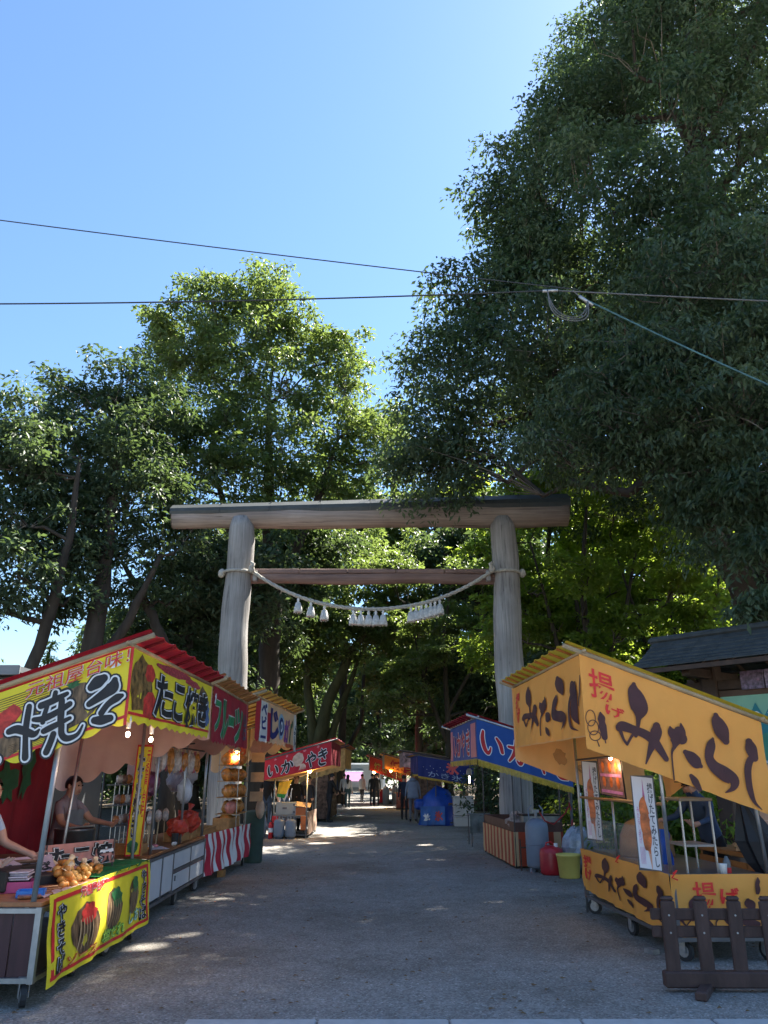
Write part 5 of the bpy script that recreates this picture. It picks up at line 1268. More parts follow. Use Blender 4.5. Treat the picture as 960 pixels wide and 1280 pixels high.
O.post(O_d0 - .0, O_y0, 2.30, STEEL, .017, z0=.735); O.post(O_d0, O_y1 + .02, 2.55, STEEL, .018); O.post(O_d1, O_y0 + .02, 1.95, STEEL, .018, z0=.735, dx=-.06); O.post(O_d0 + .02, 1.65, 1.35, STEEL, .014, z0=.735)
b = MB(); b.tube([(O_d0 + .02, O_y0 + .1, 1.34), (O_d0 + .02, O_y1, 1.34)], .016, 6); b.build('cross_bar', LWOOD, O.root)
b = MB(); b.tube([(O_d0, O_y1, 1.80), (O_d0 + .02, .9, 1.82)], .012, 6); b.build('cross_bar', DKPIPE, O.root)
for (x, y, z) in ((O_d1, O_y0 - .02, .75), (O_d0, O_y0 - .04, .74), (O_d0 - .04, 1.5, .74)):
    b = MB(); b.tube([(x, y, z), (x + .03, y - .02, z + .03), (x - .02, y - .02, z - .03), (x + .03, y - .02, z - .05)], .008, 5); b.build('red_tie', REDB, O.root)
GLASS = M('display_glass', (.55, .60, .62), .05, .05, 3, spec=.6, alpha=.12)
b = MB(); b.box((O_d0 + .05, 1.5, .92), (.006, 2.2, .36)); b.build('display_pane', GLASS, O.root)
# menu boards
SKEW = M('fried_skewer_picture', (.62, .15, .03), .4, .7, 10, spec=.5); PINKP = M('pink_print', (.60, .22, .42), .5, .3, 20); GREYP = M('grey_lettering', (.10, .10, .13), .5, .3, 10)
def menu(label, y, d, z0, z1, w, seed):
    t = thing('menu_board', label, 'menu board', O.root.location, O.root.rotation_euler[2], 'tall white skewer menu boards')
    ex, ey = w * .88, -w * .47
    p = Patch((d, y, z1), (d + ex, y + ey, z1 - .02), (d + ex, y + ey, z0 - .02), (d, y, z0), 0, 1, 0)
    b = MB(); b.box((d + ex / 2 + .47 * .016, y + ey / 2 + .88 * .016, (z0 + z1) / 2 - .01), (w + .02, .022, z1 - z0 + .03), rotz(math.atan2(ey, ex))); b.build('frame', DKPIPE, t)
    bd = strip(p, 0, 0, 1, 1, M('menu_white', (.76, .75, .80), .35, .05, 4, spec=.5), .0, t, 'board')
    st = [[(50, 22, 4), (48, 29, 30), (46, 37, 46), (46, 42, 38)], [(46, 42, 38), (46, 50, 48), (48, 57, 38)], [(48, 57, 38), (49, 65, 44), (53, 74, 34), (55, 80, 8)]]
    brush(p, [[(50, 3, 1), (50, 12, 5), (50, 22, 12)]], lambda x, y_: (x / 100, y_ / 100), [(PINKP, 0, .003)], bd, 'printed_cone')
    brush(p, [[(52, 76, 16), (56, 88, 10), (58, 99, 3)]], lambda x, y_: (x / 100, y_ / 100), [(M('flesh_print', (.72, .38, .26), .5, .1, 6), 0, .003)], bd, 'printed_cone')
    brush(p, st, lambda x, y_: (x / 100, y_ / 100), [(SKEW, 0, .006)], bd, 'printed_skewer')
    lettering(p, '揚げたてみたらし', (.70, .06, .96, .97), [(GREYP, .02, .005)], bd, vertical=True)
    lettering(p, 'みたらし揚げ', (.10, .34, .22, .74), [(PINKP, .01, .005)], bd, vertical=True)
    for q in range(4): brush(p, [[(12 + q * 6, 78, 1.6), (12 + q * 6, 95, 1.6)]], lambda x, y_: (x / 100, y_ / 100), [(PINKP, 0, .004)], bd, 'printed_line')
    return t
menu('white skewer menu board on the far post of the orange stall', 2.72, O_d0 + .03, .86, 1.78, .18, 1)
menu('larger white skewer menu board on the near post of the orange stall', .42, O_d0 - .18, .76, 1.60, .20, 2)
t = thing('photo_menu', 'brown photo menu of skewers hung between the two white menu boards', 'menu', O.root.location, O.root.rotation_euler[2])
p = Patch((.76, 2.10, 1.80), (.90, 1.72, 1.80), (.90, 1.66, 1.36), (.76, 2.06, 1.40), 0, 1, 0)
strip(p, -.05, -.03, 1.05, 1.03, BLACK, -.006, t, 'frame'); bd = strip(p, 0, 0, 1, 1, M('photo_brown', (.26, .13, .10), .3, .5, 14, spec=.6), .002, t, 'board')
for q in range(6): blob(p, .2 + .3 * (q % 3), .24 + .40 * (q // 3), .07, .15, SKEW, .005, bd, 'printed_skewer', seed=q); 
for q in range(2): strip(p, .05, .42 + q * .44, .95, .50 + q * .44, PINKP, .0045, bd)
for k, y in enumerate((1.75, 1.25)):
    lamp('hanging_bulb', ('small bulb given a faint glow by the photo menu of the orange stall', 'small bulb on the bar right of the photo menu')[k], O.W(.80, y, 1.80), .6, BULBW, .022, (1, .7, .4), shade=False)  # both bulbs emit and carry a weak point light
t = thing('price_note', 'small white note with orange squares leaning at the foot of the near menu board', 'note', O.W(.72, .68, .735), O.root.rotation_euler[2]); b = MB(); b.box((0, 0, .07), (.01, .16, .14)); nb_ = b.build('note', WHITE, t)
for q in range(9): b = MB(); b.box((-.007, -.05 + .045 * (q % 3), .03 + .04 * (q // 3)), (.003, .03, .026)); b.build('printed_square', M('orange_print', (.72, .30, .12), .5, .2, 6), nb_)
# inside the orange stall
ob_ = thing('wooden_counter', 'rough wooden worktable at the back of the orange stall', 'table', O.W(2.35, 1.2, 0), O.root.rotation_euler[2])
b = MB(); b.box((0, 0, .80), (.9, 1.9, .05), bev=.008); b.build('table_top', LWOOD, ob_)
for (x, y) in ((-.4, -.9), (.4, -.9), (-.4, .9), (.4, .9)): b = MB(); b.box((x, y, .39), (.06, .06, .77)); b.build('leg', LWOOD, ob_)
for k in range(5): b = MB(); b.box((-.44, -.76 + .38 * k, .48), (.02, .36, .50), bev=.004); b.build('plank', LWOOD, ob_)
CARD = M('cardboard', (.36, .20, .09), .8, .2, 5)
def carton(label, loc, dim, rz=0, mat=CARD, group='cardboard boxes behind the orange counter', open_=False):
    t = thing('cardboard_box', label, 'box', loc, rz, group); w, l, h = dim
    b = MB(); b.box((0, 0, h / 2), (w, l, h), bev=.006); b.build('body', mat, t)
    b = MB(); b.box((0, 0, h + .002), (.05, l + .004, .004)); b.build('tape', M('brown_tape', (.42, .28, .14), .3, .1, 6), t)
    for s in (-1, 1):
        b = MB(); b.box((s * w * .25, l / 2 + .004, h * .62), (w * .22, .004, .035)); b.build('hand_hole', DKPIPE, t)
    return t
carton('cardboard box on the worktable at its near end', O.W(2.25, .55, .825), (.42, .5, .26), .1)
carton('cardboard box on the worktable beside the dark umbrella', O.W(2.45, 1.5, .825), (.45, .55, .20), -.15)
t = thing('noodle_heap', 'heap of pale shavings and wrappers on the worktable', 'food', O.W(2.1, 1.05, .825)); b = MB(); b.ball((0, 0, .04), (.25, .35, .07), 12, .3); b.build('heap', M('shavings', (.42, .32, .20), .6, .6, 14, .8, 20), t)
bh = thing('brown_basin', 'rounded brown cardboard hood behind the display glass', 'hood', O.W(1.20, 1.95, .72)); b = MB(); b.lathe([(.30, 0), (.31, .02), (.29, .22), (.22, .36), (.08, .42)], n=20); b.build('body', CARD, bh, smooth=True)
t = thing('blue_cloth', 'bright blue cloth hanging at the left of the near menu board', 'cloth', O.W(1.0, 1.15, .72)); p_ = Patch((-.05, .12, .36), (.10, -.12, .34), (.12, -.16, .0), (-.08, .16, .0), .03, 2, 3); p_.mesh('cloth', M('bright_blue_cloth', (.02, .11, .55), .6, .2, 5), t, 20, 10)
t = thing('display_stand', 'white-topped metal display stand inside the orange stall', 'stand', O.W(1.12, .55, .72), O.root.rotation_euler[2])
b = MB(); b.box((0, 0, .66), (.34, .5, .03), bev=.005); b.build('shelf', M('pale_shelf', (.26, .21, .15), .5, .1, 5), t)
for (x, y) in ((-.15, -.22), (.15, -.22), (-.15, .22), (.15, .22)): b = MB(); b.tube([(x, y, 0), (x, y, .65)], .012, 6); b.build('leg', STEEL, t)
b = MB(); b.box((0, 0, .24), (.30, .46, .02)); b.build('shelf', M('pale_shelf2', (.30, .27, .25), .5, .1, 5), t)
t = thing('spray_can', 'small can with a white and red band on the orange stall counter', 'can', O.W(1.35, .30, .72)); b = MB(); b.lathe([(.035, 0), (.035, .05)], n=12); b.build('band', REDP, t); b = MB(); b.lathe([(.0351, .05), (.035, .10), (.02, .13), (.012, .15)], n=12); b.build('body', M('grey_can', (.14, .16, .18), .4, .2, 5), t)
t = thing('paper_cup', 'white paper cup beside the small can on the orange stall counter', 'cup', O.W(1.27, .22, .72)); b = MB(); b.lathe([(.03, 0), (.04, .085), (.042, .09), (.036, .088), (.0, .02)], n=12); b.build('body', WHITE, t, smooth=True)
# folded umbrella hanging at the right
t = thing('black_umbrella', 'folded black umbrella hanging from the right post of the orange stall', 'umbrella', O.W(1.60, .36, 1.42))
b = MB(); vs = []; n = 14
prof = [(.015, .0), (.05, -.06), (.12, -.22), (.20, -.42), (.17, -.62), (.10, -.75), (.02, -.80)]
for i, (r_, z) in enumerate(prof):
    for k in range(n): a = 2 * math.pi * k / n; q = 1 + .28 * math.sin(k * math.pi) + (.25 if k % 2 else -.15); vs.append((r_ * q * math.cos(a) * .9 - z * .28, r_ * q * math.sin(a) * .6, z))
fs = [(i * n + k, i * n + (k + 1) % n, (i + 1) * n + (k + 1) % n, (i + 1) * n + k) for i in range(len(prof) - 1) for k in range(n)]
b.add(vs, fs); b.build('canopy', M('black_nylon', (.012, .013, .018), .55, .3, 6), t); b = MB(); b.tube([(0, 0, .1), (.22, 0, -.86)], .008, 6); b.build('shaft', STEEL, t)
pe = thing('peach_curtain', 'peach checked curtain hanging at the right edge beyond the orange stall', 'curtain', (4.22, 8.6, 0)); p_ = Patch((-.25, 0, 1.72), (.9, -.3, 1.72), (.9, -.3, 1.0), (-.32, 0, 1.05), .02, 4, 4); po_ = p_.mesh('curtain', M('peach_cloth', (.62, .38, .26), .7, .15, 3, trans=.2), pe, 30, 8)
for k in range(5): strip(p_, 0, .1 + .18 * k, 1, .115 + .18 * k, M('peach_line', (.72, .50, .38), .7, .1, 4), .005, po_)
for k in range(6): strip(p_, .1 + .16 * k, 0, .108 + .16 * k, 1, MATS['peach_line'], .008, po_)
b = MB(); b.tube([(-.3, .02, 1.74), (.95, -.3, 1.74)], .015, 6); b.build('rail', STEEL, pe)
b = MB(); b.tube([(-.28, .02, 0), (-.28, .02, 1.76)], .018, 6); b.build('pole', STEEL, pe); b = MB(); b.tube([(.9, -.28, 0), (.9, -.28, 1.76)], .018, 6); b.build('pole', STEEL, pe)
t = thing('grey_tarp', 'grey tarp covering a heap below the peach curtain at the right edge', 'tarp', (4.45, 8.75, 0)); b = MB(); b.ball((0, 0, .55), (.42, .40, .58), 14, .08); b.build('tarp', M('grey_tarp_cloth', (.20, .19, .19), .6, .2, 3, .4, 8), t, smooth=True)
# ============ blue squid stall K
K = Stall('blue stall with large red squid lettering and a yellow fringe', (1.72, 14.6, 0), R(3.0), 1, 3.6, 1.75, 2.60, 17, REDROOF, slats=10, drop=.70, ridge=.06, over=.14, edge=STEEL, slat_mat=DARKRED)
pK, ob = K.side_banner(BLUECL, drop=.74, scallop=0, d1=1.68, drop1=.70, seed=7)
FRINGE = M('yellow_fringe', (.60, .40, .05), .8, .3, 20)
REDW = M('squid_red', (.52, .015, .02), .5, .1, 6)
for ch, (u0, u1, v0, v1) in zip(('i', 'ka', 'ya', 'ki'), ((.04, .30, .20, .82), (.32, .58, .22, .84), (.60, .80, .24, .86), (.80, .99, .24, .86))):
    brush(pK, IKA[ch], lambda x, y, a=u0, b=u1, c=v0, d=v1: (a + (b - a) * x / 100, c + (d - c) * y / 100), [(WHITE, 4.2, .008), (REDW, .8, .013)], ob)
def fringe(p, parent, n, v=1.0, ln=.08, u0=0, u1=1):
    mb = MB()
    for k in range(n):
        u = u0 + (u1 - u0) * (k + .1) / n; w = (u1 - u0) * .8 / n; dv = ln * random.uniform(.85, 1.1)
        mb.add([p(u, v - .03, .012), p(u + w, v - .03, .012), p(u + w * .9, v + dv, .012 + random.uniform(-.004, .004)), p(u + w * .1, v + dv, .012)], [(0, 1, 2, 3)])
    o = mb.build('fringe', FRINGE, parent); o['kind'] = 'stuff'; return o
fringe(pK, ob, 110, 1.0, .13)
pf, ob = K.front(BLUECL, scallop=0, drop=.72, seed=3)
fringe(pf, ob, 120, 1.0, .12)
PINKB = M('pink_banner_print', (.62, .20, .22), .5, .1, 5)
strip(pf, .02, .10, .12, .95, PINKB, .004, ob); strip(pf, .80, .08, .95, .93, PINKB, .004, ob)
lettering(pf, 'いかやき', (.16, .18, .76, .88), [(WHITE, .05, .006), (REDW, .02, .009)], ob)
counter_box(K, .74, 1.62, .75, 3.95, .10, .60, DKPIPE, None)
pst = Patch((.71, 3.95, .62), (.71, .72, .62), (.71, .72, .04), (.71, 3.95, .04), .004, 2, 1)
STRIPES = [M('cream_stripe', (.58, .40, .22), .6, .15, 4), M('rust_stripe', (.40, .06, .025), .6, .15, 4)]
pst.mesh('striped_skirt', STRIPES, K.root, 108, 4, pick=lambda u, v: 1 if int(u * 18) % 2 else 0)
pst = Patch((.71, .72, .62), (1.64, .72, .62), (1.64, .72, .04), (.71, .72, .04), .004, 2, 1)
pst.mesh('striped_skirt', STRIPES, K.root, 42, 4, pick=lambda u, v: 1 if int(u * 7 + .35) % 2 else 0)
for (cx, cy, wx, wy) in ((.75, 2.34, .02, 3.2), (1.19, .73, .90, .02), (1.19, 3.94, .90, .02)): b = MB(); b.box((cx, cy, .70), (wx, wy, .17), bev=.004); b.build('upstand', M('brown_board', (.13, .065, .05), .6, .3, 5), K.root)
for (d, y) in ((.74, .73), (.74, 3.93), (1.62, .75), (1.62, 3.93)):
    K.post(d, y, 2.55 - d * .30, DKPIPE, .014)
t = thing('wrapped_food', 'crumpled pale wrappers piled on the striped counter', 'food wrappers', K.W(.95, 1.4, .62)); b = MB()
b.ball((0, 0, .14), (.22, .36, .18), 12, .25); b.build('pile', M('crumpled_foil', (.46, .40, .38), .35, .4, 12, .8, 14, spec=.6), t)
t = thing('gas_griddle', 'polished steel griddle box at the near end of the striped counter', 'griddle', K.W(1.28, .98, .62), K.root.rotation_euler[2])
b = MB(); b.box((0, 0, .14), (.72, .42, .27), bev=.01); b.build('body', M('polished_steel', (.42, .45, .48), .28, .35, 4, metal=.8), t); b = MB(); b.box((0, 0, .285), (.76, .46, .02)); b.build('top_plate', M('black_iron', (.03, .03, .03), .5, .3, 6), t)
for k in range(3): b = MB(); b.tube([(-.22 + .22 * k, -.215, .08), (-.22 + .22 * k, -.24, .08)], .022, 8); b.build('knob', BLACK, t)
HOSE = M('red_hose', (.45, .03, .03), .4, .15, 6)
t = thing('gas_cylinder', 'tall blue-grey gas cylinder standing in front of the striped counter', 'gas cylinder', (2.74, 14.9, 0))
CYL = M('cylinder_grey', (.20, .235, .29), .45, .12, 3, spec=.5)
b = MB(); b.lathe([(.12, .05), (.19, .08), (.205, .13), (.205, .72), (.19, .80), (.11, .86), (.05, .88)], n=24); b.build('body', CYL, t, smooth=True)
b = MB(); b.lathe([(.207, .44), (.211, .445), (.211, .455), (.207, .46)], n=24); b.build('weld_band', CYL, t, smooth=True)
for k in range(4):
    a = k * 1.571 + .4; b = MB(); b.box((math.cos(a) * .13, math.sin(a) * .13, .04), (.07, .07, .08), rotz(a)); b.build('foot', CYL, t)
b = MB(); b.tube([(0, 0, .88), (0, 0, 1.02)], .028, 10); b.box((0, 0, 1.0), (.12, .05, .05)); b.build('valve', M('valve_grey', (.30, .31, .32), .4, .2, 10, metal=.5), t)
for s in (-1, 1):
    b = MB(); b.tube([(s * .12, .02, .84), (s * .13, .02, 1.02), (s * .07, .02, 1.10)], .014, 6); b.build('guard', CYL, t)
b = MB(); b.tube([(.06, 0, 1.0), (.14, -.10, .84), (.30, -.06, .78), (.55, .1, .95), (.66, .2, 1.08), (.66, .2, 1.14), (.72, .25, .92), (.66, .1, .72), (.52, .02, .58)], .012, 7); b.build('hose', HOSE, t, smooth=True)
t = thing('red_can', 'red round fuel can between the gas cylinder and the yellow bucket', 'can', (2.90, 14.5, 0))
b = MB(); b.lathe([(.17, 0), (.20, .02), (.205, .10), (.205, .33), (.19, .40), (.10, .45), (.05, .46)], n=22); b.build('body', M('red_can_paint', (.46, .025, .035), .35, .2, 4, spec=.5), t, smooth=True)
b = MB(); b.tube([(.07, -.06, .44), (.07, -.06, .50)], .035, 10); b.build('cap', WHITE, t); b = MB(); b.tube([(-.10, 0, .42), (-.08, 0, .50), (.0, 0, .52), (.05, 0, .47)], .012, 6); b.build('handle', REDP, t)
t = thing('yellow_bucket', 'pale yellow plastic bucket on the gravel by the red can', 'bucket', (3.09, 14.05, 0))
b = MB(); b.lathe([(.155, 0), (.165, .01), (.195, .33), (.205, .335), (.205, .365), (.19, .366), (.155, .03), (.0, .02)], n=24); b.build('body', M('yellow_plastic', (.70, .58, .15), .45, .1, 4, spec=.5), t, smooth=True)
b = MB(); b.tube([(.2 * math.cos(a), .2 * math.sin(a), .34 - .05 * math.sin(a * 1)) for a in [i * math.pi / 12 for i in range(13)]], .006, 6); b.build('handle', STEEL, t)
t = thing('rubbish_sack', 'clear plastic sack leaning with metal poles right of the yellow bucket', 'plastic sack', (3.42, 14.6, 0))
b = MB(); b.ball((0, 0, .36), (.30, .26, .38), 16, .13); b.build('sack', M('clear_sack', (.34, .37, .42), .2, .4, 7, .9, 9, spec=.8), t)
t = thing('folded_stand', 'folded pair of pale metal poles leaning behind the clear sack', 'folding stand', (3.42, 14.95, 0))
for s in (0, 1): b = MB(); b.tube([(-.05 + .15 * s, 0, .0), (.05 + .17 * s, .25, 1.30)], .028, 8); b.build('pole', STEEL if s else DKPIPE, t)
b = MB(); b.tube([(0, .12, .6), (.18, .12, .6)], .016, 6); b.build('crosspiece', STEEL, t)
t = thing('iron_peg', 'thin rusty iron peg standing in front of the striped counter corner', 'peg', (2.46, 15.05, 0)); b = MB(); b.tube([(0, 0, 0), (0, .02, .52)], .014, 6); b.build('rod', M('rust', (.10, .06, .04), .8, .4, 9), t); b = MB(); b.tube([(0, .0, .38), (.12, 0, .38)], .012, 6); b.build('arm', MATS['rust'], t)
t = thing('folding_table', 'small folding table with a grey cloth behind the striped counter', 'table', (2.35, 20.3, 0))
b = MB(); b.box((0, 0, .70), (.55, .8, .03)); b.build('table_top', FRAME, t)
for (x, y) in ((-.24, -.36), (.24, -.36), (-.24, .36), (.24, .36)): b = MB(); b.tube([(x, y, 0), (x, y, .69)], .014, 6); b.build('leg', DKPIPE, t)
p_ = Patch((-.28, -.41, .73), (.28, -.41, .73), (.28, -.42, .35), (-.28, -.42, .30), .02, 3, 1); p_.mesh('cloth', M('dull_cloth', (.16, .18, .17), .8, .3, 6), t, 20, 8)
t = thing('string_lamp', 'small pale lamp hanging under the blue stall fringe', 'lamp', K.W(.35, 3.4, 1.62)); b = MB(); b.lathe([(.05, 0), (.06, .02), (.06, .10), (.03, .14)], n=10); b.build('cage', M('pale_lamp_case', (.35, .40, .42), .4, .1, 6), t); b = MB(); b.tube([(0, 0, -.02), (0, 0, -.17)], .016, 8); b.build('tube', M('lit_tube', (1, .85, .6), .3, 0, 3, emit=3), t)

# ============ red squid stall D on the left
D = Stall('red stall with black squid lettering and a pale squid picture', (-1.45, 21.7, 0), R(-1), -1, 3.6, 1.75, 2.50, 15.5, CRIMSON, slats=9, drop=.62, ridge=.05, edge=DKPIPE)
pD, ob = D.side_banner(REDBAN, drop=.64, scallop=0, drop1=.52, seed=2)
for ch, (u0, u1, v0, v1) in zip(('i', 'ka', 'ya', 'ki'), ((.05, .22, .30, .92), (.25, .43, .28, .92), (.62, .78, .22, .90), (.79, .95, .22, .92))):
    brush(pD, IKA[ch], lambda x, y, a=u0, b=u1, c=v0, d=v1: (a + (b - a) * x / 100, c + (d - c) * y / 100), [(WHITE, 4.6, .008), (BLACK, 1.4, .013)], ob)
SQ = M('squid_picture', (.60, .42, .32), .5, .3, 8)
blob(pD, .50, .42, .085, .30, SQ, .006, ob, rot=-.35, jag=.06, seed=1)
for q in range(5): brush(pD, [[(54 + q, 66, 2.4), (54 + q * 1.8, 78, 1.8), (52 + q * 2.2, 90, .8)]], lambda x, y: (x / 100, y / 100), [(SQ, 0, .007)], ob, 'printed_tentacle')
for (u, v) in ((.16, .14), (.33, .14), (.60, .12), (.80, .10)): blob(pD, u, v, .018, .05, PINKB, .006, ob, jag=.5, seed=int(u * 50))
pf, ob = D.front(M('dark_red_banner', (.22, .008, .02), .7, .2, 3), drop=.62, scallop=0, seed=4); strip(pf, .0, .0, .02, 1, PINKB, .004, ob)
pl = D.sidep(-.02, 0, 1.75, .10); 
psf = Patch((0, -.03, 1.88), (-1.75, -.03, 1.48), (-1.75, 3.5, 1.46), (0, 3.5, 1.88), .01, 3, 2); psf.mesh('under_lining', M('ochre_lining', (.50, .26, .07), .7, .15, 3, trans=.2), D.root, 20, 8)
D_y = .95
counter_box(D, .70, 1.58, D_y, 3.4, .05, .58, DKPIPE, None, top=M('dull_steel_top', (.22, .22, .22), .4, .2, 5, metal=.5))
for (d, y) in ((.70, D_y), (1.60, D_y), (.70, 3.4)): D.post(d, y, 2.2 - .2 * d, PIPE, .022)
lamp('hanging_bulb', 'lit bulb under the red squid banner', D.W(.62, .75, 1.74), 8, BULBW, .055, (1, .66, .25))
for k, (d, lab) in enumerate(((1.40, 'left squat blue-grey gas cylinder under the red squid stall'), (1.09, 'right squat blue-grey gas cylinder under the red squid stall'))):
    t = thing('small_gas_cylinder', lab, 'gas cylinder', D.W(d, D_y - .25, 0), 0, 'gas cylinders under the red squid stall')
    b = MB(); b.lathe([(.10, .04), (.14, .06), (.15, .10), (.15, .42), (.13, .47), (.06, .50)], n=18); b.build('body', CYL, t, smooth=True); b = MB(); b.lathe([(.12, 0), (.12, .06)], n=14); b.build('foot_ring', DKPIPE, t)
    b = MB(); b.tube([(0, 0, .49), (0, 0, .56)], .02, 8); b.build('valve', CASTM, t); b = MB(); b.tube([(-.08, 0, .46), (-.08, 0, .58), (.08, 0, .58), (.08, 0, .46)], .01, 6); b.build('handle', CYL, t)
t = thing('fire_extinguisher', 'red fire extinguisher standing left of the two squat gas cylinders', 'fire extinguisher', D.W(1.63, D_y - .22, 0)); b = MB(); b.lathe([(.055, 0), (.065, .02), (.065, .34), (.04, .40), (.02, .42)], n=14); b.build('body', REDP, t, smooth=True)
b = MB(); b.box((0, -.02, .45), (.03, .10, .03)); b.build('handle', BLACK, t); b = MB(); b.tube([(.02, -.03, .43), (.09, -.03, .35), (.08, -.02, .15)], .010, 6); b.build('hose', BLACK, t); b = MB(); b.lathe([(.0655, .16), (.066, .17), (.066, .26), (.0655, .27)], n=14); b.build('label', WHITE, t)
t = thing('grey_box', 'pale grey carton standing on the red squid stall counter', 'box', D.W(1.27, D_y + .22, .58)); b = MB(); b.box((0, 0, .17), (.56, .42, .33), bev=.01); b.build('body', M('pale_grey_card', (.27, .30, .32), .7, .12, 4), t)
for (x, z, w, h) in ((-.04, .18, .12, .05), (.22, .27, .06, .05), (.22, .08, .06, .06)): b = MB(); b.box((x, -.212, z), (w, .004, h)); b.build('printed_label', GREYP, t)
t = thing('orange_box', 'orange carton with an open top at the corner of the red squid stall', 'box', D.W(.86, D_y + .20, .58)); b = MB(); b.box((0, 0, .10), (.28, .40, .20), bev=.006); b.build('body', M('orange_card', (.50, .15, .05), .7, .2, 4), t)
b = MB(); b.box((.05, -.1, .27), (.42, .3, .012), roty(.12) @ rotx(.35)); b.build('flap', M('pale_card', (.58, .42, .28), .7, .2, 4), t); b = MB(); b.box((0, 0, .202), (.24, .36, .006)); b.build('contents', M('pale_card', (.58, .42, .28)), t)
for k, (d, w) in enumerate(((1.56, .16), (1.16, .2), (.78, .14))): b = MB(); b.box((-d, D_y - .02, .38), (w, .012, .36 if k != 1 else .16), bev=.004); b.build('red_panel', REDP if k < 2 else M('orange_card', (.5, .15, .05)), D.root)
ppl = Patch((-.67, D_y, .66), (-.67, 3.4, .66), (-.64, 3.4, .1), (-.64, D_y, .08), .015, 3, 2); ppl.mesh('hanging_cloth', M('patched_cloth', (.34, .22, .16), .8, .7, 5), D.root, 24, 8)
t = thing('yellow_apron', 'yellow cloth with green edge hanging inside the red squid stall', 'cloth', D.W(1.42, D_y + .5, 1.0)); p_ = Patch((-.14, 0, .42), (.24, 0, .50), (.02, 0, .0), (-.2, 0, .05), .015, 2, 2); o_ = p_.mesh('cloth', M('yellow_cloth', (.50, .36, .05), .7, .2, 4), t, 12, 8); strip(p_, 0, .78, 1, 1, GREENP, .006, o_)
t = thing('white_bag', 'white plastic bag of rubbish on the ground left of the red squid stall', 'plastic bag', D.W(1.95, D_y + .3, 0)); b = MB(); b.ball((0, 0, .28), (.14, .16, .30), 12, .15); b.build('bag', M('white_plastic', (.50, .54, .60), .3, .25, 6, .6, 10), t, smooth=True)

# ============ stalls further down the approach
E_ = Stall('narrow stall with a lit cream banner behind the red squid stall', (-1.5, 30.5, 0), R(-1), -1, 4.2, 1.7, 2.60, 15, REDROOF, slats=8, drop=.75, edge=DKPIPE)
p, ob = E_.side_banner(M('patterned_cream', (.58, .38, .14), .6, .5, 5, trans=.3), drop=.80, scallop=.05, seed=3); p, ob = E_.front(M('patterned_cream', (.58, .38, .14)), drop=.75, seed=2)
counter_box(E_, .6, 1.6, .1, 4.0, .1, .75, DKPIPE, None)
GOODS = M('hanging_goods', (.14, .085, .06), .7, .9, 7)
pg = Patch((-.62, .02, 1.85), (-.62, 4.0, 1.85), (-.58, 4.0, .1), (-.58, .02, .1), .03, 6, 1); pg.mesh('goods_curtain', GOODS, E_.root, 40, 12)
pg = Patch((-1.6, .0, 1.85), (-.62, .0, 1.85), (-.58, .0, .1), (-1.6, .0, .1), .02, 4, 1); pg.mesh('goods_curtain', GOODS, E_.root, 30, 12)
for (d, y) in ((.6, .05), (.6, 4.05), (1.6, .05)): E_.post(d, y, 2.3, DKPIPE, .02)
H = Stall('navy stall with a red ice emblem and white letters', (1.20, 28.0, 0), R(2.5), 1, 3.4, 1.9, 2.30, 9, NAVYCL, slats=8, drop=.66, edge=DKPIPE, ridge=.03)
pH, ob = H.side_banner(NAVYCL, drop=.72, scallop=0, seed=4)
CORAL = M('coral_print', (.62, .10, .10), .5, .15, 6)
lettering(pH, '氷', (.50, .12, .74, .66), [(CORAL, .05, .010)], ob); lettering(pH, 'かき氷', (.18, .66, .80, .92), [(M('pale_blue_print', (.34, .44, .62), .5, .1, 6), .0, .010)], ob); fringe(pH, ob, 60, 1.0, .07)
for k in range(14): blob(pH, .10 + .06 * k, .52 + .10 * math.sin(k * 2.1), .006, .014, WHITE, .008, ob, n=6, seed=k)
pf, ob = H.front(NAVYCL, drop=.66, seed=5); 
for k in range(4): strip(pf, .2 + .2 * k, .1, .26 + .2 * k, .9, M('violet_print', (.20, .12, .40), .5, .2, 6), .005, ob)
fringe(pf, ob, 60, 1.0, .07)
counter_box(H, .6, 1.7, .2, 3.2, .08, .72, DKPIPE, None); 
for (d, y) in ((.6, .2), (.6, 3.2), (1.7, .2)): H.post(d, y, 2.05 - .1 * d, DKPIPE, .02)
t = thing('blue_tarp_heap', 'bright blue tarp draped over equipment at the navy ice stall', 'tarp', (1.85, 28.6, 0)); TARP = M('blue_tarp', (.012, .07, .40), .45, .25, 3, .6, 6, spec=.5)
b = MB(); vs = []; n = 24
for i in range(9):
    t_ = i / 8
    for k in range(n):
        a = 2 * math.pi * k / n; r_ = (.62 - .10 * t_ - .42 * max(0, t_ - .62) * 2) * (1 + .07 * math.sin(5 * a + i) + .05 * math.sin(9 * a)); vs.append((r_ * math.cos(a) + .18 * t_, r_ * math.sin(a) * .8, 1.22 * t_ ** .8 - (.08 * math.cos(a) if i > 4 else 0)))
b.add(vs, [(i * n + k, i * n + (k + 1) % n, (i + 1) * n + (k + 1) % n, (i + 1) * n + k) for i in range(8) for k in range(n)] + [tuple(range(8 * n, 9 * n))]); b.build('tarp', TARP, t, smooth=True)
p_ = Patch((-.60, -.56, .62), (.22, -.60, .62), (.22, -.62, .04), (-.62, -.58, .04), .015, 3, 1); o_ = p_.mesh('printed_cloth', M('ice_cloth', (.05, .16, .46), .6, .3, 4), t, 16, 8); lettering(p_, '氷', (.58, .25, .92, .80), [(CORAL, .05, .012)], o_); blob(p_, .25, .6, .12, .2, WHITE, .010, o_, jag=.5)
t = thing('draped_table', 'low table under a deep blue cloth beside the ice stall', 'table', (1.42, 30.2, 0)); b = MB(); b.box((0, 0, .62), (.6, .9, .36), bev=.08); b.build('cloth', TARP, t); 
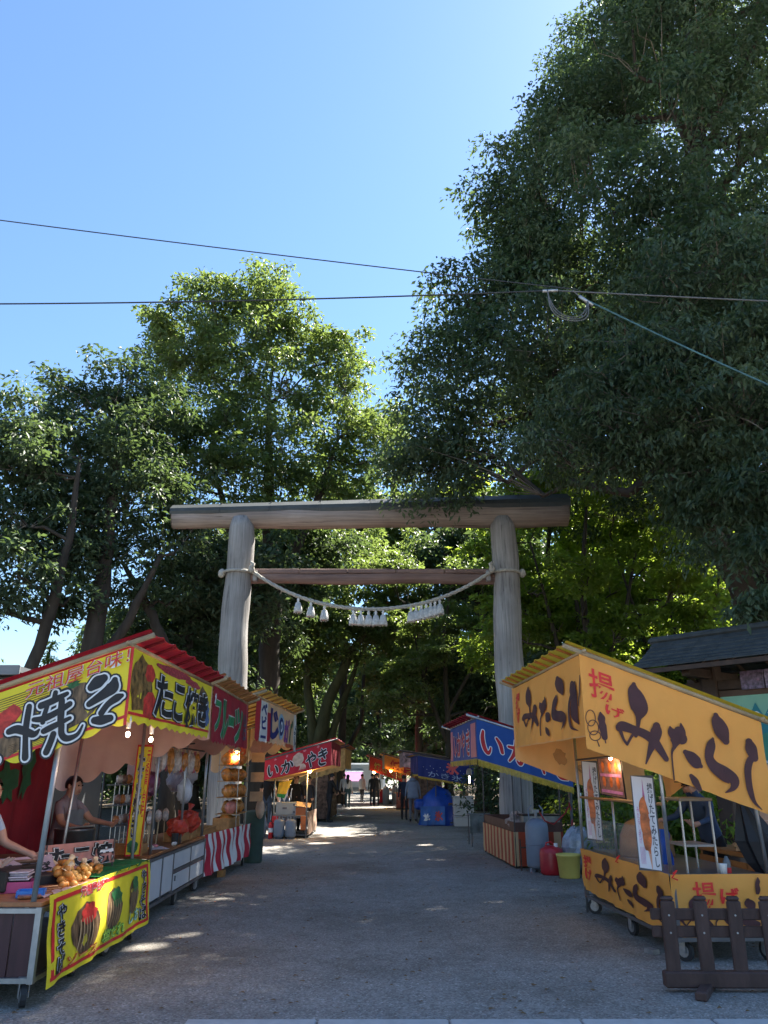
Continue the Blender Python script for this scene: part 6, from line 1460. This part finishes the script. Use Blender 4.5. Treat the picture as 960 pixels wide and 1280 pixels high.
for (x, y) in ((-.2, -.35), (.2, -.35), (-.2, .35), (.2, .35)): b = MB(); b.tube([(x, y, 0), (x, y, .46)], .02, 6); b.build('leg', DKPIPE, t)
for k, (z, h) in enumerate(((0, .34), (.35, .30), (.66, .30))):
    t = thing('foam_box', ('lowest', 'middle', 'topmost')[k] + ' white foam box of the stack beside the blue tarp', 'foam box', (2.70, 28.0, z), R(2), 'white foam boxes'); b = MB(); b.box((0, 0, h / 2 - .03), (.66, .5, h - .06), bev=.012); b.build('body', M('foam_white', (.55, .55, .52), .7, .06, 5), t); b = MB(); b.box((0, 0, h - .03), (.68, .52, .055), bev=.015); b.build('lid', MATS['foam_white'], t)
t = thing('paper_scraps', 'crumpled tan wrapping on top of the white foam boxes', 'paper', (2.76, 28.0, .965)); b = MB(); b.ball((0, 0, .05), (.16, .12, .09), 9, .3); b.build('wad', CARD, t)
G = Stall('small stall with mottled pink and white banners beyond the navy stall', (.84, 34.2, 0), R(2), 1, 3.0, 1.7, 2.55, 8, M('white_tarp', (.55, .42, .40), .6, .3, 4, trans=.2), slats=6, drop=.62, edge=DKPIPE)
G.root['label'] = 'small stall with mottled pink and white banners beyond the navy stall'
MOT = M('mottled_pink', (.58, .36, .36), .6, .8, 6, trans=.2)
p, ob = G.side_banner(MOT, drop=.60, scallop=.05, seed=3); blob(p, .6, .4, .12, .3, M('maroon_print', (.28, .04, .10), .5, .4, 8), .008, ob, jag=.4); blob(p, .3, .5, .12, .3, WHITE, .008, ob, jag=.4)
p2, ob2 = G.front(MOT, drop=.60, seed=4); pb = G.sidep(-.08, 0, 1.6, .2); pbb = Patch((.0, -.09, 1.95), (1.6, -.09, 1.75), (1.6, -.09, 1.55), (.0, -.09, 1.72), .006, 3, 1); o_ = pbb.mesh('lower_banner', REDBAN, G.root, 24, 5); lettering(pbb, 'フライド', (.04, .12, .96, .9), [(M('gold_print', (.70, .40, .06), .5, .2, 6), .03, .010)], o_)
counter_box(G, .5, 1.5, .2, 2.8, .08, .75, DKPIPE, None); pg = Patch((.48, 2.8, 1.7), (.48, .15, 1.7), (.48, .15, .1), (.48, 2.8, .1), .02, 5, 1); pg.mesh('goods_curtain', M('red_goods', (.30, .09, .06), .6, .9, 6), G.root, 30, 10); pg = Patch((.48, .15, 1.7), (1.6, .15, 1.7), (1.6, .15, .1), (.48, .15, .1), .02, 5, 1); pg.mesh('goods_curtain', MATS['hanging_goods'], G.root, 30, 10)
for (d, y) in ((.5, .2), (.5, 2.8), (1.5, .2)): G.post(d, y, 2.3, DKPIPE, .02)
F = Stall('farthest right stall with a lit red and gold banner', (-.84, 49.0, 0), R(2), 1, 4.0, 2.2, 2.72, 19, M('bright_red_tarp', (.62, .03, .02), .5, .2, 4, trans=.25), slats=6, drop=.85, edge=DKPIPE)
p, ob = F.side_banner(M('fiery_red_banner', (.66, .06, .03), .6, .15, 4, trans=.25), drop=.80, scallop=.04, seed=3); lettering(p, '焼きそば', (.12, .28, .90, .84), [(M('dark_maroon', (.15, .02, .02), .5, .2, 5), .05, .009), (M('gold_print', (.7, .4, .06)), .02, .014)], ob)
p, ob = F.front(M('tan_banner', (.36, .26, .16), .6, .4, 5), drop=.80, seed=4)
counter_box(F, .6, 1.9, .2, 3.8, .08, .8, DKPIPE, None); lamp('hanging_bulb', 'glowing bulb at the corner of the farthest red stall', F.W(.25, .05, 1.84), 10, BULBW, .09, (1, .6, .2))
for (d, y) in ((.6, .2), (.6, 3.8), (1.9, .2)): F.post(d, y, 2.5, DKPIPE, .025)
for k in range(2):
    t = thing('far_gas_cylinder', ('left', 'right')[k] + ' grey gas cylinder in front of the farthest red stall', 'gas cylinder', F.W(.95 + .55 * k, -.15, 0), 0, 'far grey gas cylinders'); b = MB(); b.lathe([(.14, 0), (.20, .05), (.20, .85), (.12, .98), (.04, 1.02)], n=16); b.build('body', CYL, t, smooth=True); b = MB(); b.tube([(0, 0, 1.0), (0, 0, 1.12)], .03, 8); b.build('valve', CASTM, t)
pg = Patch((.58, .1, .78), (1.0, .1, .78), (1.0, .1, .1), (.58, .1, .1), .01, 2, 1); pg.mesh('counter_cloth', REDBAN, F.root, 8, 4)
I_ = Stall('small far stall with a glowing amber awning beside the mottled pink stall', (.05, 41.0, 0), R(2), 1, 3.4, 1.9, 2.6, 15, M('amber_tarp', (.78, .38, .05)), slats=6, drop=.7, edge=DKPIPE)
p, ob = I_.side_banner(M('glowing_amber_banner', (.85, .30, .06), .6, .2, 4, trans=.35), drop=.66, scallop=.05, seed=6); lettering(p, '焼鳥', (.15, .2, .8, .85), [(REDP, .03, .010)], ob); I_.front(M('tan_banner', (.36, .26, .16), .6, .4, 5), drop=.66, seed=2)
counter_box(I_, .6, 1.7, .2, 3.2, .08, .78, DKPIPE, None); pg = Patch((.58, .15, .8), (1.75, .15, .8), (1.75, .15, .08), (.58, .15, .08), .02, 4, 2); pg.mesh('counter_cloth', M('red_goods', (.30, .09, .06)), I_.root, 24, 6); pg = Patch((1.72, 3.0, 1.8), (1.72, .2, 1.8), (1.72, .2, .8), (1.72, 3.0, .8), .02, 4, 2); pg.mesh('rear_curtain', MATS['hanging_goods'], I_.root, 24, 6)
lamp('hanging_bulb', 'glowing bulb under the far amber awning', I_.W(.3, .1, 1.86), 10, BULBW, .07, (1, .6, .2))
for (d, y) in ((.6, .2), (.6, 3.2), (1.7, .2)): I_.post(d, y, 2.3, DKPIPE, .02)
# white van at the end of the approach
t = thing('white_van', 'white catering van with a pink-lit hatch parked across the end of the approach', 'van', (-2.95, 70, 0))
VW = M('van_white', (.46, .51, .56), .4, .06, 3, spec=.5)
b = MB(); b.box((0, 0, 1.55), (4.4, 1.9, 2.2), bev=.12); b.build('body', VW, t)
b = MB(); b.box((2.5, 0, 1.05), (1.1, 1.8, 1.2), bev=.2); b.build('cab', VW, t); b = MB(); b.box((2.72, 0, 1.5), (.5, 1.82, .45), bev=.08); b.build('windscreen', M('dark_glass', (.02, .025, .03), .1, .1, 3, spec=.7), t)
b = MB(); b.box((.35, -.96, 1.55), (1.5, .05, .72)); b.build('hatch_sign', M('pink_lit_sign', (.95, .45, .80), .4, .1, 3, emit=.25), t); b = MB(); b.box((.35, -1.2, 2.0), (1.7, .55, .04), rotx(.2)); b.build('hatch_flap', VW, t)
b = MB(); b.box((2.3, -.97, 1.3), (.8, .03, .9)); b.build('side_window', M('pale_glass', (.30, .42, .50), .2, .1, 3), t)
b = MB(); b.box((0, -.97, .62), (4.2, .03, .18)); b.build('lower_panel', M('van_grey', (.24, .27, .30), .5, .1, 3), t)
for x in (-1.4, 2.1):
    for y in (-.85, .85): b = MB(); b.tube([(x, y - .12, .34), (x, y + .12, .34)], .34, 18); w_ = b.build('wheel', RUBBER, t); b = MB(); b.tube([(x, y - .13, .34), (x, y + .13, .34)], .18, 12); b.build('rim', CASTM, w_)

# ============ brown wooden barrier at the lower right
fn = thing('wooden_barrier', 'dark brown wooden picket barrier standing on the gravel at the lower right', 'barrier', (2.67, 6.92, 0), R(-1))
fn.scale = (.87, .87, .87)
FB = M('brown_stained_timber', (.072, .040, .034), .7, .35, 4, .5, 12, stretch=(2, 2, .6))
for k in range(4):
    b = MB(); x = -.43 + .305 * k
    b.box((x, 0, .41), (.128, .045, .66), rotz(.02 * (k - 1)) @ roty((.012, -.008, .016, -.01)[k]), bev=.012)
    b.box((x, 0, .757), (.124, .043, .045), bev=.018); pk_ = b.build('picket', FB, fn)
    for z in (.62, .475): sw = MB(); sw.tube([(x, -.0222, z), (x, -.027, z)], .009, 8); sw.build('screw', CASTM, pk_)
for z in (.62, .475): b = MB(); b.box((.10, .045, z), (1.36, .042, .095), bev=.008); b.build('rail', FB, fn)
b = MB(); b.box((.12, 0, .10), (1.30, .11, .13), bev=.012); b.build('base_beam', FB, fn)
for x in (-.18, .62):
    b = MB(); b.box((x, -.06, .035), (.10, .62, .07), rotz(-.5), bev=.01); b.build('foot', FB, fn)
t = thing('straw_scrap', 'small spill of pale straw on the gravel behind the barrier beam', 'straw', (2.95, 7.25, 0))
b = MB()
for k in range(90): x, y, a = random.gauss(0, .13), random.gauss(0, .05), random.uniform(0, 3.1); b.tube([(x, y, .006), (x + .05 * math.cos(a), y + .05 * math.sin(a), .012)], .003, 3)
tag(b.build('straws', M('straw', (.52, .42, .28), .8, .2, 9), t), kind='stuff')

# ------------------------------------------------------------------ people
SKIN = M('skin', (.48, .27, .19), .55, .12, 6, spec=.4)
HAIRB = M('black_hair', (.012, .010, .010), .45, .4, 12, spec=.5)
HAIRBLOND = M('light_hair', (.42, .30, .16), .5, .4, 12)
EYEM = M('dark_eye', (.02, .015, .012), .2, .1, 5); LIP = M('lip', (.36, .13, .11), .5, .1, 5)
SHOE = M('dark_shoe', (.03, .03, .032), .6, .3, 9)

def person(label, loc, face, shirt, trousers, h=1.68, skin=SKIN, hair=HAIRB, arms=((.06, .0), (.06, .0)), elbows=(.15, .15), stride=.0, lean=0.0, long_hair=False, hood=None, coat=None, short_sleeve=False, cap=None, apron=None, girth=1.0, group=None, shoe=SHOE, build_legs=True):
    """face: heading in radians (0 looks toward the camera, -Y); arms: (sideways, forward) swing of each arm in radians"""
    root = thing('person', label, 'person', loc, face, group); s = h / 1.70
    V = []; E = []; Rd = []; Kd = []
    def vert(p, r, kind, parent=None):
        V.append(Vector(p) * s); Rd.append((r[0] * s, r[1] * s) if isinstance(r, tuple) else (r * s, r * s)); Kd.append(kind)
        if parent is not None: E.append((parent, len(V) - 1))
        return len(V) - 1
    ln = lambda z: -lean * max(0, z - .92)
    P = lambda x, y, z: (x, y + ln(z), z - (abs(lean) * .25 * max(0, z - .92)))
    pel = vert(P(0, 0, .93), (.150 * girth, .115 * girth), 'T')
    w = vert(P(0, -.005, 1.06), (.135 * girth, .105 * girth), 'S', pel); ch = vert(P(0, .0, 1.24), (.155 * girth, .115 * girth), 'S', w); up = vert(P(0, .005, 1.38), (.115, .085), 'S', ch)
    nk = vert(P(0, -.005, 1.475), (.052, .055), 'K', up); hd0 = vert(P(0, -.015, 1.55), (.068, .08), 'K', nk); hd1 = vert(P(0, -.012, 1.625), (.080, .098), 'K', hd0); hd2 = vert(P(0, -.004, 1.685), (.060, .072), 'K', hd1)
    nose = vert(P(0, -.125, 1.575), .013, 'K', hd0)
    for i, sd in enumerate((-1, 1)):
        hip = vert((sd * .085, 0, .87), .088 * girth, 'T', pel)
        st = stride * sd
        kn = vert((sd * .095, -.02 - st * .5, .49), .062, 'T', hip); an = vert((sd * .10, .02 - st * .9, .10), .045, 'T', kn); he = vert((sd * .10, .0 - st * .95, .05), .045, 'B', an); to = vert((sd * .115, -.15 - st * .95, .035), (.045, .03), 'B', he)
        sh = vert(P(sd * .165, .0, 1.385), .058, 'S', up)
        sw, fw = arms[i]; up_ = .285
        ex = sd * (.19 + up_ * math.sin(sw)); ey = -up_ * math.sin(fw) ; ez = 1.385 - up_ * math.cos(sw) * math.cos(fw)
        mid = vert(P(sd * .18 + (ex - sd * .18) * .62, ey * .62, 1.385 + (ez - 1.385) * .62), .056 if short_sleeve else .049, 'S', sh)
        el = vert(P(ex, ey, ez), .042, 'S' if not short_sleeve else 'A', mid)
        f2 = fw + elbows[i]; fx = ex + sd * .03 * (1 if sw < .6 else -2); L2 = .245
        wr = vert(P(fx, ey - L2 * math.sin(f2), ez - L2 * math.cos(f2)), .029, 'S' if not short_sleeve else 'A', el)
        pm = vert(P(fx, ey - (L2 + .07) * math.sin(f2), ez - (L2 + .07) * math.cos(f2)), (.036, .018), 'A', wr)
        for q in range(4):
            off = (q - 1.5) * .017; ll = (.060, .072, .068, .052)[q]
            a = vert(P(fx + off * .4, ey - (L2 + .10) * math.sin(f2) + off * math.cos(f2), ez - (L2 + .11) * math.cos(f2) + off * math.sin(f2)), .0095, 'A', pm)
            vert(P(fx + off * .4 - sd * .012, ey - (L2 + .10 + ll) * math.sin(f2 + .2) + off, ez - (L2 + .11 + ll) * math.cos(f2 + .2)), .0075, 'A', a)
        vert(P(fx - sd * .015, ey - (L2 + .075) * math.sin(f2) - .045, ez - (L2 + .075) * math.cos(f2)), .010, 'A', pm)
    me = bpy.data.meshes.new('body'); me.from_pydata(V, E, []); o = bpy.data.objects.new('body', me); col.objects.link(o)
    sk = o.modifiers.new('skin', 'SKIN'); sk.use_smooth_shade = True
    for i, r in enumerate(Rd): me.skin_vertices[0].data[i].radius = r; me.skin_vertices[0].data[i].use_root = (i == 0)
    sb = o.modifiers.new('sub', 'SUBSURF'); sb.levels = 1; sb.render_levels = 1
    dg = bpy.context.evaluated_depsgraph_get(); dg.update()
    nm = bpy.data.meshes.new_from_object(o.evaluated_get(dg)); bpy.data.objects.remove(o); bpy.data.meshes.remove(me)
    mats = [skin, shirt, trousers, shoe]; idx = {'K': 0, 'A': 0, 'S': 1, 'T': 2, 'B': 3}
    nm.materials.clear()
    for m in mats: nm.materials.append(m)
    segs = [(V[a], V[b], Kd[b]) for a, b in E]
    A0 = np.array([a for a, b, k in segs]); B0 = np.array([b for a, b, k in segs]); D0 = B0 - A0; LL = (D0 ** 2).sum(1)
    for p in nm.polygons:
        c = np.array(p.center); t = np.clip(((c - A0) * D0).sum(1) / LL, 0, 1); dd = ((A0 + D0 * t[:, None] - c) ** 2).sum(1); j = int(dd.argmin())
        k = segs[j][2]
        if k == 'K' and c[2] < 1.45 * s + 0: k = 'S'
        p.material_index = idx[k]; p.use_smooth = True
    bo = bpy.data.objects.new('body', nm); col.objects.link(bo); bo.parent = root
    hc = Vector(P(0, -.012, 1.62)) * s
    hb = MB(); hb_vs = []
    n = 14
    for i in range(8):
        ph = math.pi * .5 * i / 7 * 1.25
        for k in range(n):
            a = 2 * math.pi * k / n; front = max(0, -math.sin(a))
            ph2 = ph * (1 - .42 * front)
            hb_vs.append(hc + Vector((math.sin(ph2) * math.cos(a) * .094, math.sin(ph2) * math.sin(a) * .112 + .010, math.cos(ph2) * .106 + .0 + random.uniform(-.004, .004))) * s)
    hb.add(hb_vs, [(i * n + k, i * n + (k + 1) % n, (i + 1) * n + (k + 1) % n, (i + 1) * n + k) for i in range(7) for k in range(n)] + [tuple(range(n - 1, -1, -1))])
    if long_hair:
        hb.tube([hc + Vector((0, .05, .02)) * s, hc + Vector((0, .09, -.12)) * s, hc + Vector((0, .11, -.28)) * s, hc + Vector((0, .10, -.40)) * s], [.085 * s, .088 * s, .075 * s, .03 * s], 10)
    hb.build('hair', hair, root, smooth=True)
    for sd in (-1, 1):
        b = MB(); b.ball(hc + Vector((sd * .032, -.092, -.012)) * s, .010 * s, 7); b.build('eye', EYEM, root)
        b = MB(); b.ball(hc + Vector((sd * .088, .004, -.02)) * s, (.012 * s, .022 * s, .032 * s), 7); b.build('ear', skin, root, smooth=True)
    b = MB(); b.ball(hc + Vector((0, -.088, -.085)) * s, (.024 * s, .008 * s, .007 * s), 7); b.build('mouth', LIP, root)
    if cap: b = MB(); b.ball(hc + Vector((0, .0, .045)) * s, (.10 * s, .118 * s, .075 * s), 12); b.box(hc + Vector((0, -.13, .03)) * s, (.13 * s, .10 * s, .012 * s)); b.build('cap', cap, root, smooth=False)
    if hood: 
        b = MB(); b.ball(Vector(P(0, .085, 1.44)) * s, (.13 * s, .075 * s, .085 * s), 12); b.build('hood', hood, root, smooth=True)
    if coat:
        prof = [(.185, .80), (.178, .92), (.165, 1.05), (.172, 1.22), (.165, 1.34), (.11, 1.42)]
        b = MB(); b.lathe([(r * s * girth, z * s) for r, z in prof], (0, ln(1.2) * s * .6, 0), 16, 1.06, .78); b.build('coat', coat, root, smooth=True)
    if apron:
        p_ = Patch(Vector(P(-.13, -.15, 1.32)) * s, Vector(P(.13, -.15, 1.32)) * s, Vector((.17, -.17, .55)) * s, Vector((-.17, -.17, .55)) * s, .01, 2, 1); p_.mesh('apron', apron, root, 10, 10)
    return root
BLK = M('black_shirt', (.012, .012, .014), .8, .3, 6); JEAN = M('blue_jeans', (.045, .075, .13), .85, .3, 9); NAVYS = M('navy_shirt', (.02, .03, .06), .8, .3, 6); WTS = M('white_top', (.55, .55, .56), .8, .08, 6)
GREYT = M('grey_trousers', (.16, .17, .20), .85, .2, 6); GBLUE = M('grey_blue_coat', (.20, .26, .36), .8, .15, 5); TEALJ = M('dark_green_jeans', (.035, .075, .085), .85, .3, 8); DKT = M('dark_trousers', (.022, .024, .03), .85, .3, 8)
BEIGES = M('pinkish_shirt', (.27, .22, .25), .85, .15, 6); GAPR = M('grey_apron', (.16, .17, .19), .85, .2, 6); LBL = M('light_blue_top', (.36, .46, .58), .8, .1, 6)
person('person in black shirt and blue jeans seen from behind left of the red squid stall', (-3.55, 24.9, 0), R(170), BLK, JEAN, 1.74, arms=((.15, .2), (.12, .3)), elbows=(.5, .6), short_sleeve=True, stride=.05)
person('person in grey-blue hooded coat seen from behind on the right of the approach', (1.08, 30.6, 0), R(178), GBLUE, GREYT, 1.72, hood=GBLUE, coat=GBLUE, girth=1.1, arms=((.2, .1), (.2, .1)), elbows=(.3, .2), stride=.06)
person('person in dark clothes half hidden behind the grey-blue hooded coat', (.78, 31.8, 0), R(170), NAVYS, DKT, 1.62, stride=.1)
person('long-haired person in a white top and dark green jeans walking away in mid approach', (-1.95, 44, 0), R(175), WTS, TEALJ, 1.66, long_hair=True, stride=.14)
person('person in navy shirt and dark trousers walking beside the white-topped walker', (-2.62, 42.5, 0), R(170), NAVYS, DKT, 1.70, stride=.12)
person('person in a light shirt behind the navy-shirted walker', (-2.25, 46, 0), R(175), M('light_grey_shirt', (.40, .42, .46), .8, .1, 6), DKT, 1.70, stride=.1)
person('person in a long white coat facing the white van', (-1.4, 52, 0), R(150), WTS, DKT, 1.70, coat=WTS, stride=.08)
person('person in black on the left of the dark pair by the farthest red stall', (-.68, 47, 0), R(160), BLK, DKT, 1.70, stride=.05)
person('taller person in black on the right of the dark pair by the farthest red stall', (-.42, 46.5, 0), R(200), BLK, DKT, 1.75, stride=.05)
person('person in black leaning at the counter of the cream-bannered stall', (-2.02, 30.2, 0), R(120), BLK, DKT, 1.70, lean=.15, arms=((.1, .5), (.1, .4)), elbows=(.6, .6), stride=.1)
person('vendor in a pinkish shirt and grey apron working behind the tall steel pot', A.W(1.62, 2.95, 0), R(70), BEIGES, GAPR, 1.62, lean=.22, arms=((.15, .7), (.15, .8)), elbows=(.7, .6), short_sleeve=True, apron=GAPR)
person('light-haired person in a pale blue top cut off by the left edge', (-3.43, 6.95, 0), R(85), LBL, JEAN, 1.60, lean=.12, arms=((.1, .4), (.1, .5)), elbows=(.8, .7), hair=HAIRB, short_sleeve=True)
person('vendor in a navy shirt bending behind the display glass of the orange stall', O.W(2.02, 1.95, 0), R(-60), M('navy_work_shirt', (.035, .065, .13), .8, .2, 6), DKT, 1.66, lean=.45, arms=((.1, .9), (.1, .8)), elbows=(.5, .6), cap=BLK)
person('dark-clothed vendor on the left inside the red squid stall', D.W(1.22, D_y + 1.7, 0), R(10), BLK, DKT, 1.62, apron=BLK, arms=((.1, .5), (.1, .5)), elbows=(.8, .8))
person('dark-clothed vendor nearer the post inside the red squid stall', D.W(.88, D_y + 2.0, 0), R(-10), NAVYS, DKT, 1.58, arms=((.1, .5), (.1, .4)), elbows=(.8, .8))
person('person in white beside the black-shirted person at the red squid stall', (-3.2, 26.6, 0), R(160), WTS, JEAN, 1.62)
